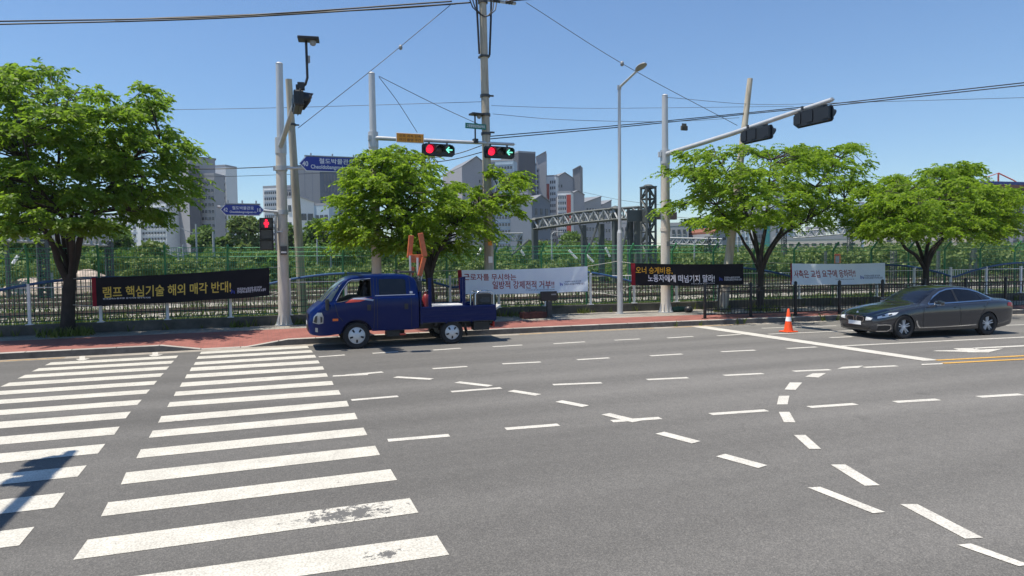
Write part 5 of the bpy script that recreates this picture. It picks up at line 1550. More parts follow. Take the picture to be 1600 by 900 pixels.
# ------------------------------------------------------------------ foliage
def leaves_on_pads(C, axis, rng, T=9, K=18, size=0.14, pad=0.75, droop=0.42):
    """drooping sprays: each pad centre carries T twigs, each twig K leaves"""
    n = len(C)
    out = C[:, :2]-axis
    oang = np.arctan2(out[:, 1], out[:, 0])
    ang = oang[:, None]+rng.normal(0, 1.25, (n, T))
    pit = rng.uniform(-0.26, 0.42, (n, T))
    D = np.stack([np.cos(ang)*np.cos(pit), np.sin(ang)*np.cos(pit), np.sin(pit)], -1)
    ln = rng.uniform(0.55, 1.15, (n, T))*pad*rng.uniform(0.6, 1.25, (n, 1))
    B = C[:, None, :]+rng.normal(0, 0.20, (n, T, 3))*np.array([1, 1, 0.6])*pad
    s = (np.arange(K)+0.6)/K
    s = s[None, None, :]+rng.uniform(-0.02, 0.02, (n, T, K))
    P = B[:, :, None, :]+D[:, :, None, :]*(ln[:, :, None, None]*s[..., None])
    P[..., 2] -= droop*ln[:, :, None]*s**2
    perp = np.stack([-np.sin(ang), np.cos(ang), np.zeros_like(ang)], -1)
    side = np.where(np.arange(K) % 2 == 0, 1.0, -1.0)[None, None, :, None]
    ld = D[:, :, None, :]*0.75+side*perp[:, :, None, :]*0.75+rng.normal(0, 0.25, P.shape)
    ld[..., 2] -= rng.uniform(0.15, 1.15, ld.shape[:3])
    ld /= np.linalg.norm(ld, axis=-1, keepdims=True)
    up = np.array([0, 0, 1.0])+rng.normal(0, 0.75, P.shape)
    wd = np.cross(ld, up); wd /= np.linalg.norm(wd, axis=-1, keepdims=True)
    L = (size*rng.uniform(0.7, 1.3, P.shape[:3]))[..., None]
    p0, p1, p2, p3 = P, P+ld*L*0.45+wd*L*0.24, P+ld*L, P+ld*L*0.45-wd*L*0.24
    V = np.stack([p0, p1, p2, p3], -2).reshape(-1, 3)
    F = np.arange(len(V)).reshape(-1, 4)
    return V, F

def leaf_clumps(C, Rd, rng, n_each, size, flat=1.0):
    """loose leaf balls: centres C (n,3), radii Rd (n,3)"""
    n = len(C)
    d = rng.normal(0, 1, (n, n_each, 3)); d /= np.linalg.norm(d, axis=-1, keepdims=True)
    r = rng.uniform(0.45, 1.08, (n, n_each, 1))**0.6
    P = C[:, None, :]+d*r*Rd[:, None, :]
    ld = rng.normal(0, 1, P.shape)+d*0.6; ld[..., 2] -= 0.3
    ld /= np.linalg.norm(ld, axis=-1, keepdims=True)
    nr = d+rng.normal(0, 0.6, P.shape)+np.array([0, 0, 0.5])
    wd = np.cross(ld, nr); wd /= np.linalg.norm(wd, axis=-1, keepdims=True)
    L = (size*rng.uniform(0.6, 1.4, P.shape[:2]))[..., None]
    V = np.stack([P, P+ld*L*0.5+wd*L*0.36, P+ld*L, P+ld*L*0.5-wd*L*0.36], -2).reshape(-1, 3)
    return V, np.arange(len(V)).reshape(-1, 4)

def street_tree(label, base, trunk, limbs, lobes, seed, m='leaf', npads=170, Y=None, depth=2.4, r0=0.19, T=9, K=18, size=0.145, pad=0.75, group=None):
    """trunk, limbs: px polylines in the plane Y; lobes: (cx, cy, rx, ry[, dY]) px ellipses that make the crown"""
    rng = np.random.default_rng(seed)
    Y = Y or base[1]
    t = thing('street_tree', label, 'tree', base, 0, group)
    B = np.array(base)
    mb = MB()
    tp = [np.array(base)-np.array([0, 0, 0.1])]+[at(x, y, Y) for x, y in trunk]
    mb.tube(tp, [r0*1.3]+[r0*(1.0-0.18*i/len(trunk)) for i in range(len(trunk))], 12)
    tips = []
    for li, (dy, pts, ra) in enumerate(limbs):
        P = [tp[-1]*0.6+tp[-2]*0.4]
        for k, (x, y) in enumerate(pts): P.append(at(x, y, Y+dy*(k+1)/len(pts)))
        # smooth the limb
        Q = []
        for i in range(len(P)-1):
            a = P[max(i-1, 0)]; b = P[i]; c = P[i+1]; d = P[min(i+2, len(P)-1)]
            for k in range(4):
                u = k/4
                Q.append(0.5*((2*b)+(c-a)*u+(2*a-5*b+4*c-d)*u*u+(3*b-a-3*c+d)*u**3))
        Q.append(P[-1])
        rad = [ra*(1-0.72*i/(len(Q)-1)) for i in range(len(Q))]
        mb.tube(Q, rad, 8)
        for i in range(len(Q)//3, len(Q)): tips.append((Q[i], rad[i]))
    # crown pads within the lobes
    areas = np.array([l[2]*l[3] for l in lobes], float)
    cnt = np.maximum(2, np.round(npads*areas/areas.sum())).astype(int)
    C = []
    L_ = np.array([l[:4] for l in lobes], float)
    x_lo, x_hi = (L_[:, 0]-L_[:, 2]).min(), (L_[:, 0]+L_[:, 2]).max()
    for l, c in zip(lobes, cnt):
        cx, cy, rx, ry = l[:4]; dY = l[4] if len(l) > 4 else 0.0
        ctr = at(cx, cy, Y+dY)
        ex = np.linalg.norm(at(cx+rx, cy, Y+dY)-ctr); ez = abs(at(cx, cy-ry, Y+dY)[2]-ctr[2])
        dp = min(depth, max(0.8, ex*0.85))
        k = 0
        while k < c:
            q = rng.uniform(-1, 1, 3)
            rr = np.linalg.norm(q)
            if rr > 1 or rng.random() > 0.25+0.75*rr: continue
            fx = max(0.3, 1-0.30*pad/max(ex, 0.1)); fz = max(0.3, 1-0.16*pad/max(ez, 0.1))
            x_ = cx+q[0]*rx*fx; y_ = cy-q[2]*ry*fz
            rel = min(1.0, abs((x_-(x_lo+x_hi)/2)/((x_hi-x_lo)/2)))
            dd = q[1]*dp*0.8+rng.uniform(-1, 1)*depth*math.sqrt(1-rel*rel)*0.85
            C.append(at(x_, y_, Y+dY+dd)); k += 1
    C = np.array(C)
    tp_ = np.array([q for q, _ in tips])
    # twigs joining pads to the nearest limb below
    for c in C:
        dd = np.linalg.norm(tp_-c, axis=1)+np.maximum(0, tp_[:, 2]-c[2])*1.5
        i = int(np.argmin(dd)); a = tp_[i]; ra = min(0.035, tips[i][1]*0.8)
        m_ = a*0.5+c*0.5+np.array([0, 0, 0.12*np.linalg.norm(c-a)])+rng.normal(0, 0.08, 3)
        mb.tube([a, a*0.55+m_*0.45, m_, m_*0.4+c*0.6, c], [ra, ra*0.85, ra*0.65, ra*0.45, 0.006], 5, False)
    mb.build('trunk', 'bark', t, base, 60)
    V, F = leaves_on_pads(C, B[:2], rng, T, K, size, pad)
    raw_mesh('crown', V-B, F, m, t)
    return t

street_tree('large dark green zelkova at the left edge beside a black banner', (-5.65, 24.87, 0.17),
            [(106, 500), (107, 470), (110, 428)],
            [(-0.8, [(92, 410), (84, 385), (66, 352), (48, 300), (38, 250)], 0.125), (0.6, [(103, 405), (93, 388), (88, 360), (80, 320), (92, 250), (90, 180)], 0.10), (0.9, [(110, 395), (107, 368), (112, 335), (128, 280), (150, 215)], 0.11),
             (-0.6, [(120, 400), (124, 378), (134, 352), (160, 310), (205, 250), (250, 220)], 0.12), (-1.6, [(114, 400), (118, 360), (150, 330), (215, 330)], 0.08), (1.8, [(102, 395), (90, 350), (40, 310), (-20, 290)], 0.08), (-2.2, [(112, 390), (100, 340), (60, 290), (35, 215)], 0.08)],
            [(30, 118, 38, 18), (8, 125, 30, 26), (75, 112, 26, 9), (20, 150, 45, 15), (92, 144, 17, 7), (147, 148, 24, 16), (70, 172, 60, 16), (135, 180, 42, 16), (226, 139, 17, 8), (232, 165, 34, 17), (190, 182, 36, 14), (40, 205, 75, 26), (130, 217, 58, 26),
             (215, 212, 48, 18), (258, 208, 22, 11), (266, 238, 26, 10), (286, 232, 15, 8), (70, 256, 100, 28), (180, 252, 68, 26), (252, 264, 38, 15), (286, 285, 14, 12), (256, 297, 34, 16), (10, 302, 90, 33), (110, 308, 75, 26), (195, 302, 58, 22), (215, 332, 42, 18),
             (90, 345, 70, 18), (150, 350, 46, 14), (10, 350, 60, 18), (-60, 250, 60, 80), (245, 335, 24, 10)], 1, 'leaf_dark', 285, depth=3.7, r0=0.20, T=13, K=20, size=0.15, pad=0.78)
street_tree('bright green zelkova behind the blue truck, in front of the middle mast', (4.95, 23.9, 0.17),
            [(676, 480), (673, 455), (670, 425)],
            [(-0.6, [(662, 410), (648, 385), (620, 345), (590, 300)], 0.10), (0.5, [(670, 400), (668, 360), (650, 300), (630, 255)], 0.10), (-0.4, [(682, 400), (700, 370), (735, 330), (790, 290)], 0.09), (0.9, [(664, 405), (640, 380), (580, 365), (540, 350)], 0.07), (0.2, [(676, 395), (690, 340), (680, 290)], 0.08)],
            [(592, 250, 38, 20), (625, 245, 38, 20), (655, 262, 38, 28), (572, 277, 34, 22), (600, 290, 75, 30), (556, 325, 40, 30), (640, 325, 90, 40), (532, 350, 26, 18), (600, 365, 85, 26), (690, 300, 36, 26), (725, 315, 42, 36), (760, 320, 25, 16),
             (765, 265, 14, 12), (797, 278, 24, 22), (808, 322, 20, 18), (785, 305, 18, 18), (690, 358, 70, 28), (740, 352, 26, 14), (640, 385, 80, 15), (765, 368, 18, 12), (700, 385, 40, 10)], 2, 'leaf', 235, depth=2.8, r0=0.15, T=13, K=20, size=0.13, pad=0.66)
street_tree('broad airy zelkova right of the long mast arm, behind the guard rail', (19.01, 22.37, 0.17),
            [(1187, 470), (1188, 445), (1189, 420)],
            [(-0.5, [(1176, 400), (1163, 380), (1152, 360), (1120, 320), (1085, 285)], 0.075), (0.7, [(1184, 395), (1178, 362), (1165, 330), (1140, 280), (1120, 245)], 0.095), (-0.4, [(1190, 390), (1197, 350), (1200, 305), (1205, 250)], 0.10), (0.5, [(1198, 398), (1215, 370), (1240, 330), (1285, 280), (1320, 240)], 0.10), (-1.2, [(1200, 400), (1222, 368), (1260, 345), (1320, 310)], 0.08), (1.2, [(1183, 395), (1170, 350), (1190, 300), (1240, 260)], 0.07)],
            [(1075, 243, 26, 9), (1118, 240, 34, 14), (1065, 268, 30, 14), (1110, 270, 40, 18), (1170, 235, 30, 12), (1215, 240, 48, 18), (1262, 236, 40, 16), (1315, 228, 34, 11), (1290, 252, 55, 22), (1340, 262, 22, 12), (1200, 268, 70, 22), (1140, 300, 62, 24), (1075, 318, 40, 14),
             (1270, 288, 60, 24), (1332, 285, 25, 10), (1210, 305, 70, 28), (1130, 335, 60, 20), (1090, 345, 25, 10), (1300, 318, 45, 16), (1235, 335, 62, 20), (1175, 340, 60, 18), (1290, 342, 32, 12)], 3, 'leaf', 215, depth=3.0, r0=0.135, T=12, K=20, size=0.125, pad=0.64)
street_tree('dense rounded green zelkova at the right edge, above the grey sedan', (26.54, 21.05, 0.17),
            [(1445, 465), (1446, 440), (1447, 412)],
            [(-0.5, [(1432, 400), (1415, 388), (1405, 372), (1385, 350), (1355, 320)], 0.085), (0.6, [(1438, 392), (1430, 372), (1420, 340), (1405, 300)], 0.085), (-0.4, [(1448, 390), (1455, 365), (1465, 320), (1480, 275)], 0.09), (0.6, [(1456, 398), (1470, 378), (1492, 360), (1540, 330), (1570, 310)], 0.095), (-1.0, [(1452, 395), (1475, 370), (1510, 345)], 0.07)],
            [(1495, 264, 34, 12), (1470, 278, 52, 18), (1405, 284, 30, 12), (1385, 300, 45, 16), (1430, 305, 70, 22), (1508, 295, 40, 20), (1360, 330, 30, 18), (1400, 335, 62, 24), (1480, 325, 80, 28), (1545, 315, 45, 26), (1580, 305, 24, 16), (1560, 345, 42, 24), (1500, 350, 80, 18),
             (1420, 352, 78, 18), (1350, 352, 24, 12), (1545, 364, 45, 14), (1365, 366, 28, 8)], 4, 'leaf', 350, depth=3.4, r0=0.135, T=13, K=20, size=0.13, pad=0.66)

# weeds at kerb, wall foot and tree bases
def blades(spots, rng, hmin, hmax):
    V = []
    for (x, y, z, n, rad) in spots:
        for k in range(n):
            a = rng.uniform(0, 6.28); r = rad*math.sqrt(rng.random())
            bx, by = x+r*math.cos(a), y+r*math.sin(a)
            h = rng.uniform(hmin, hmax); w = rng.uniform(0.012, 0.03); b = rng.uniform(0, 6.28)
            ux, uy = math.cos(b)*w, math.sin(b)*w
            lx, ly = rng.uniform(-0.5, 0.5)*h, rng.uniform(-0.5, 0.5)*h
            V += [(bx-ux, by-uy, z), (bx+ux, by+uy, z), (bx+ux*0.6+lx*0.5, by+uy*0.6+ly*0.5, z+h*0.65), (bx+lx, by+ly, z+h)]
    V = np.array(V)
    return V, np.arange(len(V)).reshape(-1, 4)
rng = np.random.default_rng(20)
sp = [(-5.65, 24.5, 0.17, 260, 0.75), (-5.2, 24.3, 0.17, 90, 0.5), (1.3, 24.9, 0.17, 40, 0.3), (-0.6, 24.9, 0.17, 60, 0.4), (12.2, wallY(12.2)-0.15, 0.17, 50, 0.25), (9.3, wallY(9.3)-0.3, 0.17, 120, 0.7), (19.0, 22.2, 0.17, 180, 0.7), (26.5, 20.9, 0.17, 150, 0.7), (17.3, 22.5, 0.17, 70, 0.35)]
for k in range(60):
    x = rng.uniform(-12, 34); sp.append((x, wallY(x)-0.14, 0.17, 6, 0.12))
for k in range(14):
    x = rng.uniform(13, 30); sp.append((x, kerbY(x)-0.03, 0.0, 7, 0.06))
V, F = blades(sp, rng, 0.06, 0.32)
o = raw_mesh('weeds', V, F, 'weed'); tag(o, 'weeds growing at the wall foot, kerb and around the tree bases', 'weeds', kind='stuff')
sp = []
for k in range(1500):
    x = rng.uniform(-14, 40); sp.append((x, wallY(x)+rng.uniform(0.3, 7), 0.02, 9, 0.35))
for (y0, y1) in ((36.2, 41.8), (44.8, 48.4), (51.6, 55.4), (58.8, 70)):
    for k in range(1300):
        sp.append((rng.uniform(-40, 75), rng.uniform(y0, y1), -0.05, 7, 0.55))
V, F = blades(sp, rng, 0.14, 0.46)
o = raw_mesh('grass', V, F, 'weed'); tag(o, 'long grass on the railway verge and between the tracks', 'grass', kind='stuff')

# undergrowth across the tracks
def bank(spec, rng, n, size):
    C, Rr = [], []
    for (x0, x1, yt, yb, Y, cnt, rpx) in spec:
        for k in range(cnt):
            px = rng.uniform(x0, x1); YY = Y*rng.uniform(0.93, 1.10)
            r = rpx*rng.uniform(0.6, 1.3)
            py = rng.uniform(yt+r*0.7, yb)
            p = at(px, py, YY)
            rr = r/FPX*np.linalg.norm(p)
            C.append(p); Rr.append((rr, rr, rr*0.75))
    return leaf_clumps(np.array(C), np.array(Rr), rng, n, size)
rng = np.random.default_rng(31)
V, F = bank([(-30, 240, 395, 438, 78, 60, 16), (60, 470, 392, 432, 84, 90, 15), (300, 520, 385, 425, 88, 60, 14), (480, 760, 378, 425, 84, 110, 16), (740, 1060, 384, 436, 78, 190, 14), (740, 1060, 400, 446, 66, 90, 12), (380, 430, 395, 425, 70, 14, 9), (820, 1000, 372, 400, 95, 40, 12)], rng, 130, 0.42)
o = raw_mesh('undergrowth', V, F, 'leaf_far'); tag(o, 'dark green undergrowth along the far side of the railway tracks', 'undergrowth', kind='stuff')
V, F = bank([(465, 600, 416, 436, 64, 46, 10), (180, 420, 402, 440, 66, 60, 10), (600, 760, 405, 440, 66, 40, 10), (780, 1010, 405, 440, 62, 60, 10), (60, 160, 405, 430, 74, 16, 12), (-30, 60, 412, 440, 66, 14, 10)], rng, 150, 0.28)
o = raw_mesh('shrubbery', V, F, 'leaf_pale'); tag(o, 'bright low shrubs along the tracks on both sides of the truck', 'shrubs', kind='stuff')
# grassy bank on the right
mb = MB(); V = []
bx = [16, 22, 28, 34, 40, 48, 58, 70, 84, 100, 130]
for x in bx:
    for (dy, z) in ((0, -0.1), (6, 0.5), (16, 2.2), (26, 3.9), (40, 4.4), (80, 4.5)):
        V.append((x, 62-0.25*(x-16)+dy, 0.6*z*min(1, (x-14)/14)))
mb.add(V, [(i*6+j, (i+1)*6+j, (i+1)*6+j+1, i*6+j+1) for i in range(len(bx)-1) for j in range(5)])
struct(mb.build('embankment', 'verge', smooth=60))
V, F = bank([(1010, 1130, 398, 440, 66, 110, 11), (1100, 1260, 396, 440, 62, 180, 11), (1230, 1420, 390, 440, 57, 200, 12), (1400, 1640, 378, 446, 54, 260, 14), (1000, 1450, 384, 404, 88, 190, 9), (1030, 1300, 394, 420, 76, 110, 9)], rng, 130, 0.36)
o = raw_mesh('undergrowth', V, F, 'leaf_pale'); tag(o, 'pale green scrub on the bank right of the lattice tower', 'undergrowth', kind='stuff')

def far_tree(label, px, ytop, ybase, Y, wpx, seed, m='leaf_far', n=16, size=0.42, group='trees beyond the railway tracks'):
    rng = np.random.default_rng(seed)
    base = at(px, ybase, Y)
    base[2] = max(0.0, min(base[2], 1.2))
    top = at(px, ytop, Y)
    H = top[2]-base[2]; Rw = wpx/FPX*np.linalg.norm(top)/1.0
    t = thing('tree', label, 'tree', tuple(base), 0, group)
    C, Rr = [], []
    for k in range(n):
        a = rng.uniform(0, 6.28); q = math.sqrt(rng.random())
        hz = rng.uniform(0.30, 0.90)
        wz = math.sqrt(max(0.05, 1-((hz-0.5)/0.55)**2))
        r = Rw*rng.uniform(0.30, 0.48)
        C.append((math.cos(a)*q*(Rw*wz-r*0.6), math.sin(a)*q*(Rw*wz-r*0.6), hz*H)); Rr.append((r, r, r*0.72))
    C.append((0, 0, H*0.90)); Rr.append((Rw*0.38, Rw*0.38, H*0.11))
    C = np.array(C)
    mb = MB(); r0 = 0.16+0.012*H
    mb.tube([(0, 0, -0.3), (0.03*H, 0, H*0.25), (0.0, 0.02*H, H*0.5), (0, 0, H*0.8)], [r0*1.2, r0, r0*0.7, r0*0.25], 8)
    for c in C[:8]: mb.tube([(0, 0.01*H, H*0.3), tuple(c*0.5+np.array([0, 0, H*0.16])), tuple(c)], [r0*0.5, r0*0.3, 0.03], 5, False)
    mb.build('trunk', 'bark', t)
    V, F = leaf_clumps(C, np.array(Rr), rng, 230, size)
    raw_mesh('crown', V, F, m, t)
FT = [('tall dark tree left of the small blue sign, before the apartment towers', 322, 355, 425, 96, 24, 'leaf_far'), ('pale bushy tree under the small blue street sign', 388, 338, 425, 92, 34, 'leaf_pale'), ('low round tree between two pale trees by the signal', 352, 372, 425, 98, 22, 'leaf_far'),
      ('dark spreading tree at the far left edge behind the left zelkova', 18, 352, 425, 84, 48, 'leaf_far'), ('dark tree seen through the limbs of the left zelkova', 105, 372, 430, 86, 36, 'leaf_far'), ('dark tree right of the left zelkova trunk', 178, 352, 428, 90, 34, 'leaf_far'), ('white flowering shrub-like tree above the black banner', 238, 382, 428, 84, 30, 'leaf_pale'),
      ('dark tree between the tan mast and the leaning pole', 452, 352, 425, 96, 26, 'leaf_far'), ('dark tree right of the leaning pole beneath the white apartment', 500, 345, 425, 92, 34, 'leaf_far'), ('dark tree behind the middle zelkova, left part', 560, 360, 425, 94, 38, 'leaf_far'), ('dark tree behind the middle zelkova, right part', 640, 370, 425, 96, 40, 'leaf_far'),
      ('dark tree beneath the left end of the gantry truss', 840, 378, 425, 100, 22, 'leaf_far'), ('bushy tree beneath the middle of the gantry truss', 893, 362, 422, 104, 30, 'leaf_far'), ('small pale tree beside the gantry pillars', 965, 376, 420, 104, 20, 'leaf_pale'), ('low tree at the foot of the red roofed houses', 1100, 380, 420, 84, 28, 'leaf_far'), ('bushy tree behind the right zelkova trunk', 1380, 384, 420, 82, 34, 'leaf_pale')]
for i, (lb, px, yt, yb, Y, w, m_) in enumerate(FT): far_tree(lb, px, yt, yb, Y, w, 50+i, m_)

# ------------------------------------------------------------------ buildings beyond the railway
def bmat(name, col): return mat(name, col, 0.85, spec=0.2, noise=0.06, nscale=0.08)
for n_, c_ in (('b_white', (0.64, 0.67, 0.70)), ('b_blue', (0.350, 0.450, 0.550)), ('b_grey', (0.300, 0.312, 0.344)), ('b_shaded', (0.094, 0.100, 0.119)), ('b_mid', (0.175, 0.188, 0.213)), ('b_beige', (0.388, 0.375, 0.388)), ('b_lilac', (0.300, 0.306, 0.344)), ('b_red', (0.34, 0.05, 0.035)), ('b_slate', (0.125, 0.156, 0.206)),
               ('b_cream', (0.58, 0.53, 0.46)), ('b_teal', (0.05, 0.22, 0.23)), ('b_roofred', (0.20, 0.085, 0.06)), ('b_roofblue', (0.03, 0.06, 0.24)), ('b_brown', (0.14, 0.10, 0.085))): MT[n_] = bmat(n_.replace('b_', 'wall '), c_)
MT['b_glass'] = mat('window glass', (0.035, 0.045, 0.06), 0.15, spec=0.6)
_pane = None
def building(label, x0, x1, ytop, Y0, Y1=None, depth=14, wall='b_white', rows=0, cols=0, roof='flat', win='b_glass', ww=0.6, wh=0.45, m=(0.08, 0.92, 0.03, 0.97), stripes=(), side=None, cat='building', group='buildings beyond the railway', zb=0.0, apex=None, roofm=None, turn=None):
    """box building; its front stands between pixel columns x0 (distance Y0) and x1 (Y1) and rises to row ytop.
    m: window field (left, right, bottom, top as fractions); stripes: (u0, u1, v0, v1, material) wall panels"""
    global _pane
    Y1 = Y1 or Y0
    A = at(x0, 420, Y0); B = at(x1, 420, Y1)
    A[2] = B[2] = 0
    if turn is None and roof == 'flat' and wall in ('b_white', 'b_blue', 'b_grey', 'b_cream', 'b_lilac') and rows: turn = 36
    if turn:                                            # swing the front about its left end, keeping its right end on the same bearing
        c_, s_ = math.cos(R(turn)), -math.sin(R(turn)); dB = _ray(x1, 420)
        q = (A[0]*dB[1]-A[1]*dB[0])/(s_*dB[0]-c_*dB[1])
        B = A+np.array([c_*q, s_*q, 0]); depth = min(depth, 6.0)
        Y1 = float(B[1])
    w = float(np.linalg.norm(B-A))
    h = float(at((x0+x1)/2, ytop, (Y0+Y1)/2)[2])-zb
    rz = math.atan2(B[1]-A[1], B[0]-A[0])
    t = thing('apartment_block' if cat == 'apartment block' else 'house' if cat == 'house' else 'building', label, cat, (A[0], A[1], zb), rz, group)
    mb = MB()
    if roof == 'flat':
        mb.box((w/2, depth/2, h/2-0.5), (w, depth, h+1))
    else:
        hp = h+(apex or 3.0)
        k = {'gable': 0.5, 'shedR': 1.0, 'shedL': 0.0}[roof]
        if roof == 'gable': poly = [(0, -1), (w, -1), (w, h), (w*0.5, hp), (0, h)]
        elif roof == 'shedR': poly = [(0, -1), (w, -1), (w, hp), (0, h)]
        else: poly = [(0, -1), (w, -1), (w, h), (0, hp)]
        mb.prism(poly, depth, 'y', (0, depth/2, 0))
    mb.build('wall', wall, t)
    rf = MB()
    if roof == 'flat':
        for (c, s_) in (((w/2, 0.1, h+0.35), (w, 0.3, 0.7)), ((w/2, depth-0.1, h+0.35), (w, 0.3, 0.7)), ((0.12, depth/2, h+0.35), (0.3, depth-0.5, 0.7)), ((w-0.12, depth/2, h+0.35), (0.3, depth-0.5, 0.7))): rf.box(c, s_)
        if w > 9: rf.box((w*0.5, depth*0.5, h+1.2), (w*0.22, depth*0.3, 2.4))
    else:
        hp = h+(apex or 3.0)
        sg = {'gable': [((0, h), (w*0.5, hp)), ((w*0.5, hp), (w, h))], 'shedR': [((0, h), (w, hp))], 'shedL': [((0, hp), (w, h))]}[roof]
        for (a, b) in sg:
            d = Vector((b[0]-a[0], 0, b[1]-a[1])); e = d.normalized()*0.0
            poly = [(a[0], a[1]+0.02), (b[0], b[1]+0.02), (b[0], b[1]+0.42), (a[0], a[1]+0.42)]
            rf.prism(poly, depth+0.8, 'y', (0, depth/2, 0))
    rf.build('roof', roofm or ('b_grey' if roof == 'flat' else 'b_mid'), t)
    for (u0, u1, v0, v1, sm) in stripes:
        s_ = MB(); s_.box(((u0+u1)/2*w, -0.04, (v0+v1)/2*h), ((u1-u0)*w, 0.12, (v1-v0)*h)); s_.build('facade_panel', sm, t)
    if rows and cols:
        cw = (m[1]-m[0])*w/cols; rh = (m[3]-m[2])*h/rows
        for k in range(rows+1 if rows > 5 else 0):
            fb = MB(); fb.box(((m[0]+m[1])/2*w, -0.03, m[2]*h+k*rh), ((m[1]-m[0])*w, 0.20, 0.30)); fb.build('floor_band', wall, t)
        pm = MB(); pm.box((0, 0, 0), (cw*ww, 0.16, rh*wh)); me = None
        fr = MB(); fr.box((0, -0.02, -rh*wh/2-0.08), (cw*ww*1.12, 0.30, 0.14))
        first = sill = None
        if rows*cols > 100: rows = max(1, 100//cols)
        for r_ in range(rows):
            for c_ in range(cols):
                p = (m[0]*w+(c_+0.5)*cw, -0.09, m[2]*h+(r_+0.5)*rh)
                if first is None:
                    first = pm.build('window', win, t); first.location = p
                    sill = fr.build('sill', wall, first)
                else:
                    o = first.copy(); COL.objects.link(o); o.location = p
                    s2 = sill.copy(); COL.objects.link(s2); s2.parent = o
    if side:                                            # windows on the right-hand or left-hand end wall
        sx, r2, c2 = side
        rh = h*0.94/r2; cw = depth/c2
        pm = MB(); pm.box((0, 0, 0), (0.16, cw*0.5, rh*0.45))
        first = None
        for r_ in range(r2):
            for c_ in range(c2):
                p = ((-0.09 if sx < 0 else w+0.09), (c_+0.5)*cw, h*0.03+(r_+0.5)*rh)
                if first is None: first = pm.build('window', win, t); first.location = p
                else:
                    o = first.copy(); COL.objects.link(o); o.location = p
    return t
AB = 'apartment block'
# left cluster
building('white and grey slab block partly behind the left zelkova crown', 262, 300, 309, 262, 268, 12, 'b_blue', 11, 8, m=(0.04, 0.98, 0.10, 0.97), ww=0.6, wh=0.40, stripes=((0.0, 0.46, 0, 1, 'b_grey'),), cat=AB)
building('pale blue slab block lowest in the left cluster', 222, 262, 318, 258, 263, 12, 'b_white', 10, 8, m=(0.05, 0.98, 0.10, 0.95), ww=0.62, wh=0.40, cat=AB)
building('windowless stair tower coloured dark as a shaded face, in the left cluster', 299, 316, 259, 250, 250, 9, 'b_shaded', roof='flat', cat=AB)  # dark wall colour stands in for shade on the tower's right face
building('sloping-roofed flank beside the stair tower, coloured pale as its lit left face', 280, 300, 273, 258, 250, 9, 'b_grey', roof='shedR', apex=5.5, cat=AB)  # same tower's left face; sunlight on it is put into the paler colour
building('mid grey block with six rows of small windows in the left cluster', 316, 339, 274, 252, 252, 14, 'b_grey', 11, 4, m=(0.06, 0.96, 0.15, 0.95), ww=0.62, wh=0.42, turn=28, cat=AB)
building('tall white tower with a dark balcony column in the left cluster', 338, 357, 261, 262, 262, 12, 'b_white', 13, 2, m=(0.45, 0.95, 0.10, 0.92), ww=0.55, wh=0.42, stripes=((0.0, 0.40, 0, 0.82, 'b_slate'),), cat=AB)
building('narrow dark block at the right end of the left cluster', 357, 373, 335, 268, 268, 12, 'b_slate', 7, 3, ww=0.5, wh=0.4, cat=AB)
building('pale far block glimpsed between the left zelkova limbs', 70, 150, 345, 270, 275, 14, 'b_blue', 6, 9, ww=0.5, wh=0.36, cat=AB)
building('second pale far block glimpsed beneath the left zelkova crown', 150, 222, 336, 268, 260, 14, 'b_white', 7, 8, ww=0.5, wh=0.36, cat=AB)
building('bluish far block at the left edge of the picture', -40, 60, 352, 275, 275, 14, 'b_blue', 5, 10, ww=0.5, wh=0.36, cat=AB)
# middle left
building('pale far apartment block left of the tan mast', 414, 437, 293, 300, 303, 14, 'b_white', 13, 6, ww=0.6, wh=0.45, cat=AB)
building('narrow grey block between the tan mast and the leaning pole', 448, 459, 292, 300, 300, 14, 'b_grey', 8, 2, ww=0.5, wh=0.4, cat=AB)
building('huge blank beige slab behind the large blue street sign', 467, 503, 262, 285, 285, 16, 'b_beige', stripes=((0.33, 0.36, 0, 1, 'b_lilac'), (0.66, 0.69, 0, 1, 'b_lilac')), cat='building')
building('ribbed slate block right of the blank beige slab', 503, 560, 268, 285, 300, 16, 'b_slate', 9, 10, ww=0.35, wh=0.7, win='b_mid', cat='building')
building('white two-row walk-up beneath the large blue street sign', 470, 493, 316, 230, 230, 10, 'b_white', 3, 2, m=(0.08, 0.95, 0.10, 0.92), ww=0.8, wh=0.36, roof='shedL', apex=1.6, roofm='b_beige', cat='building')
building('bluish end wall beside the white walk-up', 493, 516, 321, 230, 240, 10, 'b_blue', 2, 3, m=(0.05, 0.95, 0.25, 0.92), ww=0.7, wh=0.6, cat='building')
building('white block between the tan mast and the walk-up', 449, 470, 309, 240, 240, 10, 'b_white', 4, 2, ww=0.5, wh=0.4, cat='building')
# middle right
building('lilac grey gable end behind the utility pole', 724, 769, 262, 262, 262, 30, 'b_lilac', 12, 4, m=(0.55, 0.97, 0.03, 0.90), ww=0.45, wh=0.42, roof='gable', apex=4.2, cat=AB)
building('pale slab with long balcony rows behind the middle zelkova', 769, 804, 252, 262, 275, 14, 'b_blue', 14, 6, m=(0.20, 0.97, 0.03, 0.97), ww=0.72, wh=0.42, stripes=((0.0, 0.18, 0, 1, 'b_slate'),), cat=AB)
building('stair tower coloured dark as a shaded face, under the second lit signal', 803, 812, 240, 276, 270, 8, 'b_shaded', cat=AB)  # shade of a right-hand face put into the wall colour
building('windowed block just left of the light blue gable', 806, 826, 300, 255, 262, 12, 'b_grey', 12, 5, ww=0.6, wh=0.42, cat=AB)
building('light blue gable end with a stair window column', 812, 840, 258, 285, 285, 20, 'b_blue', 8, 1, m=(0.80, 0.99, 0.30, 0.92), ww=0.8, wh=0.45, roof='gable', apex=3.6, cat=AB)
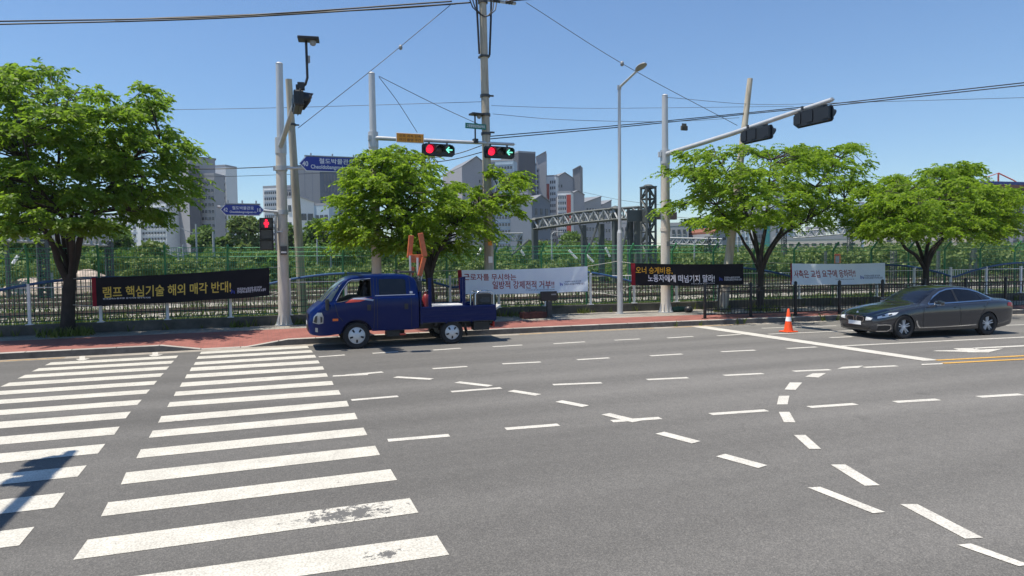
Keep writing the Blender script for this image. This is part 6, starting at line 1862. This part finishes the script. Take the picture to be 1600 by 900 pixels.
building('tall grey tower with a swept roof right of the light blue gable', 839, 855, 246, 290, 288, 10, 'b_grey', 10, 1, m=(0.0, 0.28, 0.40, 0.90), ww=0.7, wh=0.5, roof='shedR', apex=2.4, cat=AB)
building('low slate gable in front of the light blue gable', 832, 861, 316, 230, 232, 14, 'b_slate', 4, 3, ww=0.4, wh=0.4, roof='gable', apex=2.4, cat=AB)
building('white balcony block with a red stripe, the taller of two', 855, 870, 276, 290, 292, 12, 'b_white', 14, 3, ww=0.6, wh=0.5, m=(0.35, 0.98, 0.05, 0.97), stripes=((0.02, 0.30, 0.40, 0.92, 'b_red'),), cat=AB)
building('grey windowless gable between the red striped block and the shade-darkened tower', 870, 897, 279, 292, 292, 18, 'b_grey', 12, 2, m=(0.05, 0.40, 0.05, 0.95), ww=0.5, wh=0.42, roof='gable', apex=2.6, cat=AB)
building('tower coloured dark as a shaded face, with a swept roof, right of the grey gable', 896, 908, 266, 292, 290, 9, 'b_mid', roof='shedR', apex=1.8, cat=AB)  # wall colour carries the shade of a face turned from the sun
building('white block with a broad red stripe, the lower of two', 872, 893, 301, 270, 272, 12, 'b_white', 12, 4, ww=0.6, wh=0.5, m=(0.03, 0.66, 0.05, 0.97), stripes=((0.68, 1.0, 0.0, 0.97, 'b_red'),), cat=AB)
building('grey blank gable right of the broad red stripe', 893, 914, 305, 272, 272, 16, 'b_lilac', roof='gable', apex=1.8, cat=AB)
building('small far block with a rising roof, left of the street lamp', 914, 940, 318, 300, 305, 12, 'b_grey', 6, 5, ww=0.5, wh=0.36, roof='shedR', apex=3.6, cat=AB)
building('smaller far block with a rising roof beside the street lamp', 940, 956, 322, 305, 308, 12, 'b_lilac', 6, 3, ww=0.5, wh=0.36, roof='shedR', apex=3.0, cat=AB)
building('pale low factory block behind the gantry pillars', 955, 1012, 348, 170, 172, 14, 'b_grey', 4, 6, ww=0.55, wh=0.4, cat='building')
# houses on the right
HS = 'houses on the slope behind the scrub'
building('grey stepped house right of the right tan mast', 1046, 1076, 353, 120, 122, 9, 'b_grey', 2, 3, m=(0.08, 0.92, 0.55, 0.97), ww=0.5, wh=0.5, cat='house', group=HS)
building('white plain house with one small window behind the airy zelkova', 1076, 1098, 346, 125, 125, 9, 'b_white', 1, 2, m=(0.08, 0.92, 0.62, 0.85), ww=0.3, wh=0.6, cat='house', group=HS)
building('teal glass stair block among the houses', 1097, 1113, 353, 118, 118, 7, 'b_teal', 4, 2, m=(0.05, 0.95, 0.3, 0.97), ww=0.86, wh=0.8, win='b_slate', cat='building', group=HS)
building('house with a brown tiled roof and four small windows', 1114, 1140, 365, 112, 112, 8, 'b_lilac', 3, 2, m=(0.15, 0.85, 0.30, 0.97), ww=0.35, wh=0.35, roof='gable', apex=0.9, roofm='b_roofred', cat='house', group=HS)
building('pale house right of the weathered leaning pole', 1142, 1172, 352, 120, 120, 9, 'b_white', 3, 4, m=(0.08, 0.92, 0.4, 0.97), ww=0.5, wh=0.45, cat='house', group=HS)
building('grey house with a teal panel behind the airy zelkova limbs', 1178, 1212, 345, 122, 124, 9, 'b_grey', 3, 4, m=(0.05, 0.4, 0.4, 0.95), ww=0.5, wh=0.45, stripes=((0.40, 0.72, 0.35, 0.95, 'b_teal'),), cat='house', group=HS)
building('long low cream building between the two right zelkovas', 1212, 1345, 374, 100, 100, 8, 'b_cream', 2, 10, m=(0.05, 0.95, 0.45, 0.95), ww=0.6, wh=0.40, cat='building', group=HS)
building('tall bluish tower glimpsed in the airy zelkova crown', 1208, 1242, 296, 260, 262, 14, 'b_blue', 8, 5, ww=0.6, wh=0.6, cat=AB)
building('bluish tower between the two right zelkovas', 1312, 1350, 318, 250, 252, 14, 'b_blue', 8, 6, ww=0.7, wh=0.5, cat=AB)
building('white far block glimpsed low in the airy zelkova', 1150, 1205, 322, 265, 268, 14, 'b_white', 6, 7, ww=0.5, wh=0.5, cat=AB)
building('grey low house at the right edge under the blue roof', 1560, 1640, 348, 110, 108, 10, 'b_lilac', 3, 5, m=(0.05, 0.95, 0.45, 0.97), ww=0.45, wh=0.5, cat='house', group=HS)
building('cream terrace behind the dense right zelkova', 1360, 1560, 366, 112, 110, 9, 'b_cream', 2, 12, m=(0.03, 0.97, 0.5, 0.95), ww=0.5, wh=0.45, cat='building', group=HS)
# blue roofed hall with open frame
A = at(1522, 420, 150); B = at(1660, 420, 146); A[2] = B[2] = 0
w = float(np.linalg.norm(B-A)); h = float(at(1560, 292, 149)[2])
t = thing('rail_depot_hall', 'tall hall with a blue roof edge and dark red beam at the right edge', 'building', tuple(A), math.atan2(B[1]-A[1], B[0]-A[0]), 'buildings beyond the railway')
mb = MB(); mb.box((w/2, 8, h*0.45), (w*0.96, 10, h*0.9)); mb.build('wall', 'b_blue', t)
mb = MB(); mb.box((w/2, 7, h+1.0), (w, 18, 0.9)); mb.build('roof', 'b_roofblue', t)
mb = MB(); mb.box((w/2, 7, h+0.15), (w*0.99, 17.5, 0.75)); mb.build('roof_beam', 'b_roofred', t)
for k in range(7):
    mb = MB(); mb.box((w*(0.03+0.157*k), 0.2, h/2), (0.5, 0.5, h)); mb.build('column', 'b_brown', t)
for r_ in range(2):
    for k in range(6):
        mb = MB(); mb.box((w*(0.11+0.157*k), 2.93, h*(0.35+0.36*r_)), (w*0.11, 0.16, h*0.2)); mb.build('window', 'b_glass', t)
MT['crane_red'] = mat('red crane paint', (0.45, 0.055, 0.03), 0.5)
ca_ = [at(1524, 283, 190), at(1560, 270.5, 190), at(1584, 282, 190), at(1590, 286, 190)]
t = thing('tower_crane', 'thin red crane jib showing above the blue roof', 'crane', (ca_[1][0], ca_[1][1], 0))
O_ = (ca_[1][0], ca_[1][1], 0)
mb = MB(); mb.tube([O_, tuple(ca_[1])], 0.35, 6); mb.build('mast', 'crane_red', t, O_)
mb = MB(); mb.tube(ca_[:2], 0.16, 5); mb.tube(ca_[1:], 0.28, 5); mb.build('jib', 'crane_red', t, O_)

# ------------------------------------------------------------------ railway gantries and masts
MT['gantry'] = mat('grey green gantry steel', (0.060, 0.072, 0.072), 0.6, noise=0.2, nscale=1)
MT['gantry_pale'] = mat('galvanised gantry steel', (0.33, 0.35, 0.36), 0.55, noise=0.15)
def truss(mb, a, b, h, n, wd=0.5, r=0.05, web=None):
    web = web or mb
    a, b = Vector(a), Vector(b); u = Vector((0, 0, h)); s_ = (b-a).cross(Vector((0, 0, 1))).normalized()*wd/2
    for q in (s_, -s_):
        mb.tube([a+q, b+q], r*1.7, 4); mb.tube([a+q+u, b+q+u], r*1.7, 4)
        for k in range(n):
            p0, p1 = a+(b-a)*k/n+q, a+(b-a)*(k+1)/n+q
            web.tube([p0, p1+u] if k % 2 else [p0+u, p1], r*1.5, 4); mb.tube([p1, p1+u], r*0.9, 4)
    for k in range(n+1):
        p = a+(b-a)*k/n; mb.tube([p+s_+u, p-s_+u], r*0.6, 4); mb.tube([p+s_, p-s_], r*0.6, 4)
def lattice(mb, base, top, w, n, r=0.045):
    b, t_ = Vector(base), Vector(top); h = t_.z-b.z
    cs = [Vector((x*w/2, y*w/2, 0)) for x, y in ((-1, -1), (1, -1), (1, 1), (-1, 1))]
    for c in cs: mb.tube([b+c, t_+c], r*1.6, 4)
    for k in range(n):
        for i in range(4):
            p, q = cs[i], cs[(i+1) % 4]
            z0, z1 = b+Vector((0, 0, h*k/n)), b+Vector((0, 0, h*(k+1)/n))
            mb.tube([z0+p, z1+q] if (k+i) % 2 else [z0+q, z1+p], r*1.1, 4, False)
            mb.tube([z1+p, z1+q], r*0.9, 4, False)
GR = 'overhead line gantries over the tracks'
# big gantry right of centre
tw = at(1013, 335, 50); T0 = (tw[0], tw[1], 0)
g = thing('line_gantry', 'dark steel gantry truss with a lattice tower at its right end', 'gantry', T0, 0, GR)
ztop = at(1013, 294, 50)[2]
mb = MB(); lattice(mb, T0, (T0[0], T0[1], ztop), 0.86, 9, 0.075); mb.box((T0[0], T0[1], ztop+0.08), (1.05, 1.05, 0.12)); mb.lathe([(0.5, 0.12), (0.3, 0.28), (0, 0.33)], (T0[0], T0[1], ztop), n=10); mb.build('tower', 'gantry', g, T0)
mb = MB(); zc_ = at(1013, 337, 50)[2]; mb.box((T0[0], T0[1], zc_), (0.98, 0.98, 1.15)); mb.box((T0[0]-1.1, T0[1]+0.25, zc_), (1.6, 0.10, 0.95)); mb.build('junction_box', 'gantry', g, T0)
lw = [at(836, 358, 62), at(900, 349, 58), at(962, 343, 54.5), at(1003, 341, 50.8)]
up_h = [0.95, 0.98, 0.95, 0.95]
mb = MB(); wb = MB()
for i, n_ in enumerate((8, 8, 5)): truss(mb, lw[i], lw[i+1], up_h[i], n_, 0.6, 0.06, wb)
mb.build('truss', 'gantry', g, T0); wb.build('lattice_web', 'gantry_pale', g, T0)
for (px, Yp, yt) in ((836, 62, 344), (962, 54.5, 326)):
    p = at(px, 400, Yp); zt = at(px, yt, Yp)[2]
    mb = MB(); mb.box((p[0], p[1], zt/2), (0.5, 0.5, zt)); mb.lathe([(0.55, 0), (0.45, 0.15), (0, 0.28)], (p[0], p[1], zt), n=10); mb.build('column', 'gantry', g, T0)
for (px, Yp, yt) in ((912, 60, 352), (940, 57, 350), (985, 53, 346), (996, 52.5, 346)):
    p = at(px, 400, Yp); zt = at(px, yt, Yp)[2]
    mb = MB(); mb.box((p[0], p[1], zt/2), (0.42, 0.42, zt)); mb.build('column', 'gantry', g, T0)
mb = MB()
for (a, b) in (((905, 350, 57), (925, 400, 57)), ((935, 348, 56), (916, 402, 56)), ((982, 345, 53), (972, 395, 53)), ((826, 375, 61), (800, 398, 60))): mb.tube([at(*a), at(*b)], 0.10, 6)
mb.build('brace', 'gantry', g, T0)
mb = MB(); p = at(1022, 336, 50); q = at(1110, 344, 52); mb.tube([p, q], 0.02, 4); mb.box((Vector(p)+Vector((1.0, 0.1, -0.05))), (2.4, 0.4, 0.62)); mb.build('signal_beam', 'b_brown', g, T0)
def simple_gantry(label, a, b, h, n, posts, m, pm=None):
    O = (float(at(*a)[0]), float(at(*a)[1]), 0)
    g = thing('line_gantry', label, 'gantry', O, 0, GR)
    mb = MB(); truss(mb, at(*a), at(*b), h, n, 0.5, 0.05); mb.build('truss', m, g, O)
    for (px, yt, Y, w, lat) in posts:
        p = at(px, yt, Y); mb = MB()
        if lat: lattice(mb, (p[0], p[1], 0), tuple(p), w, 10, 0.05)
        else: mb.tube([(p[0], p[1], 0), tuple(p)], w/2, 8)
        mb.build('column', pm or m, g, O)
simple_gantry('pale steel gantry truss behind the left zelkova limbs', (-30, 374, 52), (172, 384, 62), 0.95, 24, ((66, 366, 54, 0.5, True), (170, 378, 61.5, 0.42, True), (10, 368, 56, 0.3, False)), 'gantry_pale', 'gantry')
simple_gantry('pale low gantry truss behind the middle zelkova', (690, 378, 90), (815, 376, 94), 1.1, 16, ((700, 370, 90, 0.5, True), (812, 368, 94, 0.4, True)), 'gantry_pale', 'gantry')
simple_gantry('pale gantry truss right of the right tan mast', (1043, 381, 74), (1128, 383, 70), 0.75, 14, ((1108, 370, 71, 0.75, True), (1050, 376, 74, 0.35, True)), 'gantry_pale', 'gantry')
simple_gantry('pale gantry truss seen between the two right zelkovas', (1240, 372, 70), (1335, 364, 66), 0.8, 14, ((1225, 362, 70, 0.4, True), (1328, 360, 66, 0.4, True)), 'gantry_pale', 'gantry')
rng = np.random.default_rng(77)
LM = [('slim pale line pole above the left banner, leftmost of three', 278, 385, 445, 70, 0.16), ('slim pale line pole above the left banner, middle of three', 286, 382, 445, 68, 0.18), ('slim pale line pole above the left banner, rightmost of three', 306, 350, 440, 74, 0.2), ('grey line pole behind the small blue sign', 333, 362, 445, 80, 0.28), ('pale bent lamp pole left of the truck roof', 495, 365, 430, 78, 0.18), ('short pale pole above the truck roof', 516, 378, 430, 78, 0.2),
      ('grey bent lamp pole beneath the gantry truss', 862, 366, 440, 66, 0.22), ('pale pole right of the gantry tower', 1085, 376, 440, 64, 0.2), ('pale pole behind the airy zelkova trunk', 1153, 372, 440, 62, 0.18), ('thick grey line column at the far right behind the green fence', 1521, 388, 452, 50, 0.8), ('slim grey line column at the right edge', 1595, 392, 452, 52, 0.35), ('dark ladder-like column right of the red banner text', 1396, 392, 450, 46, 0.34), ('white forked post behind the sedan roof, left one', 1421, 398, 436, 56, 0.16), ('white forked post behind the sedan roof, right one', 1427, 398, 436, 56, 0.16),
      ('dark line column right of the dense zelkova trunk', 1466, 392, 450, 48, 0.4), ('dark line column left of the sign on the tracks', 1290, 392, 450, 52, 0.35), ('pale short pole behind the left zelkova trunk', 81, 426, 440, 55, 0.2)]
for i, (lb, px, yt, yb, Y, w_) in enumerate(LM):
    p = at(px, yt, Y); b = (p[0], p[1], 0)
    t = thing('line_pole', lb, 'pole', b, 0, 'slim poles beside the tracks')
    mb = MB()
    if 'ladder' in lb: lattice(mb, b, tuple(p), w_, 12, 0.03)
    else: mb.tube([b, tuple(p)], [w_/2, w_/2*0.8], 8)
    mb.build('shaft', 'gantry' if ('dark' in lb or 'thick' in lb or 'line column' in lb) else 'gantry_pale', t, b)
    if 'lamp' in lb or 'bent' in lb:
        mb = MB(); mb.tube([tuple(p), (p[0]+0.3, p[1], p[2]+0.25), (p[0]+1.3, p[1], p[2]+0.25)], 0.06, 6); mb.box((p[0]+1.5, p[1], p[2]+0.22), (0.6, 0.25, 0.12)); mb.build('lamp_arm', 'gantry_pale', t, b)
    elif i in (0, 1, 2, 5, 8):
        mb = MB(); mb.box((p[0], p[1], p[2]-0.9), (0.7, 0.08, 0.08)); mb.tube([(p[0]-0.3, p[1], p[2]-0.9), (p[0]-1.4, p[1], p[2]-0.4)], 0.035, 5); mb.build('bracket', 'gantry_pale', t, b)
# catenary wires
for i, (lb, st) in enumerate((('thin railway wire low across the left scene', [[(-20, 398, 60), (300, 402, 66), (620, 400, 72)]]), ('thin railway wire above the gantry at right', [[(910, 300, 60), (1010, 318, 50), (1180, 330, 60)]]), ('thin railway wire low across the right scene', [[(760, 372, 70), (1010, 380, 60), (1300, 378, 52), (1620, 380, 46)]]))):
    wire('railway_wire', lb, st, 0.016, 'wire_grey', 'wire')
# jumper arms and white insulators among the green fence view
for i, (x0, y0, x1, y1) in enumerate(((889, 391, 901, 404), (917, 399, 927, 409), (946, 387, 953, 401), (752, 388, 747, 398), (814, 391, 819, 399), (20, 412, 28, 400))):
    a, b = at(x0, y0, 52), at(x1, y1, 52)
    t = thing('line_insulator', ['long white slanting insulator arm left of the street lamp', 'short white slanting insulator arm left of the street lamp', 'steep white insulator arm nearest the street lamp', 'white insulator arm right of the utility pole', 'white insulator arm above the white banner', 'white insulator arm at the left edge'][i], 'insulator', tuple(a), 0, 'insulators over the tracks')
    mb = MB(); mb.tube([a, b], 0.10, 8); mb.build('rod', 'sign_white', t, tuple(a)); mb = MB(); mb.tube([b, b+(b-a)*1.2], 0.03, 5); mb.tube([a, a+(a-b)*0.6], 0.03, 5); mb.build('arm', 'gantry', t, tuple(a))
# striped marker on the tracks
p = at(1308, 404, 48)
t = thing('track_marker_board', 'square red and pale striped marker board above the red lettered banner', 'marker board', (p[0], p[1], 0))
mb = MB(); mb.box((p[0], p[1]+0.08, p[2]/2), (0.10, 0.08, p[2])); mb.build('post', 'gantry', t, (p[0], p[1], 0))
mb = MB(); mb.bbox(p, (0.88, 0.05, 0.82), 0.01); mb.build('board', 'decal_red', t, (p[0], p[1], 0))
mb = MB()
for k in range(-2, 3):
    for sx in (-0.36, 0.36): mb.add([Vector(p)+Vector(v) for v in ((sx-0.07, -0.032, k*0.16-0.06), (sx+0.07, -0.032, k*0.16+0.04), (sx+0.07, -0.032, k*0.16+0.10), (sx-0.07, -0.032, k*0.16))], [(0, 1, 2, 3)])
mb.build('stripes', 'ink_gold', t, (p[0], p[1], 0))
mb = MB(); mb.box(Vector(p)+Vector((0, -0.03, -0.08)), (0.46, 0.012, 0.60)); mb.build('panel', 'b_grey', t, (p[0], p[1], 0))
# spoil heap and rubble by the tracks
MT['spoil'] = mat('spoil rubble', (0.36, 0.30, 0.25), 0.95, noise=0.45, nscale=1.2, bump=0.8, bscale=3)
mb = MB(); rr = random.Random(5); c = at(112, 446, 66)
n1, n2 = 30, 10; V = []
for i in range(n1+1):
    for j in range(n2+1):
        u, v = i/n1*2-1, j/n2*2-1
        hh = max(0, (1-u*u)*(1-v*v))**0.6*(1.5+0.5*math.sin(6*u)+0.3*rr.random())
        V.append((c[0]+u*5, c[1]+v*2.5, hh-0.05))
mb.add(V, [(i*(n2+1)+j, (i+1)*(n2+1)+j, (i+1)*(n2+1)+j+1, i*(n2+1)+j+1) for i in range(n1) for j in range(n2)])
tag(mb.build('spoil_heap', 'spoil'), 'heap of pale rubble by the tracks behind the left zelkova trunk', 'rubble', kind='stuff')

# ------------------------------------------------------------------ small things on the pavement
p = gp(858, 496, 0.17)
t = thing('information_post', 'dark grey post with a black panel under the white banner', 'sign post', tuple(p))
mb = MB(); mb.bbox((0, 0, 0.30), (0.19, 0.14, 0.62), 0.02); mb.box((0, 0, 0.02), (0.26, 0.2, 0.04)); mb.build('post', 'steel_dark', t)
mb = MB(); mb.bbox((-0.02, -0.02, 0.80), (0.66, 0.10, 0.36), 0.03); mb.build('panel', 'black', t)
mb = MB(); mb.box((0.16, -0.075, 0.86), (0.20, 0.012, 0.05)); mb.build('label_plate', 'lamp_grey', t)
p = gp(833, 497, 0.17)
t = thing('planter_box', 'low dark red brown planter trough beside the information post', 'planter', tuple(p))
MT['planter'] = mat('planter wood', (0.085, 0.022, 0.016), 0.7, noise=0.3)
mb = MB()
for (c, s_) in (((0, -0.20, 0.12), (0.92, 0.04, 0.22)), ((0, 0.20, 0.12), (0.92, 0.04, 0.22)), ((-0.44, 0, 0.12), (0.04, 0.36, 0.22)), ((0.44, 0, 0.12), (0.04, 0.36, 0.22))): mb.bbox(c, s_, 0.008)
for x in (-0.36, 0.36): mb.box((x, 0, 0.012), (0.08, 0.4, 0.024))
mb.build('trough', 'planter', t)
mb = MB(); mb.box((0, 0, 0.16), (0.84, 0.36, 0.03)); mb.build('soil', 'earth', t)
p = gp(1063, 487, 0.17)
t = thing('tarpaulin_roll', 'dark green rolled tarpaulin on the pavement beside the right mast foot', 'tarpaulin', tuple(p))
MT['tarp'] = mat('green tarpaulin', (0.03, 0.085, 0.055), 0.7, noise=0.3)
mb = MB(); mb.tube([(-0.40, 0, 0.10), (-0.1, 0.02, 0.11), (0.2, -0.01, 0.10), (0.42, 0.0, 0.10)], [0.10, 0.11, 0.105, 0.10], 12); mb.build('roll', 'tarp', t, smooth=60)
p = gp(1076, 488, 0.17)
t = thing('rubbish_bag', 'small round black bag at the end of the green tarpaulin', 'bag', tuple(p))
mb = MB(); mb.lathe([(0, 0), (0.12, 0.01), (0.17, 0.08), (0.165, 0.16), (0.10, 0.23), (0.03, 0.26), (0.045, 0.30), (0, 0.30)], (0, 0, 0), 'z', 14); mb.build('sack', 'black', t, smooth=60)
p = gp(1013, 507.5)
t = thing('plastic_litter', 'crumpled white plastic litter in the gutter below the black banner', 'litter', tuple(p))
mb = MB(); bm = bmesh.new(); bmesh.ops.create_icosphere(bm, subdivisions=3, radius=0.09)
rr = random.Random(9)
for v in bm.verts: v.co *= rr.uniform(0.72, 1.2); v.co.z = max(0.0, v.co.z*0.6+0.04); v.co.x *= 1.5
bm.verts.index_update(); mb.add([v.co.copy() for v in bm.verts], [[v.index for v in f.verts] for f in bm.faces]); bm.free()
mb.build('film', 'sign_white', t)


# ------------------------------------------------------------------ the air
hz = MB(); hz.box((60, 190, 70), (1000, 560, 143))
hm = bpy.data.materials.new('air'); hm.use_nodes = True
hn = hm.node_tree; hn.nodes.clear()
ho = hn.nodes.new('ShaderNodeOutputMaterial'); pv = hn.nodes.new('ShaderNodeVolumePrincipled')
pv.inputs['Color'].default_value = (0.80, 0.88, 1.0, 1); pv.inputs['Density'].default_value = 0.00018
hn.links.new(pv.outputs[0], ho.inputs['Volume'])
o = hz.build('haze', hm); tag(o, 'thin bluish summer haze over the railway and far apartments', 'haze', kind='stuff')
